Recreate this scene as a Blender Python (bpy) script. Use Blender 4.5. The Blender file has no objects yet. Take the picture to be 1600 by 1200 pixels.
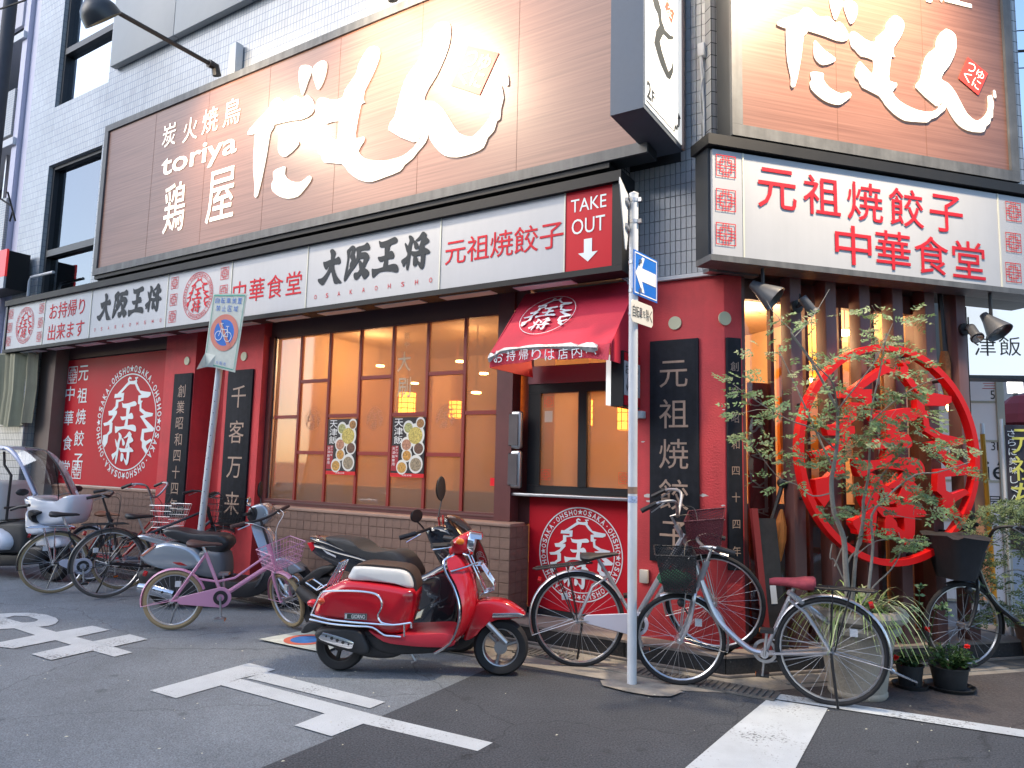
import bpy, bmesh, math, random
from mathutils import Vector, Matrix
random.seed(7)
R_ = math.radians
S = bpy.context.scene
COL = S.collection

# ---------------------------------------------------------------- camera, world, sun, exposure
# world frame: street facade runs along x (its wall faces -y), the second facade turns away at 48 degrees
CF, CPITCH, CROLL, CYAW, CYB = 1127.25, .1113563, .022988938, -.564819, .275841
CAMPOS = Vector((1.47, -5.139, 1.42))
_F = Vector((0, math.cos(CPITCH), math.sin(CPITCH))); _R = Vector((1, 0, 0)); _U = _R.cross(_F)
_R, _U = math.cos(CROLL)*_R + math.sin(CROLL)*_U, -math.sin(CROLL)*_R + math.cos(CROLL)*_U
_M = Matrix.Rotation(-CYAW, 3, 'Z')
CAMF, CAMR, CAMU = _M @ _F, _M @ _R, _M @ _U
TB = CYB - CYAW
BD = Vector((math.cos(TB), math.sin(TB), 0)); BN = Vector((math.sin(TB), -math.cos(TB), 0))
cd = bpy.data.cameras.new('camera'); cam = bpy.data.objects.new('camera', cd); COL.objects.link(cam)
mw = Matrix((CAMR, CAMU, -CAMF)).transposed().to_4x4(); mw.translation = CAMPOS
cam.matrix_world = mw
cd.sensor_width = 36; cd.lens = CF/1600*36; cd.clip_start = .05; cd.clip_end = 2000
S.camera = cam

w = bpy.data.worlds.new("World"); S.world = w; w.use_nodes = True
nt = w.node_tree; nt.nodes.clear()
sky = nt.nodes.new('ShaderNodeTexSky'); sky.sky_type = 'NISHITA'; sky.sun_disc = False
SUN_EL, SUN_AZ = R_(32), R_(235)
sky.sun_elevation = SUN_EL; sky.sun_rotation = R_(90) - SUN_AZ; sky.air_density = 1.0; sky.dust_density = 1.2; sky.ozone_density = 2.0
bg = nt.nodes.new('ShaderNodeBackground'); bg.inputs['Strength'].default_value = .15
wo = nt.nodes.new('ShaderNodeOutputWorld')
nt.links.new(sky.outputs[0], bg.inputs[0]); nt.links.new(bg.outputs[0], wo.inputs[0])
sl = bpy.data.lights.new('sun', 'SUN'); sl.energy = .5; sl.angle = R_(40); sl.color = (1, .97, .93)
so = bpy.data.objects.new('sun', sl); COL.objects.link(so)
sd = Vector((math.cos(SUN_EL)*math.cos(SUN_AZ), math.cos(SUN_EL)*math.sin(SUN_AZ), math.sin(SUN_EL)))
so.rotation_euler = sd.to_track_quat('Z', 'Y').to_euler()
S.view_settings.view_transform = 'Standard'; S.view_settings.look = 'None'
S.view_settings.exposure = 1.27; S.view_settings.gamma = 1; S.view_settings.use_curve_mapping = False
S.render.engine = 'CYCLES'
S.cycles.use_denoising = True
S.cycles.max_bounces = 7; S.cycles.transparent_max_bounces = 12; S.cycles.sample_clamp_indirect = 4.0
S.cycles.caustics_reflective = False; S.cycles.caustics_refractive = False

# ---------------------------------------------------------------- measuring helpers (a sight line met with a real plane)
def ray(x, y): return CAMF + CAMR*((x-800)/CF) - CAMU*((y-600)/CF)
def G(x, y, z=0.):
    d = ray(x, y); return CAMPOS + d*((z-CAMPOS.z)/d.z)
def A(x, y, yy=0.):
    d = ray(x, y); return CAMPOS + d*((yy-CAMPOS.y)/d.y)
def B(x, y, off=0.):
    d = ray(x, y); p = CAMPOS + d*((off-CAMPOS.dot(BN))/d.dot(BN)); return Vector((p.dot(BD), off, p.z))
class Fr:
    """a flat frame: u along, v up, d outwards"""
    def __init__(s, o, ux, n, uy=Vector((0, 0, 1))): s.o, s.ux, s.uy, s.n = Vector(o), Vector(ux).normalized(), Vector(uy).normalized(), Vector(n).normalized()
    def p(s, u, v, d=0.): return s.o + s.ux*u + s.uy*v + s.n*d
    def px(s, x, y, d=0.):
        r = ray(x, y); q = CAMPOS + r*(((s.o + s.n*d) - CAMPOS).dot(s.n)/r.dot(s.n)); q = q - s.o
        return q.dot(s.ux), q.dot(s.uy)
def FA(y): return Fr((0, y, 0), (1, 0, 0), (0, -1, 0))
def FB(off): return Fr(BN*off, BD, BN)
def Fdir(p, ang):
    a = R_(ang); return Fr(p, (math.cos(a), math.sin(a), 0), (math.sin(a), -math.cos(a), 0))

# ---------------------------------------------------------------- materials
MATS = {}
def N(nt, t, **k):
    n = nt.nodes.new(t)
    for a, v in k.items(): setattr(n, a, v)
    return n
def mat(name, col, rough=.5, metal=0., var=0., vs=4., bump=0., bs=40., coat=0., emit=None, es=0., trans=0., spec=.5, alpha=1., stretch=None, streak=0.):
    if name in MATS: return MATS[name]
    m = bpy.data.materials.new(name); m.use_nodes = True; nt = m.node_tree; b = nt.nodes['Principled BSDF']
    c = (col[0], col[1], col[2], 1)
    b.inputs['Base Color'].default_value = c; b.inputs['Roughness'].default_value = rough; b.inputs['Metallic'].default_value = metal
    b.inputs['Coat Weight'].default_value = coat; b.inputs['Coat Roughness'].default_value = .06
    b.inputs['Specular IOR Level'].default_value = spec
    b.inputs['Transmission Weight'].default_value = trans; b.inputs['Alpha'].default_value = alpha
    if emit: b.inputs['Emission Color'].default_value = (*emit, 1); b.inputs['Emission Strength'].default_value = es
    tc = N(nt, 'ShaderNodeTexCoord'); src = tc.outputs['Object']
    if stretch:
        mp = N(nt, 'ShaderNodeMapping'); mp.inputs['Scale'].default_value = stretch; nt.links.new(src, mp.inputs[0]); src = mp.outputs[0]
    if var or streak:
        n1 = N(nt, 'ShaderNodeTexNoise'); n1.inputs['Scale'].default_value = vs; n1.inputs['Detail'].default_value = 6; n1.inputs['Roughness'].default_value = .65
        nt.links.new(src, n1.inputs[0])
        mr = N(nt, 'ShaderNodeMapRange'); mr.inputs[1].default_value = .25; mr.inputs[2].default_value = .75; mr.inputs[3].default_value = 1-var; mr.inputs[4].default_value = 1+var
        nt.links.new(n1.outputs[0], mr.inputs[0]); fac = mr.outputs[0]
        if streak:
            mp2 = N(nt, 'ShaderNodeMapping'); mp2.inputs['Scale'].default_value = (9, 9, .7); nt.links.new(tc.outputs['Object'], mp2.inputs[0])
            n3 = N(nt, 'ShaderNodeTexNoise'); n3.inputs['Scale'].default_value = 2; n3.inputs['Detail'].default_value = 4; nt.links.new(mp2.outputs[0], n3.inputs[0])
            m3 = N(nt, 'ShaderNodeMapRange'); m3.inputs[1].default_value = .35; m3.inputs[2].default_value = .65; m3.inputs[3].default_value = 1-streak; m3.inputs[4].default_value = 1
            nt.links.new(n3.outputs[0], m3.inputs[0])
            mm = N(nt, 'ShaderNodeMath', operation='MULTIPLY'); nt.links.new(fac, mm.inputs[0]); nt.links.new(m3.outputs[0], mm.inputs[1]); fac = mm.outputs[0]
        mx = N(nt, 'ShaderNodeVectorMath', operation='SCALE'); mx.inputs[0].default_value = col[:3]; nt.links.new(fac, mx.inputs['Scale'])
        nt.links.new(mx.outputs[0], b.inputs['Base Color'])
        r2 = N(nt, 'ShaderNodeMapRange'); r2.inputs[3].default_value = max(.02, rough-.08); r2.inputs[4].default_value = min(1, rough+.12)
        nt.links.new(n1.outputs[0], r2.inputs[0]); nt.links.new(r2.outputs[0], b.inputs['Roughness'])
    if bump:
        n2 = N(nt, 'ShaderNodeTexNoise'); n2.inputs['Scale'].default_value = bs; n2.inputs['Detail'].default_value = 5; nt.links.new(src, n2.inputs[0])
        bp = N(nt, 'ShaderNodeBump'); bp.inputs['Strength'].default_value = bump; bp.inputs['Distance'].default_value = .01
        nt.links.new(n2.outputs[0], bp.inputs['Height']); nt.links.new(bp.outputs[0], b.inputs['Normal'])
    MATS[name] = m; return m

# ---------------------------------------------------------------- mesh collecting
class MB:
    def __init__(s): s.v = []; s.f = []; s.sm = []; s.mk = []
    def mark(s):
        if not s.mk or s.mk[-1] != (len(s.v), len(s.f)): s.mk.append((len(s.v), len(s.f)))
    def split(s, name, m, parent, **k):
        """one object for each marked character"""
        mk = s.mk+[(len(s.v), len(s.f))]; r = None
        for (v0, f0), (v1, f1) in zip(mk, mk[1:]):
            if f1 == f0: continue
            q = MB(); q.v = s.v[v0:v1]; q.f = [tuple(i-v0 for i in f) for f in s.f[f0:f1]]; q.sm = s.sm[f0:f1]; r = q.build(name, m, parent, **k)
        return r
    def add(s, vs, fs, smooth=False):
        o = len(s.v); s.v += [tuple(v) for v in vs]; s.f += [tuple(i+o for i in f) for f in fs]; s.sm += [smooth]*len(fs); return s
    def boxf(s, fr, u0, u1, v0, v1, d0, d1):
        p = [fr.p(u, v, d) for d in (d0, d1) for v in (v0, v1) for u in (u0, u1)]
        return s.add(p, [(0, 2, 3, 1), (4, 5, 7, 6), (0, 1, 5, 4), (2, 6, 7, 3), (0, 4, 6, 2), (1, 3, 7, 5)])
    def box(s, x0, x1, y0, y1, z0, z1):
        return s.boxf(Fr((0, 0, 0), (1, 0, 0), (0, -1, 0)), x0, x1, z0, z1, -y1, -y0)
    def prism(s, pts, fr, d0, d1):
        n = len(pts); ar = sum(pts[i][0]*pts[(i+1) % n][1]-pts[(i+1) % n][0]*pts[i][1] for i in range(n))
        if ar < 0: pts = pts[::-1]
        a = [fr.p(u, v, d0) for u, v in pts]; b = [fr.p(u, v, d1) for u, v in pts]
        return s.add(a+b, [tuple(range(n-1, -1, -1)), tuple(range(n, 2*n))]+[(i, (i+1) % n, n+(i+1) % n, n+i) for i in range(n)])
    def flat(s, pts, fr, d=0.):
        n = len(pts); ar = sum(pts[i][0]*pts[(i+1) % n][1]-pts[(i+1) % n][0]*pts[i][1] for i in range(n))
        if ar < 0: pts = pts[::-1]
        return s.add([fr.p(u, v, d) for u, v in pts], [tuple(range(n))])
    def rings(s, rs, closed=False, caps=True, smooth=True):
        n = len(rs[0]); fs = []; m = len(rs)
        for k in range(m if closed else m-1):
            k2 = (k+1) % m
            for i in range(n): fs.append((k*n+i, k*n+(i+1) % n, k2*n+(i+1) % n, k2*n+i))
        if caps and not closed: fs.append(tuple(range(n-1, -1, -1))); fs.append(tuple((m-1)*n+i for i in range(n)))
        return s.add([p for r in rs for p in r], fs, smooth)
    def tube(s, pts, r, n=8, closed=False, caps=True):
        pts = [Vector(p) for p in pts]; m = len(pts); rs = []; up = None
        for i, p in enumerate(pts):
            if closed: t = (pts[(i+1) % m]-pts[i-1])
            else: t = pts[min(i+1, m-1)]-pts[max(i-1, 0)]
            if t.length < 1e-9: t = Vector((0, 0, 1))
            t.normalize()
            if up is None:
                a = Vector((0, 0, 1)) if abs(t.z) < .9 else Vector((1, 0, 0)); up = (a-t*a.dot(t)).normalized()
            else:
                q = up-t*up.dot(t); up = q.normalized() if q.length > 1e-6 else up
            si = t.cross(up); rr = r[i] if isinstance(r, (list, tuple)) else r
            rs.append([p+up*math.cos(2*math.pi*k/n)*rr+si*math.sin(2*math.pi*k/n)*rr for k in range(n)])
        return s.rings(rs, closed=closed, caps=caps, smooth=True)
    def lathe(s, prof, c, axis=(0, 0, 1), n=20, caps=False):
        ax = Vector(axis).normalized(); a = Vector((1, 0, 0)) if abs(ax.x) < .9 else Vector((0, 1, 0)); e1 = (a-ax*a.dot(ax)).normalized(); e2 = ax.cross(e1); c = Vector(c)
        rs = [[c+ax*h+(e1*math.cos(2*math.pi*k/n)+e2*math.sin(2*math.pi*k/n))*r for k in range(n)] for r, h in prof]
        return s.rings(rs, caps=caps)
    def cyl(s, c, axis, r, h0, h1, n=16): return s.lathe([(r, h0), (r, h1)], c, axis, n, True)
    def ball(s, c, r, n=10, sc=(1, 1, 1)):
        c = Vector(c); rs = []
        for i in range(1, n):
            a = math.pi*i/n; rs.append([c+Vector((math.sin(a)*math.cos(2*math.pi*k/(n*2))*r*sc[0], math.sin(a)*math.sin(2*math.pi*k/(n*2))*r*sc[1], -math.cos(a)*r*sc[2])) for k in range(n*2)])
        return s.rings(rs)
    def strip(s, pts, wv, th):
        """a flat bar bent along pts; wv = half width vector, th = thickness vector"""
        wv, th = Vector(wv), Vector(th)
        return s.rings([[Vector(p)-wv, Vector(p)+wv, Vector(p)+wv+th, Vector(p)-wv+th] for p in pts], smooth=False)
    def build(s, name, m, parent=None, bevel=0., seg=2, ang=35, kind=None, local=False):
        me = bpy.data.meshes.new(name); me.from_pydata(s.v, [], s.f)
        me.polygons.foreach_set('use_smooth', s.sm)
        me.materials.append(m)
        if bevel or True:
            bm = bmesh.new(); bm.from_mesh(me); 
            if bevel:
                es = [e for e in bm.edges if e.is_manifold and e.calc_face_angle(0) > R_(30)]
                try: bmesh.ops.bevel(bm, geom=es, offset=bevel, segments=seg, affect='EDGES', clamp_overlap=True, profile=.5)
                except Exception: pass
                for f in bm.faces: f.smooth = True
            if len(s.f) > 1: bmesh.ops.recalc_face_normals(bm, faces=bm.faces)
            bm.to_mesh(me); bm.free()
        me.update()
        if bevel or any(s.sm):
            me.set_sharp_from_angle(angle=R_(ang))
        return link(me, name, parent, kind, local)
def link(me, name, parent=None, kind=None, local=False):
    o = bpy.data.objects.new(name, me); COL.objects.link(o)
    if parent is not None:
        o.parent = parent
        if not local and parent.get('_top'): o.matrix_parent_inverse = parent.matrix_basis.inverted()
    if kind: o['kind'] = kind
    return o
def thing(name, label, cat, loc=(0, 0, 0), rz=0., group=None):
    o = bpy.data.objects.new(name, None); COL.objects.link(o); o.empty_display_size = .1
    o.matrix_basis = Matrix.Translation(Vector(loc)) @ Matrix.Rotation(rz, 4, 'Z')
    o['label'] = label; o['category'] = cat; o['_top'] = 1
    if group: o['group'] = group
    return o
def tag(o, label, cat, group=None):
    o['label'] = label; o['category'] = cat
    if group: o['group'] = group
    return o
def smc(pts, n=4, closed=True):
    """Catmull-Rom through the points"""
    out = []; m = len(pts); P = [Vector(p) for p in pts]
    for i in range(m if closed else m-1):
        if closed: a, b, c, d = P[i-1], P[i], P[(i+1) % m], P[(i+2) % m]
        else: a, b, c, d = P[max(i-1, 0)], P[i], P[i+1], P[min(i+2, m-1)]
        for k in range(n):
            t = k/n; out.append(.5*((2*b)+(c-a)*t+(2*a-5*b+4*c-d)*t*t+(3*b-a-3*c+d)*t**3))
    if not closed: out.append(P[-1])
    return [tuple(p) for p in out]

# ---------------------------------------------------------------- lettering
GL = {}
STROKE = .005
def preload(items):
    tmp = []
    for t, b in items:
        if (t, b) in GL: continue
        ob = 0 if ord(t[0]) > 255 else b
        c = bpy.data.curves.new('t', 'FONT'); c.body = t; c.size = 1; c.resolution_u = 3; c.offset = ob; c.align_x = 'LEFT'
        o = bpy.data.objects.new('t', c); COL.objects.link(o); tmp.append((t, b, o, c)); GL[(t, b)] = None
    dg = bpy.context.evaluated_depsgraph_get(); dg.update()
    for t, b, o, c in tmp:
        me = bpy.data.meshes.new_from_object(o.evaluated_get(dg))
        vs = [(v.co.x, v.co.y) for v in me.vertices]; fs = [tuple(p.vertices) for p in me.polygons]
        if vs:
            x0 = min(v[0] for v in vs); x1 = max(v[0] for v in vs); y0 = min(v[1] for v in vs); y1 = max(v[1] for v in vs)
        else: x0 = y0 = 0; x1 = y1 = 1
        GL[(t, b)] = (vs, fs, (x0, x1, y0, y1)); bpy.data.meshes.remove(me)
    for t, b, o, c in tmp: bpy.data.objects.remove(o); bpy.data.curves.remove(c)
def glyph(mb, t, fr, u, v, w, h, d=.003, bold=.0, rot=0., shear=0.):
    """the writing t stretched into the box w x h about (u, v)"""
    if (t, bold) not in GL: preload([(t, bold)])
    vs, fs, (x0, x1, y0, y1) = GL[(t, bold)]
    cx, cy = (x0+x1)/2, (y0+y1)/2; sx = w/max(x1-x0, 1e-4); sy = h/max(y1-y0, 1e-4); c, s = math.cos(rot), math.sin(rot)
    mb.mark()
    bw = STROKE*(w if len(t) == 1 else h) if (bold > .015 and min(w, h) > .12) else 0
    for k, (dx, dy) in enumerate(((0, 0), (bw, bw*.3), (-bw, -bw*.3), (bw*.3, -bw), (-bw*.3, bw)) if bw else ((0, 0),)):
        out = []
        for x, y in vs:
            a, b_ = (x-cx)*sx+dx, (y-cy)*sy+dy; a += shear*b_
            out.append(fr.p(u+a*c-b_*s, v+a*s+b_*c, d+.0003*k))
        mb.add(out, fs)
def line(mb, s, fr, u, v, size, pitch, d=.003, bold=.02, vert=False, hs=1., shear=0.):
    """single characters set one by one from (u, v) on, keeping each one's own proportions"""
    for k, ch in enumerate(s):
        if ch == ' ': continue
        if (ch, bold) not in GL: preload([(ch, bold)])
        vs, fs, (x0, x1, y0, y1) = GL[(ch, bold)]
        w, h = (x1-x0)*size*hs, (y1-y0)*size
        cu = u if vert else u+k*pitch; cv = v-k*pitch if vert else v
        off = ((y0+y1)/2-.38)*size
        glyph(mb, ch, fr, cu, cv+off, w, h, d, bold, 0, shear)

def tri(p): return p
# ---------------------------------------------------------------- brush characters traced as strokes, each fitted to a 0..1 box
def norm(polys):
    xs = [x for p in polys for x, y in p]; ys = [y for p in polys for x, y in p]
    x0, x1, y0, y1 = min(xs), max(xs), min(ys), max(ys)
    return [[((x-x0)/(x1-x0), (y1-y)/(y1-y0)) for x, y in p] for p in polys]
def deslope(polys, k=-.16): return [[(x, y-k*x) for x, y in p] for p in polys]
DAI = norm(deslope([[(160,385),(185,385),(265,360),(340,345),(380,325),(410,365),(395,390),(330,395),(240,420),(215,450),(195,450),(172,420)],
 [(255,265),(290,253),(330,285),(318,330),(305,400),(290,440),(240,520),(205,570),(165,612),(120,600),(92,565),(150,550),(210,500),(250,440),(268,380),(272,310)],
 [(285,400),(310,400),(325,450),(365,520),(435,575),(395,580),(345,588),(325,560),(300,500),(275,440)]]))
HAN = norm(deslope([[(482,255),(520,240),(512,300),(500,400),(497,490),(540,470),(510,520),(470,572),(460,545),(480,430),(492,330)],
 [(500,245),(545,205),(585,235),(570,290),(585,330),(575,390),(545,430),(525,425),(530,385),(545,355),(525,320),(540,270),(535,245)],
 [(600,225),(690,200),(725,175),(755,210),(750,240),(710,245),(640,255),(620,290),(605,265)],
 [(610,260),(650,255),(640,330),(600,400),(560,450),(500,510),(470,560),(520,450),(580,390),(605,330)],
 [(640,290),(715,275),(755,320),(735,360),(700,430),(655,510),(610,552),(585,530),(585,490),(630,480),(660,430),(690,370),(690,330),(640,335)],
 [(640,360),(670,380),(700,430),(762,478),(715,540),(690,520),(650,440)]]))
OU = norm(deslope([[(855,140),(880,155),(950,140),(1010,115),(1050,103),(1078,130),(1060,160),(990,180),(985,200),(880,205),(865,180)],
 [(935,190),(985,185),(980,250),(970,300),(965,430),(920,435),(935,330)],
 [(850,320),(880,318),(945,300),(990,262),(1020,255),(1042,290),(1035,325),(960,335),(890,362),(865,350)],
 [(780,450),(800,455),(870,445),(950,420),(1040,395),(1085,405),(1102,450),(1085,475),(1020,465),(930,465),(860,485),(800,538),(785,510)]]))
SHO = norm(deslope([[(1210,75),(1250,85),(1272,120),(1250,180),(1240,260),(1225,400),(1205,478),(1190,440),(1200,330),(1205,200),(1225,130)],
 [(1160,160),(1200,205),(1215,250),(1195,265),(1175,215)],
 [(1122,370),(1180,330),(1215,290),(1230,320),(1190,370),(1150,435),(1140,410)],
 [(1305,130),(1350,90),(1395,30),(1440,60),(1435,85),(1475,125),(1465,150),(1400,190),(1370,250),(1350,240),(1370,160),(1385,100),(1340,125)],
 [(1270,130),(1310,150),(1340,190),(1320,225),(1295,215),(1290,180)],
 [(1245,265),(1320,262),(1380,245),(1440,225),(1490,255),(1480,275),(1400,290),(1290,310),(1265,300)],
 [(1395,200),(1415,190),(1430,260),(1425,400),(1400,455),(1370,440),(1335,370),(1375,395),(1385,380),(1385,280)],
 [(1290,320),(1330,335),(1335,380),(1310,425),(1285,410)]]))
def brush(mb, ch, fr, u0, u1, v0, v1, d=.003, th=0., fat=0.):
    mb.mark()
    for k, poly in enumerate(ch):
        pts = smc([(u0+(u1-u0)*x, v0+(v1-v0)*y, 0) for x, y in poly], 3); pts = [(p[0], p[1]) for p in pts]
        if fat:
            cx = sum(p[0] for p in pts)/len(pts); cy = sum(p[1] for p in pts)/len(pts)
            q = []
            for i, p in enumerate(pts):
                a, b_ = pts[i-1], pts[(i+1) % len(pts)]; t = Vector((b_[0]-a[0], b_[1]-a[1])); 
                if t.length < 1e-9: q.append(p); continue
                t.normalize(); q.append((p[0]+t.y*fat, p[1]-t.x*fat))
            ar = sum(pts[i-1][0]*pts[i][1]-pts[i][0]*pts[i-1][1] for i in range(len(pts)))
            if ar < 0: q = [(2*p[0]-a[0], 2*p[1]-a[1]) for p, a in zip(pts, q)]
            pts = q
        if th: mb.prism(pts, fr, d, d+th+.0006*k)
        else: mb.flat(pts, fr, d+.0004*k)

# crest: traced outline, in units of the outer radius about the centre
_fc = FA(.42)
def _r2(p): return _fc.px(830+p[0]/6.669, 780+p[1]/6.667)
_c0 = _r2((522, 85)); _c1 = _r2((522, 1075)); _c2 = _r2((85, 580)); _c3 = _r2((960, 580))
_cc = ((_c2[0]+_c3[0])/2, (_c0[1]+_c1[1])/2); _cr = (abs(_c3[0]-_c2[0])+abs(_c0[1]-_c1[1]))/4
CREST_C, CREST_R = _cc, _cr
def _n2(ps): return [((q[0]-_cc[0])/_cr, (q[1]-_cc[1])/_cr) for q in map(_r2, ps)]
_L = _n2([(500,262),(470,275),(395,325),(435,325),(430,390),(368,395),(368,440),(330,465),(358,465),(360,490),(300,555),(312,565),(312,640),(268,660),(262,720),(230,760),(205,725),(200,655),(245,650),(275,625),(275,575),(205,578),(190,552),(245,548),(300,520),(310,500),(255,495),(245,458),(290,455),(333,425),(335,372),(400,378),(405,360),(308,355),(315,322),(345,325),(400,290),(475,240),(470,215),(490,197),(515,210),(515,225),(495,215),(485,225),(500,235),(545,240),(560,262)])
_Rt = _n2([(545,240),(575,235),(560,212),(600,212),(600,225),(580,225),(592,240),(590,262),(640,330),(700,345),(778,360),(778,385),(745,400),(655,395),(655,415),(682,420),(668,440),(672,480),(730,515),(828,540),(820,562),(745,565),(722,570),(800,625),(858,668),(845,690),(730,690),(732,745),(760,762),(820,748),(838,765),(770,795),(765,810),(800,850),(770,868),(715,810),(712,765),(690,745),(700,655),(770,658),(715,600),(660,545),(712,540),(650,500),(645,445),(622,440),(622,370),(660,368),(640,352),(600,318),(565,270),(500,262)])
_CUT = []
STAR = [(math.sin(math.pi*k/5)*(1 if k % 2 == 0 else .42), math.cos(math.pi*k/5)*(1 if k % 2 == 0 else .42)) for k in range(10)]
def annulus(mb, fr, cu, cv, r0, r1, d0, d1=None, n=64):
    fs = []; vs = []
    if d1 is None:
        for k in range(n):
            a = 2*math.pi*k/n; vs += [fr.p(cu+r0*math.cos(a), cv+r0*math.sin(a), d0), fr.p(cu+r1*math.cos(a), cv+r1*math.sin(a), d0)]
        for k in range(n): a, b = 2*k, 2*((k+1) % n); fs.append((a, a+1, b+1, b))
        mb.add(vs, fs)
    else:
        rs = []
        for k in range(n):
            a = 2*math.pi*k/n; rs.append([fr.p(cu+r*math.cos(a), cv+r*math.sin(a), d) for r, d in ((r0, d0), (r1, d0), (r1, d1), (r0, d1))])
        mb.rings(rs, closed=True, smooth=False)
def crest(mb, fr, cu, cv, r, d=.003, ring='both', th=0., text=True, fat=0.):
    ru = r
    if ring in ('both', 'inner'): annulus(mb, fr, cu, cv, r*.795, r*.815, d)
    if ring == 'both': annulus(mb, fr, cu, cv, r*.975, r, d)
    for k, P in enumerate((_L, _Rt)):
        pts = [(cu+x*r, cv+y*r) for x, y in P]
        if th: mb.prism(pts, fr, d, d+th+.001*k)
        else: mb.flat(pts, fr, d+.0004*k)
    brush(mb, OU, fr, cu-.37*r, cu+.27*r, cv-.19*r, cv+.34*r, d, th, fat)
    brush(mb, SHO, fr, cu-.40*r, cu+.24*r, cv-.72*r, cv-.16*r, d+.002, th, fat)
    if text:
        s = 'OSAKA·OHSHO'; h = .115*r
        for q in range(4):
            a0 = math.pi/2-q*math.pi/2
            mb.flat([(cu+math.cos(a0)*r*.895+x*.065*r*math.sin(a0)+y*.065*r*math.cos(a0), cv+math.sin(a0)*r*.895+y*.065*r*math.sin(a0)-x*.065*r*math.cos(a0)) for x, y in STAR], fr, d)
            for k, ch in enumerate(s):
                a = a0-(k+1)*(math.pi/2)/(len(s)+1)
                if ch == '·':
                    c_ = (cu+math.cos(a)*r*.895, cv+math.sin(a)*r*.895); mb.flat([(c_[0]+.014*r*math.cos(t*1.0472), c_[1]+.014*r*math.sin(t*1.0472)) for t in range(6)], fr, d)
                else: glyph(mb, ch, fr, cu+math.cos(a)*r*.895, cv+math.sin(a)*r*.895, h*.72, h, d, .02, a-math.pi/2)
def lattice(mb, fr, cu, cv, s, d=.003, w=.07):
    w *= .8
    """square fretwork mark"""
    mb.mark()
    def bar(x0, y0, x1, y1, k):
        t = w/2
        if abs(y1-y0) < 1e-6: q = (min(x0, x1)-t, max(x0, x1)+t, y0-t, y0+t)
        else: q = (x0-t, x0+t, min(y0, y1)-t, max(y0, y1)+t)
        q = [c*s*.5 for c in q]
        mb.flat([(cu+q[0], cv+q[2]), (cu+q[1], cv+q[2]), (cu+q[1], cv+q[3]), (cu+q[0], cv+q[3])], fr, d+(.0003 if k else 0))
    for a in (-1, 1): bar(-1, a, 1, a, 0); bar(a, -1, a, 1, 1)
    for a in (-.6, .6): bar(-.6, a, .6, a, 0); bar(a, -.6, a, .6, 1)
    bar(-1, 0, 1, 0, 0); bar(0, -1, 0, 1, 1)
    for sx in (-1, 1):
        for sy in (-1, 1): bar(sx*.3, sy*.3, sx*.3, sy*1, 1); bar(sx*.3, sy*.3, sx*1, sy*.3, 0)

# the big brush name on the grill-house signs
_ft = FA(-.23)
def _t5(ps): return [_ft.px(380+x/4, 20+y/4) for x, y in ps]
def _t6(ps): return [_ft.px(580+x/4, 20+y/4) for x, y in ps]
NAME_STROKES = [_t5([(345,320),(395,318),(412,345),(385,420),(358,497),(345,490),(330,410),(332,350)]),
 _t5([(413,345),(450,300),(485,287),(505,305),(500,360),(480,425),(452,470),(435,440)]),
 _t5([(140,590),(165,540),(205,520),(232,545),(270,538),(308,507),(350,528),(378,503),(412,530),(427,580),(405,625),(350,655),(280,665),(170,690),(130,705),(75,740),(10,752),(25,715),(75,660)]),
 _t5([(60,720),(80,690),(175,690),(150,740),(130,860),(105,990),(70,1135),(50,1135),(55,1080),(45,970),(50,830)]),
 _t5([(215,735),(262,775),(325,795),(315,830),(250,888),(215,880),(200,845),(205,780)]),
 _t5([(170,985),(215,960),(245,955),(240,1000),(275,1042),(340,1050),(385,1015),(405,1015),(400,1045),(355,1105),(320,1140),(260,1153),(210,1140),(165,1105),(160,1060),(172,1035)]),
 _t5([(705,310),(760,215),(800,197),(835,215),(830,280),(790,380),(740,480),(735,540),(745,548),(720,560),(705,620),(690,700),(685,775),(735,765),(735,795),(700,855),(740,900),(800,915),(870,915),(920,905),(980,885),(1050,830),(1120,730),(1140,742),(1120,800),(1070,860),(1040,900),(990,940),(960,980),(860,1020),(800,1042),(760,1047),(700,1030),(640,985),(600,935),(490,925),(470,880),(447,865),(455,810),(480,740),(500,738),(550,778),(572,775),(582,665),(500,683),(465,655),(440,640),(437,560),(465,520),(505,525),(540,535),(605,520),(620,470),(690,370)]),
 _t6([(370,80),(400,50),(455,45),(478,70),(475,160),(445,260),(390,380),(340,460),(312,538),(370,542),(430,590),(480,670),(530,740),(600,765),(640,745),(700,680),(745,600),(755,530),(758,460),(775,455),(790,435),(800,455),(810,520),(795,580),(788,650),(768,665),(750,725),(710,770),(685,830),(620,865),(520,892),(440,880),(385,830),(350,775),(345,745),(320,728),(280,770),(245,797),(90,720),(130,640),(160,520),(190,420),(230,350),(285,280),(300,210),(330,140)]),
 _t6([(825,370),(838,380),(842,435),(825,440),(818,410)])]
NAME_SEAL = _t6([(585,188),(780,235),(660,500),(478,440)])
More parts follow.
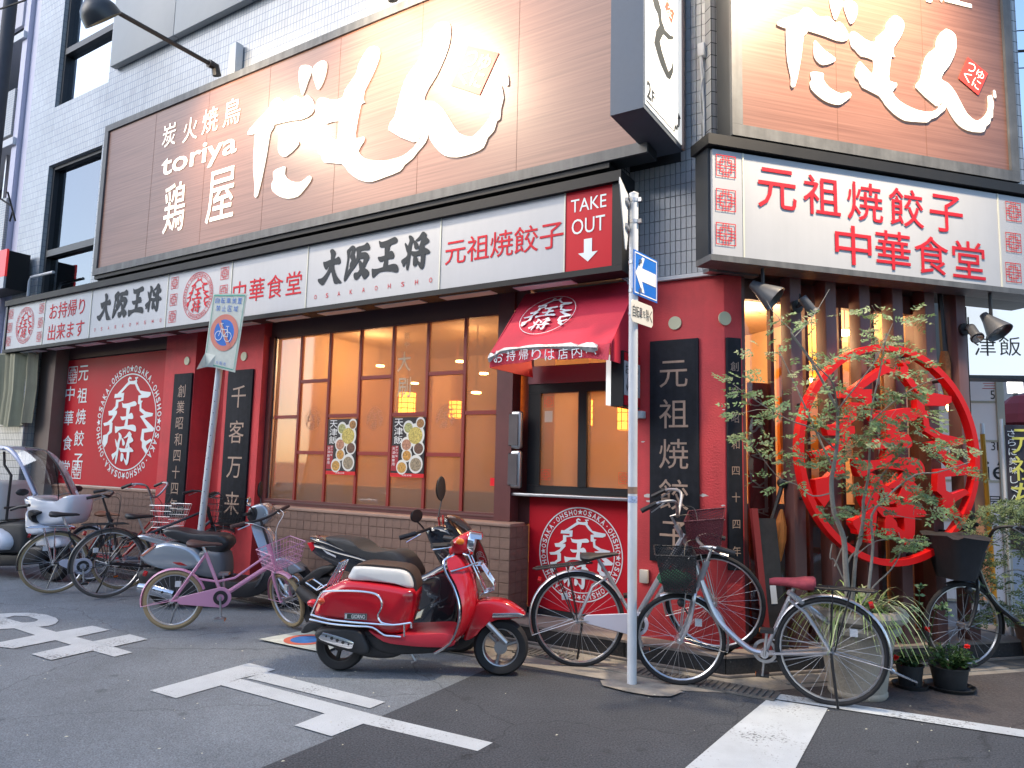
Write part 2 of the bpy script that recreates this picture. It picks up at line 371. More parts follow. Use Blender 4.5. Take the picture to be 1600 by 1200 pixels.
# ================================================================ materials
def asphalt(name, c, sc, contrast, patch):
    m = mat(name, c, .9); nt = m.node_tree; b = nt.nodes['Principled BSDF']; tc = [n for n in nt.nodes if n.type == 'TEX_COORD'][0]
    n1 = N(nt, 'ShaderNodeTexNoise'); n1.inputs['Scale'].default_value = sc; n1.inputs['Detail'].default_value = 3
    n2 = N(nt, 'ShaderNodeTexNoise'); n2.inputs['Scale'].default_value = 1.3; n2.inputs['Detail'].default_value = 6; n2.inputs['Roughness'].default_value = .7
    v = N(nt, 'ShaderNodeTexVoronoi'); v.inputs['Scale'].default_value = sc*.55
    for n in (n1, n2, v): nt.links.new(tc.outputs['Object'], n.inputs[0])
    r1 = N(nt, 'ShaderNodeMapRange'); r1.inputs[1].default_value = .3; r1.inputs[2].default_value = .7; r1.inputs[3].default_value = 1-contrast; r1.inputs[4].default_value = 1+contrast
    r2 = N(nt, 'ShaderNodeMapRange'); r2.inputs[1].default_value = .3; r2.inputs[2].default_value = .7; r2.inputs[3].default_value = 1-patch; r2.inputs[4].default_value = 1+patch
    r3 = N(nt, 'ShaderNodeMapRange'); r3.inputs[1].default_value = .0; r3.inputs[2].default_value = .16; r3.inputs[3].default_value = 1+contrast*1.6; r3.inputs[4].default_value = 1.
    nt.links.new(n1.outputs[0], r1.inputs[0]); nt.links.new(n2.outputs[0], r2.inputs[0]); nt.links.new(v.outputs['Distance'], r3.inputs[0])
    a = N(nt, 'ShaderNodeMath', operation='MULTIPLY'); bb = N(nt, 'ShaderNodeMath', operation='MULTIPLY')
    nt.links.new(r1.outputs[0], a.inputs[0]); nt.links.new(r2.outputs[0], a.inputs[1]); nt.links.new(a.outputs[0], bb.inputs[0]); nt.links.new(r3.outputs[0], bb.inputs[1])
    # dark spots of old gum and oil
    n3 = N(nt, 'ShaderNodeTexVoronoi'); n3.inputs['Scale'].default_value = 3.1; nt.links.new(tc.outputs['Object'], n3.inputs[0])
    r4 = N(nt, 'ShaderNodeMapRange'); r4.inputs[1].default_value = .07; r4.inputs[2].default_value = .14; r4.inputs[3].default_value = .72; r4.inputs[4].default_value = 1.
    nt.links.new(n3.outputs['Distance'], r4.inputs[0]); cc = N(nt, 'ShaderNodeMath', operation='MULTIPLY'); nt.links.new(bb.outputs[0], cc.inputs[0]); nt.links.new(r4.outputs[0], cc.inputs[1])
    wn = N(nt, 'ShaderNodeTexNoise'); wn.inputs['Scale'].default_value = 2.2; wn.inputs['Detail'].default_value = 5; nt.links.new(tc.outputs['Object'], wn.inputs[0])
    wa = N(nt, 'ShaderNodeVectorMath', operation='MULTIPLY_ADD'); wa.inputs[1].default_value = (.5, .5, 0); nt.links.new(wn.outputs['Color'], wa.inputs[0]); nt.links.new(tc.outputs['Object'], wa.inputs[2])
    ck = N(nt, 'ShaderNodeTexVoronoi', feature='DISTANCE_TO_EDGE'); ck.inputs['Scale'].default_value = .42; nt.links.new(wa.outputs[0], ck.inputs[0])
    cr = N(nt, 'ShaderNodeMapRange'); cr.inputs[1].default_value = .0; cr.inputs[2].default_value = .004; cr.inputs[3].default_value = .62; cr.inputs[4].default_value = 1.; nt.links.new(ck.outputs['Distance'], cr.inputs[0])
    c2 = N(nt, 'ShaderNodeMath', operation='MULTIPLY'); nt.links.new(cc.outputs[0], c2.inputs[0]); nt.links.new(cr.outputs[0], c2.inputs[1]); cc = c2
    s = N(nt, 'ShaderNodeVectorMath', operation='SCALE'); s.inputs[0].default_value = c; nt.links.new(cc.outputs[0], s.inputs['Scale']); nt.links.new(s.outputs[0], b.inputs['Base Color'])
    bp = N(nt, 'ShaderNodeBump'); bp.inputs['Strength'].default_value = .6; bp.inputs['Distance'].default_value = .006; nt.links.new(v.outputs['Distance'], bp.inputs['Height']); nt.links.new(bp.outputs[0], b.inputs['Normal'])
    return m
def tilemat(name, c, mort, tw, th, wall_axis='x', bias=0.):
    """small wall tiles too far away to pick apart"""
    m = mat(name, c, .25, spec=.5); nt = m.node_tree; b = nt.nodes['Principled BSDF']; tc = [n for n in nt.nodes if n.type == 'TEX_COORD'][0]
    sp = N(nt, 'ShaderNodeSeparateXYZ'); nt.links.new(tc.outputs['Object'], sp.inputs[0]); cb = N(nt, 'ShaderNodeCombineXYZ')
    ad = N(nt, 'ShaderNodeMath', operation='ADD'); nt.links.new(sp.outputs[0], ad.inputs[0]); nt.links.new(sp.outputs[1], ad.inputs[1])
    nt.links.new(ad.outputs[0], cb.inputs[0]); nt.links.new(sp.outputs[2], cb.inputs[1])
    br = N(nt, 'ShaderNodeTexBrick'); br.offset = 0; br.inputs['Scale'].default_value = 1; br.inputs['Brick Width'].default_value = tw; br.inputs['Row Height'].default_value = th
    br.inputs['Mortar Size'].default_value = .0035; br.inputs['Mortar Smooth'].default_value = .1; br.inputs['Bias'].default_value = bias
    br.inputs['Color1'].default_value = (*[x*.93 for x in c], 1); br.inputs['Color2'].default_value = (*[min(1, x*1.07) for x in c], 1); br.inputs['Mortar'].default_value = (*mort, 1)
    nt.links.new(cb.outputs[0], br.inputs['Vector'])
    n1 = N(nt, 'ShaderNodeTexNoise'); n1.inputs['Scale'].default_value = 1.5; n1.inputs['Detail'].default_value = 6; nt.links.new(tc.outputs['Object'], n1.inputs[0])
    r = N(nt, 'ShaderNodeMapRange'); r.inputs[1].default_value = .3; r.inputs[2].default_value = .7; r.inputs[3].default_value = .84; r.inputs[4].default_value = 1.05; nt.links.new(n1.outputs[0], r.inputs[0])
    s = N(nt, 'ShaderNodeVectorMath', operation='SCALE'); nt.links.new(br.outputs['Color'], s.inputs[0]); nt.links.new(r.outputs[0], s.inputs['Scale']); nt.links.new(s.outputs[0], b.inputs['Base Color'])
    bp = N(nt, 'ShaderNodeBump'); bp.inputs['Strength'].default_value = .5; bp.inputs['Distance'].default_value = .003; bp.invert = True
    nt.links.new(br.outputs['Fac'], bp.inputs['Height']); nt.links.new(bp.outputs[0], b.inputs['Normal'])
    return m
M_OLD = asphalt('old_asphalt', (.165, .188, .212), 150, .38, .20)
M_NEW = asphalt('new_asphalt', (.055, .061, .071), 110, .65, .18)
M_BRN = asphalt('brown_paving', (.075, .066, .064), 110, .35, .15)
M_PAINT = mat('road_paint', (.50, .54, .565), .8, var=.14, vs=3, bump=.5, bs=160, streak=0)
def chip(m):
    nt = m.node_tree; b = nt.nodes['Principled BSDF']; src = b.inputs['Base Color'].links[0].from_socket; tc = [n for n in nt.nodes if n.type == 'TEX_COORD'][0]
    n1 = N(nt, 'ShaderNodeTexNoise'); n1.inputs['Scale'].default_value = 55; n1.inputs['Detail'].default_value = 6; n1.inputs['Roughness'].default_value = .75; nt.links.new(tc.outputs['Object'], n1.inputs[0])
    n2 = N(nt, 'ShaderNodeTexNoise'); n2.inputs['Scale'].default_value = 2.6; n2.inputs['Detail'].default_value = 3; nt.links.new(tc.outputs['Object'], n2.inputs[0])
    a = N(nt, 'ShaderNodeMath', operation='MULTIPLY_ADD'); a.inputs[1].default_value = .55; nt.links.new(n2.outputs[0], a.inputs[0]); nt.links.new(n1.outputs[0], a.inputs[2])
    r = N(nt, 'ShaderNodeMapRange'); r.inputs[1].default_value = .88; r.inputs[2].default_value = .94; nt.links.new(a.outputs[0], r.inputs[0])
    mx = N(nt, 'ShaderNodeMix'); mx.data_type = 'RGBA'; nt.links.new(r.outputs[0], mx.inputs['Factor']); nt.links.new(src, mx.inputs[6]); mx.inputs[7].default_value = (.17, .18, .19, 1); nt.links.new(mx.outputs[2], b.inputs['Base Color'])
chip(M_PAINT)
M_CONC = mat('gutter_concrete', (.27, .25, .22), .9, var=.3, vs=7, bump=.5, bs=60)
M_GRATE = mat('grate_steel', (.16, .16, .155), .65, metal=.5, var=.3, vs=9)
M_GRAN = mat('black_granite', (.028, .030, .034), .22, var=.35, vs=60, spec=.6)
M_LEDGE = mat('ledge_stone', (.20, .175, .16), .75, var=.25, vs=5, bump=.3)
M_RED = mat('red_render', (.58, .052, .058), .68, var=.18, vs=3.5, bump=.4, bs=70, streak=.07)
M_REDP = mat('red_panel', (.50, .008, .02), .5, var=.03, vs=2, spec=.25)
M_RFAB = mat('red_awning_cloth', (.52, .022, .055), .65, var=.12, vs=3, bump=.2, bs=90)
M_BRICK = mat('brown_tile', (.235, .145, .11), .75, var=.22, vs=7, bump=.6, bs=120, stretch=(1, 1, 3))
M_GROUT = mat('brown_grout', (.20, .122, .093), .9, var=.2)
M_DFR = mat('dark_red_frame', (.115, .035, .034), .45, var=.15, vs=6)
M_MUN = mat('muntin_red', (.25, .026, .020), .45, var=.08)
M_POST = mat('brown_post', (.135, .065, .062), .5, var=.12, vs=8, stretch=(4, 4, .5))
M_BLK = mat('black_paint', (.013, .014, .016), .55, var=.2, spec=.3)
M_SGN = mat('sign_frame', (.035, .039, .045), .42, metal=.3, var=.18, vs=5)
M_SGN2 = mat('sign_frame_worn', (.13, .135, .14), .6, metal=.2, var=.3, vs=6, streak=.25)
M_WHT = mat('sign_white', (.46, .475, .50), .4, var=.05, vs=2, spec=.3, streak=.025)
M_WSG = mat('lightbox_white', (.80, .80, .78), .4, emit=(1, 1, .96), es=.25)
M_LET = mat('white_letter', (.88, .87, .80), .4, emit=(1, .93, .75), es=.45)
M_VIN = mat('white_vinyl', (.70, .77, .80), .35)
M_RDL = mat('red_letter', (.55, .02, .035), .6, spec=.2)
M_BKL = mat('black_letter', (.03, .037, .045), .6, spec=.2)
M_GLD = mat('faded_gold', (.36, .25, .19), .5, var=.2, vs=20)
M_DPN = mat('black_wood_panel', (.020, .022, .028), .75, var=.4, vs=12, streak=.25, spec=.2)
M_TILE = mat('wall_tile', (.47, .49, .51), .2, var=.10, vs=3, spec=.6)
M_TILW = tilemat('white_wall_tile', (.46, .475, .48), (.20, .24, .31), .051, .101)
M_TILG = tilemat('grey_wall_tile', (.45, .47, .49), (.06, .065, .07), .051, .101)
M_MORT = mat('tile_mortar', (.05, .055, .06), .9)
M_PIPE = mat('pale_conduit', (.62, .64, .66), .45, var=.1)
M_CHR = mat('chrome', (.80, .81, .83), .12, metal=1.)
M_STL = mat('dull_steel', (.45, .46, .48), .35, metal=.9, var=.1)
M_BPL = mat('black_plastic', (.020, .020, .022), .5, var=.15)
M_RUB = mat('rubber', (.016, .016, .018), .75, var=.2)
M_WPOLE = mat('white_pole', (.66, .69, .72), .45, var=.10, vs=5, streak=.15)
M_GLASS = mat('dark_glass', (.02, .028, .032), .04, spec=1., coat=1.)
# brown timber-look sign board: fine horizontal lines
def boardmat():
    m = mat('brown_sign_board', (.30, .115, .075), .38); nt = m.node_tree; b = nt.nodes['Principled BSDF']; tc = [n for n in nt.nodes if n.type == 'TEX_COORD'][0]
    mp = N(nt, 'ShaderNodeMapping'); mp.inputs['Scale'].default_value = (.6, .6, 38); nt.links.new(tc.outputs['Object'], mp.inputs[0])
    n = N(nt, 'ShaderNodeTexNoise'); n.inputs['Scale'].default_value = 1.6; n.inputs['Detail'].default_value = 5; nt.links.new(mp.outputs[0], n.inputs[0])
    r = N(nt, 'ShaderNodeValToRGB'); r.color_ramp.elements[0].position = .3; r.color_ramp.elements[0].color = (.17, .080, .058, 1); r.color_ramp.elements[1].position = .7; r.color_ramp.elements[1].color = (.27, .135, .100, 1)
    nt.links.new(n.outputs[0], r.inputs[0]); nt.links.new(r.outputs[0], b.inputs['Base Color']); return m
M_BRD = boardmat()
# window glass: mostly clear with a real reflection on it
def winglass(name, tint, mixc, frost=0., fcol=(.6, .4, .28)):
    m = bpy.data.materials.new(name); m.use_nodes = True; nt = m.node_tree; nt.nodes.clear()
    o = N(nt, 'ShaderNodeOutputMaterial'); t = N(nt, 'ShaderNodeBsdfTransparent'); t.inputs[0].default_value = (*tint, 1)
    g = N(nt, 'ShaderNodeBsdfGlossy'); g.inputs['Roughness'].default_value = .03; g.inputs['Color'].default_value = (.9, .95, 1, 1)
    fr = N(nt, 'ShaderNodeFresnel'); fr.inputs[0].default_value = 1.5
    ma = N(nt, 'ShaderNodeMath', operation='MULTIPLY_ADD'); ma.inputs[1].default_value = .9; ma.inputs[2].default_value = mixc; nt.links.new(fr.outputs[0], ma.inputs[0]); ma.use_clamp = True
    mx = N(nt, 'ShaderNodeMixShader'); nt.links.new(ma.outputs[0], mx.inputs[0]); nt.links.new(g.outputs[0], mx.inputs[2])
    if frost:
        d = N(nt, 'ShaderNodeBsdfDiffuse'); d.inputs[0].default_value = (*fcol, 1); tl = N(nt, 'ShaderNodeBsdfTranslucent'); tl.inputs[0].default_value = (*fcol, 1)
        a = N(nt, 'ShaderNodeMixShader'); a.inputs[0].default_value = .6; nt.links.new(d.outputs[0], a.inputs[1]); nt.links.new(tl.outputs[0], a.inputs[2])
        m2 = N(nt, 'ShaderNodeMixShader'); m2.inputs[0].default_value = frost; nt.links.new(t.outputs[0], m2.inputs[1]); nt.links.new(a.outputs[0], m2.inputs[2]); nt.links.new(m2.outputs[0], mx.inputs[1])
    else: nt.links.new(t.outputs[0], mx.inputs[1])
    nt.links.new(mx.outputs[0], o.inputs[0]); MATS[name] = m; return m
M_WG = winglass('window_glass', (.85, .78, .70), .04, .45, (.54, .38, .26))
M_FG = winglass('frosted_glass', (.9, .8, .7), .03, .62, (.52, .30, .20))
M_CG = winglass('clear_glass', (.92, .93, .92), .02)

preload([(c, .02) for c in set('お持帰り出来ます中華食堂元祖焼餃子は店内へ炭火鳥鶏屋')] + [(c, .02) for c in 'OSAKHTEU'] + [(c, .012) for c in set('創業昭和四十四年千客万来元祖焼餃子中華食堂')])

# ================================================================ ground
def sheet(name, pts, z, m, kind='structure'):
    mb = MB(); mb.add([(x, y, z) for x, y in pts], [tuple(range(len(pts)))]); o = mb.build(name, m, kind=kind); return o
sheet('ground', [(-300, -300), (300, -300), (300, 300), (-300, 300)], -.004, M_OLD)
LB = lambda u, off: tuple((BD*u+BN*off)[:2])
sheet('new_road_surface', [(-1.385, -30), (-1.36, -2.4), (-1.40, -1.5), (-1.44, -.72), (-1.40, -.58), (-.62, -.54), (-.6, -.66), (-.34, -.70), (-.19, -.655), (-.12, -.44), (.10, -.33), (.34, -.19), (1.0, -.12), (3.0, .10), (30, 3.2), (30, -30)], 0, M_NEW)
# worn pavement strip between the white line and the gutter
sheet('brown_pavement', [(.222, -.262), (.34, -.186), (1.0, -.116), (3.0, .104), (9, .8)] + [LB(12, .30), LB(1.9, .30), LB(.35, .30)], .004, M_BRN)
def paint(name, polys, z=.001, m=None):
    mb = MB()
    for k, p in enumerate(polys):
        mb.flat(p, Fr((0, 0, z+.0005*k), (1, 0, 0), (0, 0, 1), (0, 1, 0)))
    return mb.build(name, m or M_PAINT, kind='structure')
paint('white_edge_line', [[(.316, -.163), (.341, -.285), (.69, -.245), (1.66, -.14), (9, .66), (9, .80), (1.668, .0), (.762, -.105)]], .0065)
paint('crosswalk_bar', [[(.345, -.292), (.690, -.258), (.705, -1.30), (.74, -4.2), (-.35, -4.2), (.267, -1.61), (.36, -1.2)][:0] or [(.345, -.30), (.688, -.262), (.705, -1.30), (.72, -3.2), (.24, -3.2), (.267, -1.61), (.30, -1.0)]], .0045)
def ringpts(cx, cy, rx, ry, n=24, a0=0, a1=2*math.pi): return [(cx+rx*math.cos(a0+(a1-a0)*k/n), cy+ry*math.sin(a0+(a1-a0)*k/n)) for k in range(n+1)]
def pxp(pts, ox=0, oy=0, k=1.): return [tuple(G(ox+x/k, oy+y/k)[:2]) for x, y in pts]
paint('painted_road_character', [pxp(p) for p in ([(234, 1079), (275, 1091), (345, 1071), (376, 1060), (416, 1051), (430, 1046), (389, 1036)], [(385, 1060), (416, 1050), (602, 1097), (578, 1107), (400, 1063)],
  [(345, 1071), (376, 1061), (592, 1119), (770, 1161), (746, 1174), (567, 1131), (507, 1115)], [(508, 1115), (592, 1119), (568, 1131), (518, 1151), (460, 1134)])])
paint('painted_road_character', [pxp(p, 0, 900, 4.) for p in ([(-60, 240), (60, 232), (180, 230), (290, 242), (350, 262), (365, 278), (345, 300), (300, 312), (235, 318), (130, 292), (180, 290), (215, 286), (232, 280), (238, 272), (170, 252), (90, 248), (35, 262), (-60, 262)],
  [(-60, 262), (35, 264), (130, 290), (235, 317), (350, 350), (470, 380), (585, 410), (708, 443), (828, 478), (715, 505), (580, 468), (450, 432), (350, 403), (220, 370), (90, 328), (-60, 336)],
  [(345, 352), (578, 312), (683, 338), (465, 384)], [(-60, 425), (0, 415), (225, 370), (350, 402), (80, 455), (-40, 440)], [(578, 411), (810, 366), (925, 396), (702, 445)], [(195, 490), (452, 432), (584, 467), (318, 528)])])
# gutter: concrete edge, channel and steel grating
GUT = [(-30, -.02), (-5.2, .0), (-4.1, -.02), (-1.9, -.56), (-1.4, -.575), (-.62, -.53), (-.10, -.42), (.222, -.262)]
gm = MB()
outer = [(-1.95, -.60), (-1.4, -.578), (-.62, -.53), (-.14, -.45), (.222, -.262)] + [LB(.9, .33), LB(1.9, .33), LB(12, .33)]
inner = [LB(12, -.05), LB(1.9, -.05), LB(.5, -.05), (.0, .06), (-.14, .06), (-.62, .06), (-1.4, .06), (-12, .06), (-12, -.28), (-4.6, -.30), (-3.2, -.45)]
gm.add([(x, y, .003) for x, y in outer+inner], [tuple(range(len(outer+inner)))])
gm.build('gutter_strip', M_CONC, kind='structure')
gutter = thing('drain_cover_row', 'row of worn steel and concrete drain covers along the kerb', 'drain covers', (-.8, -.25, 0))
cm = None
x = -11.6
while x < -.05:
    mb = MB(); y0 = -.30 if x < -1.9 else -.33
    mb.box(x, x+.47, y0, y0+.2, .003, .012)
    if random.random() < .6:
        for k in range(11): mb.box(x+.02+k*.04, x+.035+k*.04, y0+.02, y0+.18, .0125, .019)
        mb.build('drain_grate', M_GRATE, gutter)
    else: mb.build('drain_lid', M_CONC, gutter)
    x += .48
for k in range(14):
    mb = MB(); fr = Fr((BD*(.45+k*.5)+BN*.09)[:], BD, BN); u = 0
    mb.add([tuple((BD*(.32+k*.48+a)+BN*b)+Vector((0, 0, z))) for z in (.003, .012) for a, b in ((0, .05), (.47, .05), (.47, .23), (0, .23))], [(0, 1, 2, 3), (4, 5, 6, 7), (0, 1, 5, 4), (1, 2, 6, 5), (2, 3, 7, 6), (3, 0, 4, 7)])
    mb.build('drain_lid', M_GRATE if k % 3 else M_CONC, gutter)
# concrete pad at the pole
pad = [(-.66, -.60), (-.60, -.69), (-.42, -.715), (-.26, -.70), (-.16, -.64), (-.13, -.50), (-.28, -.42), (-.52, -.46), (-.62, -.53)]
sheet('pole_footing_patch', [(x, y) for x, y in pad], .012, M_CONC)
# leaf litter, gum and scraps on the road
mb = MB()
for k in range(150):
    x, y = random.uniform(-6, 2.6), random.uniform(-3.6, .1); r = random.uniform(.003, .011); a = random.random()*3
    mb.add([(x+r*math.cos(a), y+r*math.sin(a), .021), (x-r*.4*math.sin(a), y+r*.4*math.cos(a), .024), (x-r*math.cos(a), y-r*math.sin(a), .021), (x+r*.5*math.sin(a), y-r*.5*math.cos(a), .022)], [(0, 1, 2, 3)])
o = mb.build('road_litter', mat('litter', (.6, .58, .45), .8), kind='stuff')
# painted no-parking notice on the road behind the scooter
q = [G(*p)[:2] for p in ((404, 1001), (497, 983), (545, 1004), (505, 1022))]
sheet('road_notice_ground', q, .012, mat('notice_white', (.55, .58, .52), .7, var=.25, vs=15))
c = G(478, 1002); fr = Fr((c.x, c.y, .014), (1, 0, 0), (0, 0, 1), (0, 1, 0))
mb = MB(); annulus(mb, fr, 0, 0, .12, .17, 0.); mb.build('road_notice_ring', mat('notice_red', (.55, .13, .08), .7, var=.2, vs=12), kind='structure')
mb = MB(); mb.flat(ringpts(0, 0, .12, .12)[:-1], fr, .0); mb.build('road_notice_disc', mat('notice_blue', (.04, .15, .42), .7, var=.3, vs=12), kind='structure')

# ================================================================ plinth and step
pl = thing('building_plinth', 'black granite plinth with pale ledge running round the corner of the shop', 'plinth', (0, .1, 0))
xs = [-1.5, -.75, -.002]
segs = [(-2.3+.0, -1.5), (-1.497, -.75), (-.747, 0)]
for a, b in [(-12, -9.7), (-9.697, -8.2), (-8.197, -6.7), (-6.697, -5.2), (-5.197, -3.7), (-3.697, -2.3)] + segs:
    MB().box(a, b-.003, 0, .06, .0, .128).build('plinth_slab', M_GRAN, pl)
    if b > -2: MB().box(a, b-.003, -.004, .40, .1285, .146).build('ledge_slab', M_LEDGE, pl)
for k in range(9):
    a = .004+k*.75
    mb = MB(); mb.boxf(FB(0), a, a+.747, 0, .128, -.06, 0); mb.build('plinth_slab', M_GRAN, pl)
    mb = MB(); mb.boxf(FB(0), a+(0 if k else .003), a+.747, .1285, .146, -.5, .004); mb.build('ledge_slab', M_LEDGE, pl)
mb = MB(); mb.tube([(-12, -.012, .012), (-.012, -.012, .014)] + [tuple(BD*.01+BN*.012+Vector((0, 0, .014))), tuple(BD*7+BN*.012+Vector((0, 0, .014)))], .012, 6); mb.build('base_trim', M_LEDGE, pl)

# ================================================================ the building
bl = thing('corner_building', 'corner restaurant building clad in pale tiles with red rendered pillars', 'building', (-2, 1, 0))
# upper wall (facade A), windows cut round
ZTOP = 12.
def wallA(x0, x1, z0, z1, y0=0., y1=.25, m=None, name='wall'):
    return MB().box(x0, x1, y0, y1, z0, z1).build(name, m or M_TILW, bl)
wallA(-11.05, -10.27, .0, 13.5)
wallA(-10.267, -8.76, 5.80, 6.74); wallA(-8.757, -.82, 3.4, ZTOP); wallA(-10.267, -8.76, 9.6, ZTOP)
wallA(-8.757+.001, -8.70, 3.0, 3.397)
MB().box(-11.35, -11.053, .05, .3, 0, 13.5).build('corner_pilaster', mat('lilac_edge', (.50, .50, .62), .6), bl)
# corner wall with separate tiles
MB().box(-.817, -.07, .225, .45, 2.915, 13).build('wall_backing', M_MORT, bl)
MB().boxf(FB(-.19), .04, 3.2, 2.915, 13, -.25, 0).build('wall_backing', M_TILG, bl)
tm = {}
n = 0
xk = -.812
tme = None
for i in range(17):
    for j in range(37):
        x0 = -.812+i*.0435; z0 = 2.93+j*.092
        if z0 > 3.80 and x0 < -.40: continue
        if n >= 298: continue
        n += 1
        if tme is None:
            o = MB().box(0, .0395, -.004, .01, 0, .0885).build('tile', M_TILE, bl, bevel=.0015, seg=1); tme = o.data
        else: o = link(tme, 'tile', bl)
        if j % 9 == 5 and i % 5 == 2 or random.random() < .02: pass
        o.location = (x0, .2145+random.uniform(-.0008, .0008), z0)
MB().box(-.82, -.075, .2145, .224, 6.4, 13).build('upper_wall_face', M_TILG, bl)
MB().box(-.822, -.815, .0, .22, 2.915, 13).build('wall_return', M_TILG, bl)
# steel drip edge under the tiles
mb = MB(); mb.box(-.81, -.045, .165, .225, 2.885, 2.915); mb.build('drip_edge', M_PIPE, bl)
mb = MB(); mb.boxf(FB(-.16), -.03, .40, 2.885, 2.915, -.05, .035); mb.build('drip_edge', M_STL, bl)
# red pillars
def pillar(x0, x1, y1=.47, z1=3.0, y0=.2):
    return MB().box(x0, x1, y0, y1, .146, z1).build('red_pillar', M_RED, bl)
pillar(-7.15, -6.52); pillar(-5.93, -5.27)
mb = MB(); mb.add([(x, y, z) for z in (.146, 2.884) for x, y in ((-.80, .42), (-.80, .2), (-.043, .2), tuple((BD*.27+BN*-.163)[:2]), tuple((BD*.27+BN*-.36)[:2]), (-.25, .42))],
       [(5, 4, 3, 2, 1, 0), (6, 7, 8, 9, 10, 11)]+[(i, (i+1) % 6, 6+(i+1) % 6, 6+i) for i in range(6)]); mb.build('red_pillar', M_RED, bl, bevel=.004)
MB().box(-6.52, -5.93, .47, .5, .146, 3.0).build('red_recess_wall', M_RED, bl)
MB().box(-6.13, -6.01, .40, .469, .146, 2.95).build('grey_downpipe_cover', mat('grey_cover', (.22, .21, .25), .6, var=.1), bl)
for p in ((293, 564), (382, 557), (1055, 505)):
    c = A(*p, .2); mb = MB(); mb.cyl((c.x, .2, c.z), (0, -1, 0), .052, 0, .012, 20); mb.build('round_wall_light_cover', mat('cream_disc', (.55, .55, .38), .5), bl)
c = B(1143, 508, -.163); mb = MB(); cw = BD*.12+BN*-.163; mb.cyl((cw.x, cw.y, 2.545), BN, .052, 0, .012, 20); mb.build('round_wall_light_cover', mat('cream_disc', (.5, .5, .4), .5), bl)
# vent hood + socket on the red pillar
mb = MB(); mb.box(-.755, -.66, .12, .2, 1.80, 1.86); mb.build('small_vent_hood', M_PIPE, bl, bevel=.01)
c = A(1008, 900, .2); MB().box(c.x-.035, c.x+.035, .165, .2, c.z-.05, c.z+.05).build('socket_box', mat('beige_plastic', (.5, .46, .4), .6), bl, bevel=.006)
# worn patches where the red render has come off
mb = MB()
for (px, py, s) in ((1100, 774, 1.), (1130, 790, .5), (1131, 812, .4), (1130, 860, .6), (1014, 775, 1.2), (1015, 783, .8), (1131, 640, .35), (1005, 690, .5)):
    c = A(px, py, .2); pts = [(c.x+s*.03*(1+.5*random.random())*math.cos(a)*random.uniform(.6, 1.2), c.z+s*.010*math.sin(a)*random.uniform(.6, 1.6)) for a in [k*.63 for k in range(10)]]
    mb.flat(pts, FA(.2), .0015)
mb.build('chipped_render', mat('bare_render', (.6, .56, .52), .9), bl)
# brown tiled bases
def tiled(x0, x1, z0, z1, yf, side=True):
    MB().box(x0, x1-.004, yf+.006, .42, z0, z1-.004).build('base_wall', M_GROUT, bl)
    MB().box(x0-.0, x1+.012, yf-.012, .33, z1-.002, z1+.028).build('base_wall_sill', mat('tan_sill', (.33, .21, .16), .6, var=.15), bl, bevel=.006)
    me = None; nx = round((x1-x0)/.1); nz = round((z1-z0)/.094); wx = (x1-x0)/nx; wz = (z1-z0)/nz; brk = nx//2
    for i in range(nx):
        for j in range(nz):
            if me is None: o = MB().box(0, wx-.0016, -.004, .004, 0, wz-.0055).build('tile', M_BRICK, bl, bevel=.002, seg=1); me = o.data
            else: o = link(me, 'tile', bl)
            o.location = (x0+i*wx+(.004 if i >= brk else 0), yf+.003+random.uniform(-.0012, .0012), z0+j*wz+.002)
    if side:
        for j in range(nz):
            for i in range(3):
                MB().box(x1-.004, x1+.004, yf+.005+i*.1, yf+.10+i*.1, z0+j*wz+.002, z0+(j+1)*wz-.002).build('tile', M_BRICK, bl)
tiled(-4.95, -1.84, .146, .895, .10)
tiled(-9.75, -7.16, .146, .965, .22, False)
# soffit and header under the Osaka sign
MB().box(-10.7, -.83, -.0, .45, 2.99, 3.03).build('soffit', M_BLK, bl)
MB().box(-5.265, -1.80, .30, .42, 2.806, 2.988).build('window_header', mat('header_brown', (.10, .045, .04), .55, var=.1), bl)
MB().box(-9.75, -7.15, .30, .42, 2.82, 2.988).build('window_header', mat('header_brown', (.10, .045, .04), .55), bl)
# left end: tiled pier
MB().box(-11.04, -10.2, .001-.03, -.002, .0, 2.95).build('tiled_pier', M_TILG, bl)
MB().box(-10.19, -9.76, .12, .4, 0, 2.98).build('tan_jamb', mat('tan_jamb', (.16, .12, .10), .6, var=.1), bl)
MB().box(-10.5, -10.2, .35, .5, 0, 2.9).build('dark_doorway', M_BLK, bl)

# ---- inside of the restaurant
M_INW = mat('inside_wall', (.62, .42, .24), .8, var=.2, vs=1.5)
M_INC = mat('inside_ceiling', (.45, .32, .2), .8)
M_INL = mat('inside_low_wall', (.30, .27, .25), .8, var=.1)
rm = thing('dining_room', 'warm lit dining room seen through the restaurant windows', 'room', (-3, 2, 0))
pts = [(-5.3, .45), (-.8, .45), (-.12, .42)]
MB().box(-9.8, -.2, 3.2, 3.3, .15, 3.0).build('back_wall', M_INW, rm)
MB().box(-5.35, -5.272, .36, 3.2, .15, 3.0).build('side_wall', M_INW, rm)
mb = MB(); e0 = BD*1.98+BN*-.32; e1 = BD*1.98+BN*-2.6; mb.add([(e0.x, e0.y, .15), (e1.x, e1.y, .15), (e1.x, e1.y, 2.98), (e0.x, e0.y, 2.98)], [(0, 1, 2, 3)])
mb.build('end_wall', M_INW, rm)
poly = [(-5.3, .43), (-.25, .43), tuple((BD*.3+BN*-.32)[:2]), tuple(e0[:2]), tuple(e1[:2]), (-.5, 3.25), (-5.3, 3.25)]
mb = MB(); mb.add([(x, y, .148) for x, y in poly], [tuple(range(7))]); mb.build('room_floor', mat('inside_floor', (.16, .09, .06), .5), rm)
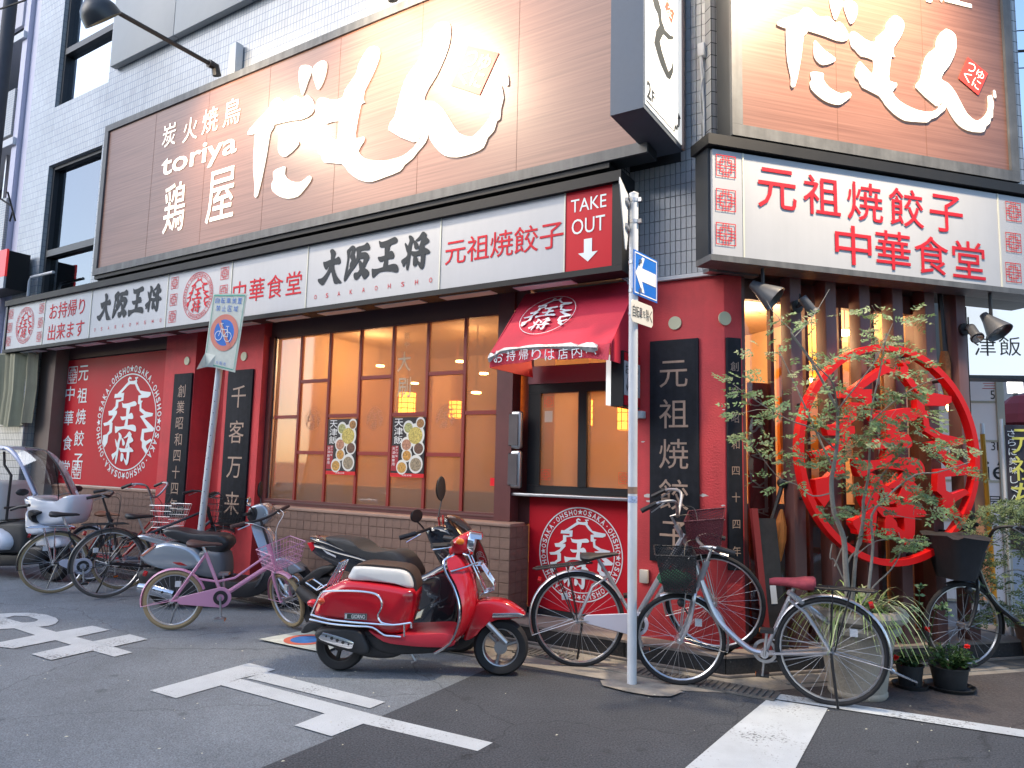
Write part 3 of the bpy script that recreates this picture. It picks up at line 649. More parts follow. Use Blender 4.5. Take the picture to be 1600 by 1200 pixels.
mb = MB(); mb.add([(x, y, 2.96) for x, y in poly], [tuple(range(7))]); mb.build('room_ceiling', M_INC, rm)
MB().box(-5.27, -1.95, .50, .58, .2, 1.16).build('booth_back', mat('booth_grey', (.42, .40, .40), .7, var=.1), rm)
for x0, x1, z0, z1, c in ((-4.4, -4.1, 1.15, 2.6, (.7, .5, .3)), (-3.1, -3.0, 1.1, 2.9, (.45, .22, .1)), (-2.6, -2.2, 1.3, 2.4, (.55, .38, .22)), (-1.2, -1.1, 1.2, 2.9, (.5, .28, .12))):
    MB().box(x0, x1, 2.2, 2.3, .15, z1).build('room_divider', mat('divider_%d' % int(-x0*10), c, .7, var=.15), rm)
M_BULB = mat('warm_bulb', (1, .8, .4), .5, emit=(1, .55, .18), es=12)
M_LANT = mat('lantern_paper', (1, .6, .25), .6, emit=(1, .30, .035), es=4.2)
# downlights
for k, (px, py, yy) in enumerate(((476, 567, 1.4), (513, 573, 1.6), (541, 611, 2.4), (744, 615, 1.4), (719, 566, 1.9), (756, 585, 2.0), (648, 600, 2.6), (594, 573, 1.8))):
    c = A(px, py, yy); z = min(c.z, 2.93)
    d = thing('ceiling_downlight', ['upper left warm downlight in the second window column', 'second warm downlight at the right side of the second window column', 'faint warm downlight low in the third window column', 'round warm downlight in the last window column above its crossbar', 'flat warm downlight at the top of the sixth window column', 'thin warm downlight streak high in the last window column', 'warm downlight behind the painted reflected lettering', 'small warm downlight over the fourth column poster pane'][k], 'ceiling lamp', (c.x, c.y, z), group='downlights inside the restaurant')
    mb = MB(); mb.cyl((c.x, c.y, z), (0, 0, 1), .055, 0, .02, 12); mb.build('lamp_glass', M_BULB, d)
    if z < 2.9: mb = MB(); mb.tube([(c.x, c.y, z+.02), (c.x, c.y, 2.96)], .006, 5); mb.build('lamp_cord', M_BLK, d)
def lamp(name, loc, e, c, r=.08, typ='POINT', rot=None, ang=80, blend=.6):
    l = bpy.data.lights.new(name, typ); l.energy = e; l.color = c; l.shadow_soft_size = r
    if typ == 'SPOT': l.spot_size = R_(ang); l.spot_blend = blend
    o = bpy.data.objects.new(name, l); COL.objects.link(o); o.location = loc
    if rot is not None: o.rotation_euler = Vector(rot).to_track_quat('-Z', 'Y').to_euler()
    return o
WARM = (1, .64, .34)
for x, y, e in ((-4.6, 1.3, 15), (-3.3, 1.5, 7), (-2.2, 1.3, 8), (-1.2, 1.3, 8)): lamp('room_lamp', (x, y, 2.7), e, WARM, .12)
for u, o_, e in ((.55, -.9, 7), (1.15, -1.3, 38), (1.65, -.8, 9)):
    p = BD*u+BN*o_; lamp('room_lamp', (p.x, p.y, 2.7), e, WARM, .12)
# lanterns
for px, py, yy, w_, h_, lab in ((636, 630, 1.1, .19, .24, 'glowing lattice lantern hanging behind the middle of the left window'), (496, 643, 1.2, .20, .22, 'glowing round lattice lantern behind the second window column from the left'),
                            (712, 640, 1.6, .16, .2, 'dim lattice lantern behind the frosted pane near the right end of the window'), (806, 620, .40, .05, .40, 'narrow orange strip lantern between the window and the takeout counter'), (976, 645, 1.0, .14, .32, 'tall orange lattice lantern inside the right pane of the takeout window'), (921, 645, 1.3, .07, .26, 'slim orange lantern inside the takeout window behind its middle bar')):
    c = A(px, py, yy); t = thing('lantern', lab, 'lantern', (c.x, c.y, c.z-h_/2))
    mb = MB(); mb.lathe([(w_*.2, -h_/2), (w_*.5, -h_/2), (w_*.5, h_/2), (w_*.2, h_/2)], c, n=14, caps=True); mb.build('lantern_shade', M_LANT, t)
    mb = MB(); nn = 8
    for k in range(nn):
        a = 2*math.pi*k/nn; q = Vector((math.cos(a)*w_*.52, math.sin(a)*w_*.52, 0)); mb.tube([c+q+Vector((0, 0, -h_/2)), c+q+Vector((0, 0, h_/2))], .004, 4)
    for h in (-.5, -.25, 0, .25, .5): mb.tube([c+Vector((math.cos(k*.524)*w_*.52, math.sin(k*.524)*w_*.52, h*h_)) for k in range(12)], .004, 4, closed=True)
    mb.tube([c+Vector((0, 0, h_/2)), Vector((c.x, c.y, 2.95))], .004, 4); mb.build('lantern_lattice', mat('lattice_wood', (.3, .07, .01), .6), t)
# ================================================================ the big window with its muntins
YW = .33
wd = thing('dining_window', 'wide restaurant window with red wooden muntins and staggered amber panes', 'window', (-3.7, YW, .95))
f = FA(YW)
mb = MB(); mb.boxf(f, -5.27, -5.19, .93, 2.81, -.06, .05); mb.build('frame_side', M_DFR, wd)
mb = MB(); mb.boxf(f, -5.19, -5.175, .97, 2.81, .0, .02); mb.build('frame_edge', M_STL, wd)
mb = MB(); mb.boxf(f, -2.12, -1.95, .925, 2.988, -.08, .06); mb.build('frame_side', M_DFR, wd)
mb = MB(); mb.boxf(f, -5.19, -2.12, .925, .985, -.05, .05); mb.build('frame_sill', M_DFR, wd)
mb = MB(); mb.boxf(f, -5.19, -2.12, .955, .968, .05, .06); mb.build('frame_lip', M_POST, wd)
mb = MB(); mb.boxf(f, -5.19, -2.12, 2.79, 2.806, -.05, .02); mb.build('frame_head', M_DFR, wd)
cols = [-5.175, -4.767, -4.316, -3.867, -3.416, -2.967, -2.517, -2.12]
bars = {0: [1.892], 1: [2.279, 1.50], 2: [1.892], 3: [2.279, 1.50], 4: [1.892], 5: [2.279, 1.50], 6: [1.892]}
for i in range(1, 7): MB().boxf(f, cols[i]-.016, cols[i]+.016, .986, 2.789, -.012, .020).build('muntin', M_MUN, wd)
for i in range(7):
    zs = [.986]+sorted(bars[i])+[2.79]
    for b in bars[i]: MB().boxf(f, cols[i]+.02, cols[i+1]-.02, b-.018, b+.018, -.010, .018).build('crossbar', M_MUN, wd)
    for k in range(len(zs)-1):
        fro = (i % 2 == 1 and k == 1)
        mb = MB(); mb.flat([(cols[i]+.018, zs[k]), (cols[i+1]-.018, zs[k]), (cols[i+1]-.018, zs[k+1]), (cols[i]+.018, zs[k+1])], f, .0)
        mb.build('pane', M_FG if fro else M_WG, wd)
        if fro:
            mb = MB(); cu = (cols[i]+cols[i+1])/2; annulus(mb, f, cu, 1.86, .115, .119, .003, n=40)
            for P in (_L, _Rt): mb.flat([(cu+x*.15, 1.86+y*.15) for x, y in P], f, .003)
            brush(mb, OU, f, cu-.055, cu+.04, 1.835, 1.91, .003); brush(mb, SHO, f, cu-.055, cu+.04, 1.75, 1.83, .004)
            mb.build('etched_crest', mat('etched', (.40, .20, .12), .7), wd)
# a small red sticker and a board's reflected writing painted as pale characters
c = A(773, 753, YW); MB().boxf(f, c.x-.035, c.x+.035, c.z-.035, c.z+.035, .0205, .022).build('sticker', mat('sticker_red', (.75, .01, .02), .4), wd)
mb = MB(); c = A(634, 565, YW)
for k, ch in enumerate('大刷'): glyph(mb, ch, f, A(632, 565+k*40, YW).x, A(632, 565+k*40, YW).z, .17, .20, .004, .02)
for k, ch in enumerate('京や'): glyph(mb, ch, f, A(636, 525+k*14, YW).x, A(636, 525+k*14, YW).z, .07, .07, .004, .0)
mb.build('painted_reflected_lettering', mat('reflection_tint', (.50, .42, .30), .5), wd)

# posters
M_POB = mat('poster_black', (.022, .018, .022), .35, var=.2)
def poster(x0, x1, z0, z1, y, label):
    t = thing('menu_poster', label, 'poster', ((x0+x1)/2, y, z0), group=None); fp = FA(y); W = x1-x0; H = z1-z0
    MB().boxf(fp, x0, x1, z0+.065*H, z1, 0, .004).build('poster_sheet', M_POB, t)
    MB().boxf(fp, x0-.004, x1+.004, z0, z0+.064*H, 0, .004).build('red_strip', mat('poster_red', (.62, .01, .015), .4), t)
    MB().boxf(fp, x0+.002, x0+.22*W, z0+.10*H, z0+.52*H, .0042, .0048).build('red_side_panel', mat('poster_crimson', (.35, .02, .03), .4), t)
    mb = MB()
    for k, ch in enumerate('天津飯'): glyph(mb, ch, fp, x0+.20*W, z1-(.09+k*.145)*H, .27*W, .135*H, .006, .035)
    mb.split('brush_lettering', mat('poster_white', (.8, .8, .78), .5), t)
    mb = MB()
    for k, ch in enumerate('天津飯専用'): glyph(mb, ch, fp, x0+.075*W, z1-(.53+k*.065)*H, .09*W, .05*H, .006, .01)
    for k, ch in enumerate('まかり飯'): glyph(mb, ch, fp, x0+.17*W, z1-(.50+k*.05)*H, .07*W, .035*H, .006, .0)
    glyph(mb, '大阪王将', fp, x0+.5*W, z0+.032*H, .3*W, .03*H, .006, .02); mb.build('small_lettering', mat('poster_white', (.8, .8, .78), .5), t)
    for bx, bz, r, c1 in ((.72, .70, .27, (.50, .40, .10)), (.50, .80+.03, .16, (.34, .34, .13)), (.86, .90, .14, (.32, .15, .04)), (.46, .545, .175, (.42, .20, .12)), (.83, .485, .17, (.13, .06, .035)), (.48, .365, .16, (.50, .25, .05)), (.34, .165, .17, (.50, .27, .06)), (.76, .22, .21, (.28, .22, .14))):
        r2 = min(r*W, (1-bx)*W+r*W*.5); cu, cv = x0+bx*W, z0+bz*H
        if cu+r2 > x1: r2 = x1-cu
        mb = MB(); mb.flat(ringpts(cu, cv, r2, r2*1.02, 20)[:-1], fp, .0052+.0003*bx); mb.build('dish_print', mat('dish_white', (.7, .69, .64), .4), t)
        mb = MB(); mb.flat(ringpts(cu, cv-.004, r2*.80, r2*.74, 18)[:-1], fp, .0062+.0003*bx); mb.build('food_print', mat('food_%d' % int(c1[0]*100+c1[1]*1000), c1, .5, var=.75, vs=60), t)
poster(-4.274, -3.855, 1.275, 1.856, .302, 'black menu poster of rice dishes on the left half of the window')
poster(-3.372, -2.955, 1.275, 1.860, .302, 'black menu poster of rice dishes on the middle of the window under the lantern')

# ================================================================ left red window with crest
lw = thing('crest_window', 'red window panel with large white round crest left of the pillars', 'window', (-8.5, .3, 1)); f = FA(.3)
MB().boxf(f, -10.02, -7.16, 1.005, 2.80, -.05, 0).build('red_sheet', M_REDP, lw)
MB().boxf(f, -10.02, -7.16, .965, 1.003, -.05, .045).build('sill', M_STL, lw)
MB().boxf(f, -9.755+.0, -9.74, 1.005, 2.81, 0, .01).build('edge_strip', M_STL, lw) if False else None
mb = MB(); c0 = f.px(201, 662); cu, cv = A(200, 659, .3).x, A(200, 659, .3).z
rr = (A(200, 567, .3).z-A(195, 753, .3).z)/2
crest(mb, f, cu, cv, rr*1.0, .004, ring='inner'); mb.build('crest', M_VIN, lw)
mb = MB()
for k, ch in enumerate('元祖焼餃子'):
    q = [(131, 583), (129, 618), (127, 651), (124, 685), (122, 723-2)][k]; p = A(*q, .3); glyph(mb, ch, f, p.x, p.z, .26, .22, .004, .02)
for k, ch in enumerate('中華食堂'):
    q = [(110, 615), (108, 653), (106, 692), (102, 731)][k]; p = A(*q, .3); glyph(mb, ch, f, p.x, p.z, .25, .21, .004, .02)
p = A(114, 586, .3); lattice(mb, f, p.x, p.z, .24, .004, .12); p = A(120, 734, .3); lattice(mb, f, p.x, p.z, .24, .004, .12)
mb.split('lettering', M_VIN, lw)

# ================================================================ the long white sign
YS = -.18
fs = FA(YS)
ls = thing('long_white_sign', 'long white sign box with black and red characters over the ground floor', 'shop sign', (-5.5, YS, 2.9))
ZB = A(800, 439, YS).z; ZT = A(7, 479, YS).z
ZT = 3.605; ZB = 2.953
divs = [-10.66, -9.555, -8.312, -6.60, -5.395, -4.179, -2.462, -1.203, -.786]
for i in range(8):
    m = M_REDP if i == 7 else M_WHT
    MB().boxf(fs, divs[i]+.006, divs[i+1]-.006, ZB, ZT, -.05, 0).build('sign_panel', m, ls)
for i in range(1, 8): MB().boxf(fs, divs[i]-.0055, divs[i]+.0055, ZB, ZT, -.05, .008).build('divider', mat('cream_strip', (.62, .62, .52), .5), ls)
MB().boxf(fs, -10.70, -.70, ZT+.002, ZT+.085, -.22, .045).build('top_cap', M_BLK, ls)
MB().boxf(fs, -10.70, -.70, ZB-.050, ZB-.002, -.20, .018).build('bottom_rail', M_BLK, ls)
MB().boxf(fs, -.784, -.70, ZB-.001, ZT+.001, -.20, .018).build('end_cap', M_BLK, ls)
MB().boxf(fs, -10.70, -10.662, ZB-.001, ZT+.001, -.20, .018).build('end_cap', M_SGN, ls)
x = -10.3
while x < -1.2:
    MB().boxf(fs, x, x+.55, ZB-.058, ZB-.051, -.17, -.05).build('soffit_light_slot', M_PIPE, ls); x += .78
zc = (ZB+ZT)/2; H = ZT-ZB
def par(i): return (divs[i]+divs[i+1])/2
for i_, r_ in ((0, .27), (3, .28)): mb = MB(); crest(mb, fs, par(i_), zc, r_, .004, ring='both'); mb.build('crest', M_RDL, ls)
mb = MB()
for i in (0, 3):
    for s in (-1, 1):
        for k in (-1, 0, 1): lattice(mb, fs, par(i)+s*(.47 if i else .46), zc+k*.205, .135, .004, .10)
mb.split('fretwork_mark', M_RDL, ls)
mb = MB(); line(mb, 'お持帰り', fs, par(1)-.37, zc+.13, .25, .25, bold=.02); line(mb, '出来ます', fs, par(1)-.37, zc-.17, .25, .25, bold=.02)
line(mb, '中華食堂', fs, -5.25, zc-.045, .27, .292, bold=.02)
u0 = A(712, 390, YS).x; u1 = A(862, 372, YS).x; line(mb, '元祖焼餃子', fs, u0, zc-.0, .245, (u1-u0)/4, bold=.02)
for i in (2, 5):
    a, b = divs[i]+.14, divs[i+1]-.10
    for k, ch in enumerate('OSAKAOHSHO'): glyph(mb, ch, fs, a+(b-a)*k/9, ZB+.10, .035, .045, .004, .0)
mb.split('red_lettering', M_RDL, ls)
mb = MB()
for i in (2, 5):
    a, b = divs[i]+.15, divs[i+1]-.10; w_ = (b-a)/4
    for k, ch in enumerate((DAI, HAN, OU, SHO)): brush(mb, ch, fs, a+w_*k+.015, a+w_*(k+1)-.025, zc-.115+(.01 if k == 3 else 0), zc+.235, .004, 0, .006)
mb.split('black_brush_lettering', M_BKL, ls)
mb = MB(); uc = par(7); glyph(mb, 'TAKE', fs, uc, ZT-.12, .31, .105, .004, .0); glyph(mb, 'OUT', fs, uc, ZT-.295, .29, .125, .004, .0)
mb.flat([(uc-.035, zc-.08), (uc+.035, zc-.08), (uc+.035, zc-.19), (uc+.085, zc-.19), (uc, zc-.265), (uc-.085, zc-.19), (uc-.035, zc-.19)], fs, .004)
mb.split('white_lettering', M_VIN, ls)

# ================================================================ brown grill-house signs
def grill_sign(t, fr, x0, x1, z0, z1, map_):
    MB().boxf(fr, x0, x1, z0, z1, -.20, -.03).build('sign_box', M_SGN, t)
    MB().boxf(fr, x0+.09, x1-.09, z0+.09, z1-.09, -.03, -.022).build('sign_board', M_BRD, t)
    for a, b, c, d in ((x0, x1, z0, z0+.088), (x0, x1, z1-.088, z1), (x0, x0+.088, z0+.089, z1-.089), (x1-.088, x1, z0+.089, z1-.089)):
        MB().boxf(fr, a, b, c, d, -.03, 0).build('sign_frame', M_SGN2, t)
    n = 7 if x1-x0 > 5 else 3
    for k in range(1, n): 
        u = x0+.09+(x1-x0-.18)*k/n; MB().boxf(fr, u-.0018, u+.0018, z0+.09, z1-.09, -.0225, -.0205).build('board_joint', mat('joint', (.15, .07, .05), .6), t)
ga = thing('grill_house_sign', 'large brown sign board with white brush characters on the long street side', 'shop sign', (-4.5, -.2, 3.8)); fa = FA(-.20)
GZ0, GZ1 = 3.797, 5.885
grill_sign(ga, fa, -8.33, -.50, GZ0, GZ1, None)
MB().boxf(fa, -8.31, -.82, GZ0-.05, GZ0-.003, -.199, -.02).build('underside_tray', M_BLK, ga)
mb = MB()
for s in NAME_STROKES: mb.prism([(p[0], p[1]) for p in smc([(a, b, 0) for a, b in s], 2)], FA(-.18), .004, .013)
mb.build('raised_brush_name', M_LET, ga)
M_SEAL = mat('seal_red', (.70, .06, .04), .5)
mb = MB(); mb.prism(NAME_SEAL, FA(-.18), .003, .006); mb.build('red_seal', M_SEAL, ga)
def seal_text(fr, q, d):
    mb = MB(); c = [sum(p[i] for p in q)/4 for i in (0, 1)]
    e1 = Vector((q[1][0]-q[0][0], q[1][1]-q[0][1])); e2 = Vector((q[3][0]-q[0][0], q[3][1]-q[0][1]))
    rot = math.atan2(e1.y, e1.x); s = min(e1.length, e2.length)*.34
    for ch, a, b in (('つ', .28, .28), ('く', .28, .70), ('ゆ', .72, .28), ('に', .72, .70)):
        glyph(mb, ch, fr, q[0][0]+e1.x*a+e2.x*b, q[0][1]+e1.y*a+e2.y*b, s, s*1.1, d, .03, rot)
    return mb
seal_text(FA(-.18), NAME_SEAL, .009).build('seal_lettering', M_LET, ga)
mb = MB()
ft = FA(-.18)
for ch, px, py, s in (('炭', 265, 211, .30), ('火', 298, 202, .30), ('焼', 329, 188, .31), ('鳥', 363, 175, .32)):
    p = A(px, py, -.18); glyph(mb, ch, ft, p.x, p.z, s*.95, s, .006, .015)
p0, p1 = A(257, 258, -.18), A(366, 228, -.18); glyph(mb, 'toriya', ft, (p0.x+p1.x)/2, (p0.z+p1.z)/2-.03, abs(p1.x-p0.x)+.1, .33, .006, .012)
for ch, px, py, w_, h_ in (('鶏', 273, 324, .42, .62), ('屋', 345, 305, .50, .62)):
    p = A(px, py, -.18); glyph(mb, ch, ft, p.x, p.z, w_, h_, .006, .03)
mb.split('white_lettering', M_LET, ga)

gb = thing('grill_house_sign', 'brown sign board with white brush characters above the white sign on the side facade', 'shop sign', tuple(BD*1.4+BN*.15+Vector((0, 0, 3.83)))); fb = FB(.15)
BX0, BX1, BZ0, BZ1 = .005, 2.713, 3.832, 6.6
grill_sign(gb, fb, BX0, BX1, BZ0, BZ1, None)
# same name, scaled on to this board
def bpt(x, y): q = B(x, y, .13); return q.x, q.z
Ra = min(p[0] for p in NAME_STROKES[3]), min(p[1] for p in NAME_STROKES[3])      # foot of the long stroke
Rb = NAME_STROKES[8][2]                                                           # fleck at the end
Ba, Bb = bpt(1229, 138), bpt(1554, 140)
kx = (Bb[0]-Ba[0])/(Rb[0]-Ra[0]); 
top_a = max(p[1] for p in NAME_STROKES[7]); bot_a = min(p[1] for p in NAME_STROKES[7])
tb, bb_ = bpt(1480, 47)[1], bpt(1530, 208)[1]; kz = (tb-bb_)/(top_a-bot_a)
def mp(p): return (Ba[0]+(p[0]-Ra[0])*kx, bb_+(p[1]-bot_a)*kz)
mb = MB()
for s in NAME_STROKES: mb.prism([(p[0], p[1]) for p in smc([(*mp(q), 0) for q in s], 2)], FB(.13), .004, .012)
mb.build('raised_brush_name', M_LET, gb)
sb = [mp(p) for p in NAME_SEAL]
mb = MB(); mb.prism(sb, FB(.13), .003, .006); mb.build('red_seal', M_SEAL, gb); seal_text(FB(.13), sb, .009).build('seal_lettering', M_LET, gb)
mb = MB(); c = bpt(1492, 4); glyph(mb, '屋', FB(.13), c[0], c[1]+.19, .34, .44, .006, .03); c = bpt(1432, -6); glyph(mb, '鶏', FB(.13), c[0], c[1]+.19, .34, .44, .006, .03)
mb.split('white_lettering', M_LET, gb)

# ================================================================ white sign on the side facade
ws = thing('white_fret_sign', 'white sign box with two rows of red characters between red fretwork marks', 'shop sign', tuple(BD*1.5+BN*.15+Vector((0, 0, 2.9)))); 
WX0, WX1, WZ0, WZ1 = -.16, 3.12, 2.925, 3.70
MB().boxf(fb, WX0-.022, WX1+.05, WZ0-.03, WZ1+.02, -.20, -.03).build('sign_box', M_SGN, ws)
MB().boxf(fb, WX0, WX1, WZ0, WZ1, -.03, -.002).build('sign_face', M_WHT, ws)
MB().boxf(fb, WX0-.05, WX1+.08, WZ1+.021, WZ1+.10, -.22, .03).build('top_cap', M_BLK, ws)
MB().boxf(fb, WX0-.023, WX1+.05, WZ0-.045, WZ0-.001, -.20, .006).build('bottom_rail', M_SGN2, ws)
mb = MB()
d1 = B(1161, 270, .15).x; d2 = B(1561, 350, .15).x
for d_ in (d1, d2): MB().boxf(fb, d_-.006, d_+.006, WZ0, WZ1, -.003, .003).build('divider', mat('cream_strip', (.62, .62, .52), .5), ws)
mb = MB()
for px, ys_ in ((1134, (260, 313, 366)), (1583, (331, 379, 426))):
    for y_ in ys_: p = B(px, y_, .15); lattice(mb, fb, p.x, p.z, .155 if px < 1300 else .155, .004, .10)
mb.split('fretwork_mark', M_RDL, ws)
mb = MB()
a = B(1214, 297, .15); b = B(1478, 333, .15)
for k, ch in enumerate('元祖焼餃子'):
    t_ = k/4; glyph(mb, ch, fb, a.x+(b.x-a.x)*t_, (a.z+b.z)/2, .325, .30, .004, .022)
a = B(1333, 385, .15); b = B(1513, 405, .15)
for k, ch in enumerate('中華食堂'):
    t_ = k/3; glyph(mb, ch, fb, a.x+(b.x-a.x)*t_, (a.z+b.z)/2, .325, .30, .004, .022)
mb.split('red_lettering', M_RDL, ws)

# ================================================================ projecting sign
fz = 3.875
ps = thing('projecting_sign', 'tall projecting box sign at the corner with brush strokes and a stair arrow', 'shop sign', (-.44, -.3, fz))
MB().box(-.57, -.322, -.71, .10, fz, 8.2).build('sign_box', mat('blue_grey_steel', (.085, .105, .135), .5, metal=.2, var=.15, vs=5), ps)
fp = Fr((-.320, 0, 0), (0, 1, 0), (1, 0, 0))
MB().boxf(fp, -.690, .055, fz+.035, 8.1, 0, .006).build('light_face', M_WSG, ps)
MB().boxf(fp, .056, .098, fz, 8.1, 0, .02).build('edge_strip', mat('edge_brown', (.2, .14, .13), .5), ps)
for z in (fz+.1, fz+1.35): MB().box(-.47, -.42, .1, .21, z, z+.16).build('bracket', M_BLK, ps)
def q_(x, y): return fp.px(x, y)
mb = MB()
def cv(ps_): return [q_(800+x/4, y/4) for x, y in ps_]
mb.flat(cv([(870,-10),(905,-10),(925,60),(930,130),(950,190),(985,225),(1008,230),(998,250),(970,248),(940,215),(918,260),(930,320),(955,400),(972,450),(992,420),(998,385),(1003,395),(1000,455),(982,500),(960,485),(925,410),(905,350),(882,268),(895,190),(915,160),(905,90),(885,50)]), fp, .009)
for ch, px, py, s in (('2', 1012.5, 142, .13), ('F', 1019, 152, .09), ('こ', 1034, 170, .055), ('こ', 1040, 177, .055), ('か', 1046, 184, .06), ('ら', 1050, 190, .06)):
    p = q_(px, py); glyph(mb, ch, fp, p[0], p[1], s*.62, s, .009, .03)
mb.flat(cv([(832, 622), (1008, 822), (1008, 828), (832, 632)]), fp, .009)
mb.flat(cv([(1008, 790), (1012, 780), (1020, 800), (1020, 775), (1030, 790), (1030, 745), (1027, 745), (1033, 705), (1046, 745), (1040, 745), (1040, 780), (1035, 800), (1028, 795), (1025, 815), (1012, 805), (1012, 825), (1006, 820)]), fp, .011)
mb.build('brush_and_arrow_print', M_BKL, ps)
mb = MB(); sq = cv([(965, -5), (1008, 85), (990, 152), (948, 42)]); mb.flat(sq, fp, .010); mb.build('red_seal', M_SEAL, ps)
mb = MB()
for k, ch in enumerate('つくゆに'): p = q_(1041+3.5*(k//2)+1, 8+12*(k % 2)+3*(k//2)); glyph(mb, ch, fp, p[0], p[1], .05, .05, .012, .02)
mb.split('seal_lettering', M_LET, ps)

# ================================================================ hanging character boards on the pillars
def board(fr, u0, u1, z0, z1, text, label, off=0, bold=.012):
    c = fr.p((u0+u1)/2, z0); t = thing('character_board', label, 'sign board', tuple(c), group=None)
    MB().boxf(fr, u0, u1, z0, z1, .001, .026).build('wooden_board', M_DPN, t, bevel=.004)
    mb = MB(); n = len(text); pitch = (z1-z0-.16)/n; s = min((u1-u0)*.55, pitch*.74)
    for k, ch in enumerate(text):
        bx = GL.get((ch, bold)) 
        if bx is None: preload([(ch, bold)]); bx = GL[(ch, bold)]
        x0, x1, y0, y1 = bx[2]; glyph(mb, ch, fr, (u0+u1)/2, z1-.13-pitch*(k+.45), (x1-x0)*s*1.15, (y1-y0)*s*1.15, .0285, bold)
    mb.split('gold_lettering', M_GLD, t)
fpil = FA(.2)
board(fpil, -6.90, -6.535, .70, 2.45, '創業昭和四十四年', 'narrow black board with eight faded gold characters on the left red pillar')
board(fpil, -5.84, -5.395, .66, 2.44, '千客万来', 'black board with four widely spaced gold characters left of the big window')
board(fpil, -.622, -.235, .72, 2.41, '元祖焼餃子', 'wide black board with large gold characters on the corner pillar')
board(FB(-.163), .125, .245, .70, 2.40, '創業昭和四十四年', 'slim black board with small gold characters round the corner on the side face')

# ================================================================ takeout counter
YC = .42
tk = thing('takeout_counter', 'takeout counter window with black sliding sash over a red crest panel', 'takeout window', (-1.35, YC, .15)); f = FA(YC)
MB().boxf(f, -1.838, -.80, .20, 1.145, -.05, .0).build('red_counter_panel', M_REDP, tk)
MB().boxf(f, -1.838, -.80, .146, .198, -.05, .01).build('counter_skirting', M_GRAN, tk)
mb = MB(); crest(mb, f, _cc[0], _cc[1], _cr, .004, ring='both'); mb.build('crest', M_VIN, tk)
MB().boxf(f, -1.99, -.80, 1.150, 1.175, -.05, .13).build('steel_shelf', M_STL, tk, bevel=.004)
for a, b, c, d in ((-1.86, -.80, 1.178, 1.245), (-1.86, -.80, 2.06, 2.14), (-1.86, -1.735, 1.246, 2.059), (-.885, -.80, 1.246, 2.059), (-1.355, -1.275, 1.246, 2.059)):
    MB().boxf(f, a, b, c, d, -.06, .02 if a != -1.355 else .028).build('sash_rail', M_BLK, tk)
MB().boxf(f, -1.86, -.80, 2.142, 2.30, -.06, .03).build('fascia', mat('plum_fascia', (.20, .07, .085), .6), tk)
for a, b in ((-1.734, -1.356), (-1.274, -.886)):
    mb = MB(); mb.flat([(a, 1.246), (b, 1.246), (b, 2.059), (a, 2.059)], f, .0); mb.build('pane', M_WG, tk)
mb = MB(); lattice(mb, f, -1.68, 1.34, .09, .004, .10); lattice(mb, f, -.94, 1.33, .09, .004, .10); lattice(mb, f, -1.66, 1.98, .09, .004, .10); mb.build('fret_sticker', mat('sticker_red2', (.5, .05, .03), .5), tk)
mb = MB(); mb.flat([(-1.70, 1.80), (-1.62, 1.80), (-1.62, 1.90), (-1.70, 1.90)], f, .003); mb.build('notice', mat('notice_pale', (.5, .4, .32), .6), tk)
MB().boxf(FA(.45), -2.0, -1.84, .90, 2.98, -.4, 0).build('dark_jamb', M_DFR, tk)
# two rounded metal menu holders on the jamb
for k, (z0, z1) in enumerate(((1.56, 1.895), (1.215, 1.545))):
    t = thing('metal_menu_holder', ('upper' if k == 0 else 'lower')+' rounded metal menu holder on the jamb beside the takeout window', 'menu holder', (-1.93, .30, z0))
    MB().box(-2.0, -1.86, .27, .33, z0, z1).build('holder_rim', M_STL, t, bevel=.022, seg=3)
    MB().box(-1.977, -1.883, .262, .268, z0+.03, z1-.03).build('holder_sheet', mat('holder_grey', (.10, .09, .095), .3, var=.2), t)
# awning
aw = thing('red_awning', 'red cloth awning with white crest and torn valance over the takeout counter', 'awning', (-1.3, .1, 2.3))
yb, zb, yf2, zf = .19, 2.92, -.33, 2.325; x0, x1 = -1.79, -.73
mb = MB(); nx = 10
rsT = []
for k in range(nx+1):
    x_ = x0+(x1-x0)*k/nx; sag = .012*math.sin(math.pi*k/nx*3)
    rsT.append([(x_, yb, zb), (x_, (yb+yf2)/2, (zb+zf)/2-.012+sag*.4), (x_, yf2, zf), (x_, yf2+.015, zf-.004), (x_, (yb+yf2)/2+.012, (zb+zf)/2-.025+sag*.4), (x_, yb+.012, zb-.01)])
mb.rings(rsT, smooth=False); mb.build('awning_slope', M_RFAB, aw)
for x_ in (x0, x1):
    mb = MB(); mb.add([(x_, yb, zb), (x_, yf2, zf), (x_, yf2, zf-.13), (x_, yb+.15, zf-.13), (x_+.008, yb, zb), (x_+.008, yf2, zf), (x_+.008, yf2, zf-.13), (x_+.008, yb+.15, zf-.13)], [(0, 1, 2, 3), (4, 5, 6, 7), (0, 1, 5, 4), (1, 2, 6, 5), (2, 3, 7, 6), (3, 0, 4, 7)]); mb.build('awning_cheek', M_RFAB, aw)
mb = MB(); up_, lo_ = [], []
for k in range(25):
    t_ = k/24; x_ = x0+(x1-x0)*t_; w_ = .018*math.sin(t_*11)+.01*math.sin(t_*23)
    up_.append((x_, yf2-.002, zf)); lo_.append((x_, yf2-.012+w_, zf-.125+.035*math.sin(math.pi*t_)+.006*math.sin(t_*17)))
rs = [[u_, l_, (l_[0], l_[1]+.008, l_[2]), (u_[0], u_[1]+.008, u_[2])] for u_, l_ in zip(up_, lo_)]
mb.rings(rs, smooth=False); mb.build('valance', M_RFAB, aw)
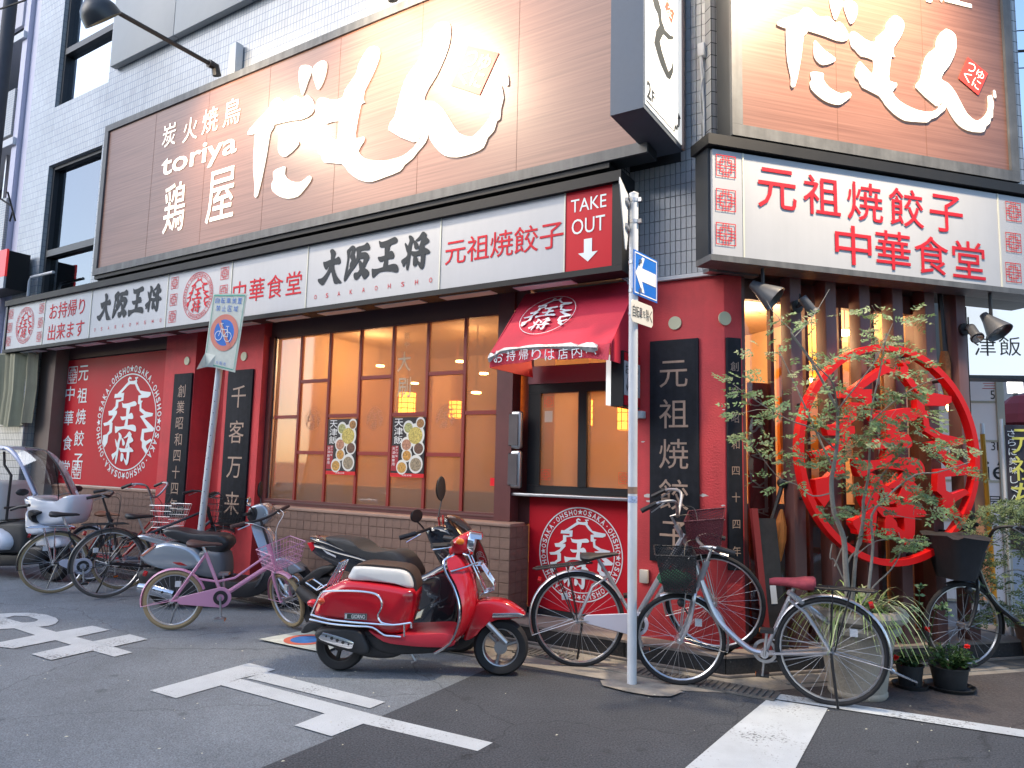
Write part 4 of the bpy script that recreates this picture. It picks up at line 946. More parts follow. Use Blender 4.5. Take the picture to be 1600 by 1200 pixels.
# torn silver edging hanging across the valance
mb = MB(); ed = [(x0+.0, yf2-.03, zf-.055), (x0+.08, yf2-.035, zf-.03), (x0+.15, yf2-.03, zf+.0), (x0+.45, yf2-.028, zf+.008), (x0+.75, yf2-.03, zf-.008), (x0+.98, yf2-.045, zf-.035)]
rs = []
for k, p in enumerate(smc(ed, 4, False)):
    h = .012+.018*abs(math.sin(k*.9+.5))*(1.5 if k < 5 or k > 15 else .6); rs.append([(p[0], p[1], p[2]+h), (p[0], p[1]-.01, p[2]), (p[0], p[1], p[2]-h), (p[0], p[1]+.008, p[2])])
mb.rings(rs, smooth=False); mb.build('torn_edging', mat('silver_edge', (.33, .33, .34), .35, metal=.5, var=.4, vs=30), aw)
nrm = Vector((0, zf-zb, -(yf2-yb))); nrm = Vector((0, -(zb-zf), yb-yf2)).normalized(); upv = Vector((0, yb-yf2, zb-zf)).normalized()
fw = Fr(Vector(((x0+x1)/2, (yb+yf2)/2, (zb+zf)/2)), (1, 0, 0), nrm, upv)
mb = MB(); annulus(mb, fw, -.16, .03, .245, .25, .012); 
for P in (_L, _Rt): mb.flat([(-.16+x*.30, .03+y*.30) for x, y in P], fw, .012)
brush(mb, OU, fw, -.27, -.08, .0, .14, .012); brush(mb, SHO, fw, -.28, -.09, -.17, -.01, .013); mb.build('crest', M_VIN, aw)
fv = FA(yf2-.034); mb = MB()
for k, ch in enumerate('お持帰りは店内へ'): glyph(mb, ch, fv, x0+.10+k*.117, zf-.052+.008*math.sin(k), .085, .085, .0, .015, -.05+.02*k)
mb.split('valance_lettering', M_VIN, aw)
# small projecting sign by the counter
f3 = Fr((-.80, 0, 0), (0, 1, 0), (1, 0, 0))
sx = A(975, 590, .0)
t = thing('small_light_box', 'small black and white projecting box sign with red bands beside the awning', 'sign', (-.8, -.02, 1.9))
MB().box(-.80, -.70, -.16, .16, 1.875, 2.295).build('sign_box', M_BLK, t)
MB().box(-.845, -.802, -.15, .16, 1.885, 2.27).build('rear_face', M_WSG, t)
f4 = Fr((-.70, 0, 0), (0, 1, 0), (1, 0, 0))
MB().boxf(f4, -.145, .155, 1.96, 2.22, 0, .006).build('white_face', M_WHT, t)
for a, b in ((1.885, 1.959), (2.221, 2.285)): MB().boxf(f4, -.145, .155, a, b, 0, .006).build('red_band', M_REDP, t)
mb = MB()
for k, ch in enumerate('お持り'): glyph(mb, ch, f4, -.10+k*.09, 2.16, .07, .075, .009, .01)
for k, ch in enumerate('↓コ↓'): glyph(mb, ch, f4, -.10+k*.09, 2.04, .05, .10, .009, .01)
mb.split('lettering', M_BKL, t)

# ================================================================ upper windows, metal panels, conduits
def upwin(x0, x1, z0, z1, label, rail=None, gm=None):
    t = thing('upper_window', label, 'window', ((x0+x1)/2, 0, z0)); f = FA(0)
    MB().boxf(f, x0, x1, z0, z1, -.24, -.235).build('dark_backing', M_BLK, t)
    for a, b, c, d in ((x0, x1, z0, z0+.05), (x0, x1, z1-.05, z1), (x0, x0+.06, z0+.051, z1-.051), (x1-.06, x1, z0+.051, z1-.051)): MB().boxf(f, a, b, c, d, -.2, -.06).build('frame', M_SGN, t)
    if rail: MB().boxf(f, x0+.061, x1-.061, rail-.05, rail+.05, -.2, -.05).build('frame', M_SGN, t)
    zs = [z0+.051, z1-.051] if not rail else [z0+.051, rail-.051, rail+.051, z1-.051]
    for k in range(0, len(zs), 2):
        mb = MB(); mb.boxf(f, x0+.061, x1-.061, zs[k], zs[k+1], -.14, -.13); mb.build('pane', gm or M_GLASS, t)
upwin(-10.265, -8.77, 6.745, 9.58, 'tall upper window reflecting the sky at the top left', 7.66, winglass('sky_glass', (.4, .45, .5), .62))
upwin(-10.265, -8.765, 3.50, 5.795, 'dark upper window beside the end of the brown sign', 4.42, winglass('dim_sky_glass', (.4, .45, .5), .16))
mb = MB(); mb.box(-10.265, -8.765, .02, .2, 3.03, 3.49); mb.build('window_apron', mat('apron', (.12, .10, .12), .6, var=.2), bl)
pn = thing('metal_wall_panels', 'row of grey beige metal panels mounted on the upper wall', 'wall panel', (-7, -.1, 6.9))
zp = A(183, 105, -.1).z
for k in range(4): MB().box(-8.55+k*1.5, -8.55+k*1.5+1.49, -.10, -.01, 6.86, 8.9).build('metal_panel', mat('panel_grey', (.36, .37, .37), .5, var=.06), pn, bevel=.006)
mb = MB(); c = A(168, 232, -.05); mb.tube([(-8.38, -.06, 3.75), (-8.38, -.06, 5.62), (-8.38, -.03, 5.68), (-8.38, .02, 5.68)], .035, 8); mb.build('downpipe', M_SGN, bl)
mb = MB(); p = A(46, 440, -.08); mb.tube([(p.x, -.08, 3.75), (p.x, -.08, p.z), (p.x+.05, -.08, p.z+.06), (p.x+.7, -.08, p.z+.06)], .022, 8); mb.build('vent_pipe', M_PIPE, bl)
c = A(1098, 82, .2); cab = thing('wall_junction_box', 'pale junction box with dangling wires on the narrow tiled strip', 'junction box', (c.x, .2, c.z))
MB().box(c.x-.028, c.x+.028, .15, .208, c.z-.05, c.z+.06).build('box', M_PIPE, cab, bevel=.008)
mb = MB(); mb.tube([(c.x, .17, c.z-.05), (c.x+.02, .16, c.z-.2), (c.x-.02, .17, c.z-.36), (c.x, .19, c.z-.62)], .004, 5); mb.tube([(c.x-.01, .17, c.z-.05), (c.x+.01, .19, c.z-.5), (c.x+.005, .19, 3.82)], .009, 6); mb.build('wires', M_PIPE, cab)

# sign lamps on long arms
def arm_lamp(base, out, side, label, e, aim, vis=True):
    t = thing('sign_lamp', label, 'lamp', tuple(base)); base = Vector(base); tip = base+Vector(out)*1.42+Vector((0, 0, .02)); o = Vector(out)
    mb = MB(); mb.tube([base+o*.02, tip], .026, 8); mb.build('arm', M_BPL, t)
    mb = MB(); mb.tube([base-Vector((0, 0, .10)), base+o*.03, base+o*.12], .05, 8); mb.build('bracket', M_BPL, t)
    hd = tip-o*.10+Vector((0, 0, -.10)); ax = (Vector(aim)-hd).normalized(); ax = (-o*.75+Vector((0, 0, -.75))).normalized()
    hd = tip+o*.02+Vector((0, 0, -.06)); hs = (-o).cross(Vector((0, 0, 1)))
    mb = MB(); mb.lathe([(.025, -.075), (.05, -.065), (.058, -.015), (.105, .01), (.155, .05), (.185, .105), (.197, .18), (.20, .205), (.193, .205), (.172, .115), (.10, .033), (.025, .0)], hd-ax*.05, ax, 24); mb.build('shade', mat('lamp_shade_black', (.035, .04, .045), .35, var=.2), t)
    mb = MB(); mb.tube([tip, tip-Vector((0, 0, .05)), hd], .02, 6); mb.build('swivel', M_BPL, t)
    mb = MB(); mb.lathe([(.0, .14), (.055, .125), (.065, .075), (.035, .035)], hd-ax*.05, ax, 12); mb.build('bulb', mat('lamp_bulb', (1, .9, .7), .5, emit=(1, .72, .38), es=14), t)
    if e:
        lamp('sign_lamp_light', tuple(hd+ax*.20), e, (1, .80, .56), .14, 'SPOT', (Vector(aim)-(hd+ax*.20)), 118, .9)
    return t
for k, (xb, e, ax_, az, lab) in enumerate(((-5.91, 130, -5.2, 4.9, 'black dome sign lamp on a long arm at the upper left'), (-3.15, 250, -2.8, 5.2, 'black dome sign lamp above the right end of the long brown sign'))):
    arm_lamp((xb, -.2, 6.03), (0, -1, 0), 1, lab, e, (ax_, -.2, az))
p = BD*.98+BN*.15; arm_lamp((p.x, p.y, 6.62), tuple(BN), 1, 'black dome sign lamp above the brown sign on the side facade', 900, tuple(BD*.6+BN*.15+Vector((0, 0, 5.0))))
# conduit box next to the lamp bracket
MB().box(-5.83, -5.70, -.12, -.01, 5.95, 6.35).build('conduit_box', M_PIPE, bl, bevel=.012)
# ================================================================ side facade: glass front behind posts
sf = thing('glass_side_front', 'glazed side front with thin dark frames behind the brown posts', 'shop front', tuple(BD*1.2+BN*-.3+Vector((0, 0, .15))))
fg = FB(-.30); mj = [.30, .62, .94, 1.26, 1.58, 1.97]
MB().boxf(fg, .272, .30, .148, 2.98, -.03, .13).build('frame', M_DFR, sf)
for k in range(len(mj)-1):
    a, b = mj[k]+(.03 if k == 0 else .012), mj[k+1]-.012
    mb = MB(); mb.flat([(a-.012, .20), (b+.012, .20), (b+.012, 2.74), (a-.012, 2.74)], fg, 0); mb.build('pane', M_CG, sf)
    if k: MB().boxf(fg, mj[k]-.015, mj[k]+.015, .19, 2.75, -.03, .015).build('glazing_bar', M_DFR, sf)
MB().boxf(fg, .30, 1.985, 2.745, 2.98, -.05, .02).build('dark_header', mat('header_brown', (.10, .045, .04), .55), sf)
MB().boxf(fg, .30, 1.985, .148, .19, -.04, .03).build('threshold', M_DFR, sf)
MB().boxf(fg, 1.972, 1.999, .148, 2.98, -.05, .05).build('frame', M_DFR, sf)
MB().boxf(FB(-.19), .04, 3.2, 2.90, 2.914, -.2, .20).build('soffit', M_BLK, bl)
MB().boxf(fg, .33, .36, 1.33, 2.3, .016, .03).build('door_handle', M_STL, sf)
# posters and warm panels on and behind the glass
M_ORP = mat('amber_wall', (.85, .42, .06), .7, var=.12, vs=2)
a0 = BD*1.35+BN*-.9
for u0, u1, z0, z1, off, m_ in ((1.02, 1.26, 1.35, 2.5, -.75, M_ORP), (1.32, 1.66, 1.30, 2.75, -1.0, M_ORP), (1.70, 1.95, 1.55, 2.6, -.9, M_INW), (.62, .80, 1.4, 2.6, -1.1, M_ORP), (.40, .52, .9, 1.9, -.8, M_ORP), (.32, 1.95, .15, 1.15, -.62, mat('low_dark_panel', (.07, .05, .04), .6, var=.3, vs=3)), (1.66, 1.95, 1.16, 2.6, -.62, mat('tan_screen', (.42, .25, .15), .7, var=.15))):
    MB().boxf(FB(off), u0, u1, z0, z1, -.04, 0).build('amber_screen', m_, rm)
for k, (px, py, o_, r_) in enumerate(((1283, 488, -.9, .03), (1320, 520, -.75, .06), (1337, 560, -1.1, .05), (1270, 594, -1.0, .05), (1485, 636, -.7, .035), (1522, 755, -.6, .035))):
    q = B(px, py, o_); p = BD*q.x+BN*o_; z = min(q.z, 2.9)
    d = thing('pendant_lamp', ['tiny warm lamp above the second post gap', 'flat oval warm lamp between the second and third posts', 'bright oval warm lamp beside the third post near the ring top', 'low oval warm lamp between the first and second posts', 'small round yellow lamp right of the crest behind the last posts', 'orange lamp seen through the right side of the red ring'][k], 'ceiling lamp', (p.x, p.y, z), group='warm lamps behind the side front')
    mb = MB(); mb.ball((p.x, p.y, z), r_, 6, (1, 1, .5 if k < 4 else 1.3)); mb.build('lamp_glass', M_BULB, d)
    mb = MB(); mb.tube([(p.x, p.y, z+.01), (p.x, p.y, 2.955)], .005, 5); mb.build('lamp_cord', M_BLK, d)
bn = thing('red_crest_sheet', 'dark red sheet with faint white crest letters inside the first glass bay', 'banner', tuple(BD*.5+BN*-.36+Vector((0, 0, .3))))
fb2 = FB(-.345)
MB().boxf(fb2, .44, .62, .25, 2.1, -.02, 0).build('cloth', mat('dull_red_sheet', (.17, .015, .02), .7, var=.25, vs=8), bn)
mb = MB()
for k, ch in enumerate('OSAKA'): glyph(mb, ch, fb2, .50+.01*k, 1.95-k*.21, .07, .13, .004, .0, 1.5)
mb.flat([(.57, 1.1), (.60, 1.1), (.60, 1.5), (.57, 1.5)], fb2, .004); mb.flat([(.585, .5), (.60, .5), (.60, .95), (.585, .95)], fb2, .004)
mb.build('faint_lettering', mat('faint_white', (.36, .27, .25), .6), bn)
bd = thing('leaning_red_board', 'narrow red board with black panel leaning by the glass door', 'board', tuple(BD*.40+BN*-.12+Vector((0, 0, .15))))
fl = Fr(tuple(BD*.37+BN*-.10+Vector((0, 0, .148))), BD+BN*.0, BN+Vector((0, 0, .12)), Vector((0, 0, 1))+BD*-.10)
MB().boxf(fl, 0, .05, 0, 1.0, 0, .03).build('red_edge', mat('board_red', (.22, .02, .02), .6), bd)
MB().boxf(fl, .052, .20, .0, .93, .0, .02).build('black_board', mat('board_black', (.02, .018, .02), .6, var=.6, vs=15), bd)
MB().boxf(fl, .09, .14, .32, .45, .021, .024).build('white_card', M_PIPE, bd)
um = thing('folded_orange_cloth', 'orange cloth bundle hung on a dark stick by the glass door', 'cloth bundle', tuple(BD*.5+BN*-.14+Vector((0, 0, .8))))
c = BD*.49+BN*-.15
mb = MB(); mb.tube([c+Vector((-.05, 0, .8)), c+BD*.0+Vector((0, 0, 1.05)), c+BD*.1+Vector((0, 0, 1.32))], .016, 6); mb.ball(c+BD*.1+Vector((0, 0, 1.33)), .04, 6); mb.build('stick', M_BPL, um)
mb = MB(); mb.lathe([(.01, .42), (.045, .30), (.05, .2), (.03, .05), (.0, 0)], c+BD*.04+Vector((0, 0, .72)), (.1, 0, 1), 9); mb.build('cloth', mat('orange_cloth', (.55, .18, .04), .8, var=.2), um)
# posts
for k in range(6):
    u = .615+k*.3165; t = thing('facade_post', ['first', 'second', 'third', 'fourth', 'fifth', 'sixth'][k]+' brown post of the side front, counted from the red corner pillar', 'post', tuple(BD*(u+.05)+BN*-.1+Vector((0, 0, .147))), group='brown posts of the side front')
    MB().boxf(FB(-.05), u, u+.098, .147, 2.899, -.12, 0).build('post_body', M_POST, t, bevel=.003)
# spot lamps
def spot(px, py, off, aimv, label, size=1., clip=None):
    q = B(px, py, off); c = BD*q.x+BN*off+Vector((0, 0, q.z)); t = thing('spot_lamp', label, 'lamp', tuple(c)); ax = Vector(aimv).normalized()
    if clip:
        b = BD*B(clip[0], clip[1], -.045).x+BN*-.045+Vector((0, 0, B(clip[0], clip[1], -.045).z))
        mb = MB(); mb.cyl(b, BN, .05*size, 0, .022, 14); mb.build('clamp_plate', M_BPL, t)
        mb = MB(); mb.tube([b+BN*.02, b+BN*.05+Vector((0, 0, .04)), b+BN*.05+Vector((0, 0, .09)), (b+c)/2+Vector((0, 0, .06)), c-ax*.05], .006, 6); mb.tube([b+BN*.02, c-ax*.03], .011, 6); mb.build('arm', M_BPL, t)
    else:
        mb = MB(); mb.tube([(c.x, c.y, 2.90), (c.x, c.y, c.z+.06), tuple(c-ax*.03)], .013, 6); mb.build('arm', M_BPL, t)
    mb = MB()
    if size > 1.05: mb.lathe([(.0, -.10), (.03, -.10), (.045, -.04), (.06, 0), (.095, .09), (.1, .11), (.09, .11), (.05, .03)], c, ax, 18)
    else: mb.lathe([(.0, -.08), (.03, -.08), (.034, -.07), (.036, .04), (.05, .055), (.05, .07), (.042, .07), (.03, .04)], c, ax, 16)
    mb.build('lamp_housing', mat('spot_grey', (.07, .075, .085), .38, var=.2), t)
    mb = MB(); rr_ = .085 if size > 1.05 else .042; mb.lathe([(0, .06), (rr_*.9, .075)], c, ax, 16); mb.build('lens', mat('spot_lens', (.8, .78, .7), .1, metal=.8), t)
spot(1192, 455, .08, BD*.55+Vector((0, 0, -.6))+BN*.5, 'large grey spot lamp hanging under the white sign near the corner', 1.3)
spot(1263, 478, .06, BD*.5+Vector((0, 0, -.65))+BN*.1, 'small grey spot lamp clamped on the first brown post', 1., (1243, 480))
spot(1522, 520, .08, BD*-.2+Vector((0, 0, -.6))+BN*.5, 'small silver spot lamp clamped on the last brown post', 1., (1505, 515))
spot(1549, 505, .10, BD*.1+Vector((0, 0, -.7))+BN*.5, 'larger round spot lamp hanging at the right end under the white sign', 1.3)
# big three dimensional crest
M_RING = mat('bright_red_enamel', (.66, .008, .010), .5, spec=.25)
ct = thing('red_ring_crest', 'big bright red ring crest with cut out characters mounted on the brown posts', 'emblem', tuple(BD*1.40+BN*.03+Vector((0, 0, .72)))); fc = FB(.0)
cu, cv_, rr = 1.385, 1.568, .828
mb = MB(); annulus(mb, fc, cu, cv_, rr-.047, rr, 0.02, .088, 96); mb.build('ring', M_RING, ct)
for k, (nm, P) in enumerate((('roof_left', _L), ('roof_right', _Rt))):
    mb = MB(); q = [(cu+x*rr*1.16, cv_+(y)*rr*1.14+.01) for x, y in P]; 
    # keep inside the ring
    q2 = []
    for a, b in q:
        d_ = math.hypot(a-cu, b-cv_); s_ = min(1, (rr-.03)/d_); q2.append((cu+(a-cu)*s_, cv_+(b-cv_)*s_))
    mb.prism(q2, fc, .025, .085-.002*k); mb.build(nm, M_RING, ct)
mb = MB(); brush(mb, OU, fc, cu-.33, cu+.27, cv_-.17, cv_+.34, .027, .07, .010); mb.build('king_character', M_RING, ct)
mb = MB(); brush(mb, SHO, fc, cu-.38, cu+.26, cv_-.66, cv_-.14, .028, .07, .010); mb.build('general_character', M_RING, ct)
mb = MB()
for k in range(6):
    u = .615+k*.3165+.05
    for z in (cv_-.45, cv_+.5):
        if abs(u-cu) < rr: dz = math.sqrt(max(0, (rr-.03)**2-(u-cu)**2)); zz = cv_+(dz if z > cv_ else -dz); mb.tube([fc.p(u, zz, -.05), fc.p(u, zz, .025)], .012, 6)
mb.build('fixing_pins', M_BLK, ct)
# hanging brush beside the fifth post
q = B(1470, 500, -.12); p = BD*q.x+BN*-.12; t = thing('hanging_broom', 'long dark broom with amber bristles hanging between the last two posts', 'broom', (p.x, p.y, 2.1))
mb = MB(); mb.tube([p+Vector((0, 0, 2.9)), p+BD*.02+Vector((0, 0, 2.42))], [.018, .03], 7); mb.build('handle', M_BPL, t)
mb = MB(); mb.lathe([(.028, 0), (.045, -.1), (.04, -.25), (.012, -.38)], p+BD*.02+Vector((0, 0, 2.42)), n=9, caps=True); mb.build('bristles', mat('broom_amber', (.25, .10, .03), .8, var=.5, vs=40), t)

# ================================================================ beyond the side front: alley
def plane_at(px, py, depth, ang):
    d = ray(px, py); p = CAMPOS+d*(depth/d.dot(CAMF)); return Fdir(p, ang)
M_DIR = mat('directory_plate', (.46, .46, .52), .4, var=.05, emit=(.8, .85, 1), es=.05)
# hanging rice-dish sign
fh = plane_at(1540, 520, 6.6, 28)
x0_, z1_ = fh.px(1478, 455); x1_, z0_ = fh.px(1600, 592); x1_ += .35
t = thing('rice_dish_sign', 'pale blue lit box sign with black characters in the alley', 'sign', tuple(fh.p((x0_+x1_)/2, z0_)))
MB().boxf(fh, x0_, x1_, z0_, z1_, -.25, 0).build('sign_box', M_SGN, t); MB().boxf(fh, x0_+.03, x1_-.03, z0_+.03, z1_-.02, 0, .006).build('sign_face', mat('blue_white_face', (.62, .70, .78), .25, emit=(.85, .93, 1), es=.35), t)
mb = MB()
for ch, px in (('天', 1494), ('津', 1538), ('飯', 1577), ('始', 1618)): u, v = fh.px(px, 541); glyph(mb, ch, fh, u, v, .19, .18, .009, .012)
mb.split('lettering', M_BKL, t); MB().boxf(fh, x0_+.10, x0_+.16, .14-fh.o.z, z0_-.001, -.16, -.10).build('support_post', M_SGN, t); MB().boxf(fh, x1_-.16, x1_-.10, .14-fh.o.z, z0_-.001, -.16, -.10).build('support_post', M_SGN, t)
# directory board
fd = plane_at(1540, 700, 7.4, 20)
l_, _ = fd.px(1462, 700); r_, _ = fd.px(1571, 700)
t = thing('tenant_directory', 'tall grey directory board with stacked floor plates in the alley', 'sign', tuple(fd.p((l_+r_)/2, -CAMPOS.z*0-0)+Vector((0, 0, -.0))))
hts = [fd.px(1540, y)[1] for y in (585, 628, 689, 752, 815, 878, 940)]
for k in range(6): MB().boxf(fd, l_, r_-.07, hts[k+1]+.012, hts[k]-.012, -.1, 0).build('floor_plate', M_DIR, t)
for k in range(7): MB().boxf(fd, l_, r_-.07, hts[k]-.011, hts[k]+.011, -.1, .015).build('rail', mat('beige_rail', (.45, .42, .33), .5), t)
MB().boxf(fd, r_-.068, r_, hts[6]-.6, hts[0]+.1, -.1, .03).build('upright', mat('beige_rail2', (.5, .48, .40), .5), t); MB().boxf(fd, l_-.06, l_-.001, hts[6]-.6, hts[0]+.1, -.1, .03).build('upright', M_STL, t)
mb = MB()
for s_, px, py, w_, h_ in (('5F', 1555, 617, .09, .09), ('3F', 1556, 697, .09, .09), ('tié.', 1551, 735, .36, .19), ('屋', 1554, 786, .12, .14)): u, v = fd.px(px, py); glyph(mb, s_, fd, u, v, w_, h_, .006, .0)
mb.split('lettering', M_BKL, t); mb = MB(); u, v = fd.px(1546, 603); glyph(mb, '三', fd, u, v, .14, .06, .006); mb.build('red_mark', M_RDL, t)
# yellow pole
c = CAMPOS+ray(1543, 800)*(6.2/ray(1543, 800).dot(CAMF)); t = thing('yellow_banner_pole', 'slim yellow pole with white tip standing in front of the directory board', 'pole', (c.x, c.y, 0))
tp = CAMPOS+ray(1535, 678)*(6.2/ray(1535, 678).dot(CAMF)); bt = CAMPOS+ray(1556, 960)*(6.2/ray(1556, 960).dot(CAMF))
mb = MB(); mb.tube([bt-(tp-bt)*.3, tp], .02, 8); mb.build('pole_shaft', mat('yellow_paint', (.60, .30, .03), .5), t); mb = MB(); mb.tube([tp, tp+Vector((0, 0, .09))], .017, 8); mb.build('pole_tip', M_PIPE, t)
MB().boxf(plane_at(1530, 800, 6.3, 25), -.08, .08, -.75, .55, -.02, 0).build('peach_banner', mat('peach_banner', (.62, .33, .2), .7, var=.1), t)
# flag banner
ff = plane_at(1590, 780, 5.9, 15); l2, t2 = ff.px(1569, 664); r2, b2 = ff.px(1612, 860)
t = thing('black_flag_banner', 'black vertical flag banner with large yellow characters at the right edge', 'banner', tuple(ff.p((l2+r2)/2, b2)))
mb = MB(); rs = [[ff.p(l2+(r2-l2+.25)*k/8, v_, .02*math.sin(k*1.3)+d_) for v_, d_ in ((b2, 0), (t2, 0), (t2, .006), (b2, .006))] for k in range(9)]; mb.rings(rs, smooth=False); mb.build('flag_cloth', mat('flag_black', (.035, .035, .05), .7, var=.2), t)
mb = MB()
for k, ch in enumerate('元祖ち'): u, v = ff.px(1601, 690+k*42); glyph(mb, ch, ff, u, v, .2, .2, .03, .035)
mb.split('yellow_lettering', mat('flag_yellow', (.6, .6, .12), .6), t)
mb = MB()
for k, ch in enumerate('さらに美味しくへお石料'): u, v = ff.px(1578+k*.9, 677+k*14.5); glyph(mb, ch, ff, u, v, .055, .058, .03, .01)
mb.split('white_lettering', M_VIN, t)
mb = MB(); mb.tube([ff.p(l2-.02, b2-.8), ff.p(l2-.02, t2+.05)], .012, 6); mb.build('flag_pole', M_PIPE, t)
# red parasol and lit sign
c = CAMPOS+ray(1604, 662)*(8.2/ray(1604, 662).dot(CAMF)); t = thing('red_parasol', 'dusky red parasol half cut by the right edge of the view', 'parasol', (c.x, c.y, 0))
mb = MB(); rs = []
for r, h in ((.02, .34), (.14, .31), (.24, .22), (.30, .1), (.315, 0)): rs.append([c+Vector((math.cos(2*math.pi*k/10)*r, math.sin(2*math.pi*k/10)*r, h)) for k in range(10)])
mb.rings(rs, smooth=False, caps=False); mb.build('canopy', mat('dusky_red', (.30, .04, .05), .7, var=.1), t)
mb = MB(); mb.tube([(c.x, c.y, 0.01), (c.x, c.y, c.z+.36)], .015, 6); mb.build('shaft', M_STL, t)
fl_ = plane_at(1584, 602, 12, 20); u, v = fl_.px(1584, 602)
t = thing('lit_shop_sign', 'small bright white lit sign with red top far down the alley', 'sign', tuple(fl_.p(u, v-.2))); MB().boxf(fl_, u-.10, u+.10, v-.13, v+.11, 0, .08).build('lit_face', mat('far_lit', (1, 1, 1), .5, emit=(1, .95, .9), es=3), t); MB().boxf(fl_, u-.11, u+.11, v+.111, v+.16, 0, .09).build('red_top', mat('far_red', (.6, .02, .02), .5, emit=(1, .05, .05), es=.6), t)
MB().boxf(fl_, u-.03, u+.03, -fl_.o.z, v-.131, .02, .06).build('support_post', M_SGN, t)
# alley buildings
def block(name, px0, px1, depth, ang, z1, m, label, wins=True, d=3.):
    f = plane_at((px0+px1)/2, 700, depth, ang); a = f.px(px0, 700)[0]; b = f.px(px1, 700)[0]; z0 = -f.o.z
    t = thing(name, label, 'building', tuple(f.p((a+b)/2, z0, -d/2))); MB().boxf(f, a, b, z0, z1-f.o.z, -d, 0).build('wall', m, t)
    if wins:
        z = 3.2; 
        while z < z1-1.4:
            u = a+.5
            while u < b-1.2:
                MB().boxf(f, u, u+.9, z-f.o.z, z+1.1-f.o.z, 0, .05).build('window_frame', M_SGN, t); MB().boxf(f, u+.06, u+.84, z+.06-f.o.z, z+1.04-f.o.z, .051, .056).build('window_pane', M_GLASS, t); u += 1.7
            z += 2.8
    return t, f
block('alley_building', 1430, 1650, 13, 30, 4.6, mat('alley_wall', (.33, .32, .32), .8, var=.15), 'low grey building closing the alley behind the directory board', True)
block('far_building', 1570, 2300, 30, 10, 6.5, mat('far_wall', (.55, .55, .56), .8, var=.1), 'pale far building low behind the parasol', True)
MB().boxf(FB(-1.6), 2.9, 3.1, 0, 7, -.2, 0).build('alley_corner_wall', M_TILG, bl)
# grey paved alley floor
sheet('alley_paving', [LB(2.45, -.02), LB(12, -.02), LB(12, -6), LB(2.45, -6)], .134, mat('alley_floor', (.26, .25, .25), .8, var=.15, vs=3))
# wires across the sky at the right
t = thing('overhead_cables', 'thin overhead cables crossing the white sky at the top right corner', 'cables', tuple(CAMPOS+ray(1590, 50)*14))
mb = MB()
for y0, y1, dd in ((50, 44, 14), (82, 76, 15), (108, 106, 14)):
    p0 = CAMPOS+ray(1560, y0)*dd; p1 = CAMPOS+ray(1800, y1-14)*dd; mb.tube([p0, (p0+p1)/2-Vector((0, 0, .03)), p1], .012 if y0 != 82 else .03, 5)
mb.build('cable_run', M_BLK, t)

# ================================================================ street poles and signs
sp = thing('one_way_pole', 'white steel pole with blue one way arrow plate in front of the corner', 'sign pole', (-.463, -.535, .012))
top = A(996, 303, -.535); 
mb = MB(); mb.tube([(-.463, -.535, .012), (-.463, -.535, top.z)], .0315, 16); mb.build('pole_shaft', M_WPOLE, sp)
mb = MB(); mb.lathe([(.033, 0), (.034, .012), (.0, .03)], (-.463, -.535, top.z-.005), n=14, caps=True); mb.build('pole_cap', M_WPOLE, sp)
MB().add([], []).build
mb = MB(); zt = A(991, 797, -.535).z; mb.lathe([(.0322, 0), (.0322, .047)], (-.463, -.535, A(991, 760, -.535).z-.05), n=16); mb.build('brown_tape', mat('brown_tape', (.27, .17, .12), .7, var=.3, vs=20), sp)
mb = MB(); mb.lathe([(.0322, 0), (.0322, .045)], (-.463, -.535, A(991, 775, -.535).z-.045), n=16); mb.build('blue_sticker', mat('blue_sticker', (.35, .45, .65), .5, var=.6, vs=60), sp)
d_ = ray(1696, 733); an = math.degrees(math.atan2(d_.y, d_.x)); fo = Fdir((-.463+.040, -.535-.04, 0), an)
u0, u1 = .0, fo.px(1027, 440)[0]; zt0 = fo.px(995, 392)[1]; zb0 = fo.px(995, 461)[1]; zt1 = fo.px(1025, 406)[1]; zb1 = fo.px(1025, 473)[1]
u0 = fo.px(990, 430)[0]; zt, zb = (zt0+zt1)/2, (zb0+zb1)/2
t = thing('one_way_plate', 'blue rectangular plate with white arrow pointing left on the white pole', 'road sign', tuple(fo.p(u0, zb)))
MB().boxf(fo, u0, u1, zb, zt, -.004, 0).build('plate', mat('sign_blue', (.015, .16, .62), .35, coat=.3), t, bevel=.0)
mb = MB(); e = .012; w_, h_ = u1-u0, zt-zb
for a, b, c, d in ((u0+e, u1-e, zb+e, zb+e*1.7), (u0+e, u1-e, zt-e*1.7, zt-e), (u0+e, u0+e*1.7, zb+e*1.71, zt-e*1.71), (u1-e*1.7, u1-e, zb+e*1.71, zt-e*1.71)): mb.flat([(a, c), (b, c), (b, d), (a, d)], fo, .002)
zm = (zb+zt)/2; P = [(.07, 0), (.34, .40), (.44, .40), (.33, .15), (.92, .15), (.92, -.15), (.33, -.15), (.44, -.40), (.34, -.40)]
mb.flat([(u0+w_*a, zm+h_*b) for a, b in P], fo, .002); mb.build('white_arrow', mat('sign_white_paint', (.8, .82, .85), .4), t)
t = thing('bicycle_exempt_plate', 'small white plate with black characters below the blue arrow plate', 'road sign', tuple(fo.p(u0, zb-.2)))
q0 = fo.px(990, 466)[1]; q1 = fo.px(990, 503)[1]; ue = fo.px(1019, 490)[0]; us = fo.px(985.5, 480)[0]
q0 -= .01
mb = MB(); mb.prism([(us+.02, q1), (ue-.02, q1), (ue, q1+.02), (ue, q0-.02), (ue-.02, q0), (us+.02, q0), (us, q0-.02), (us, q1+.02)], fo, .001, .005); mb.build('plate', mat('plate_cream', (.68, .66, .60), .5), t)
mb = MB()
for k, ch in enumerate('自転車を除く'): glyph(mb, ch, fo, us+(ue-us)*(.12+.155*k), (q0+q1)/2, (ue-us)*.13, .085 if k != 3 else .05, .007, .02)
mb.split('lettering', M_BKL, t)
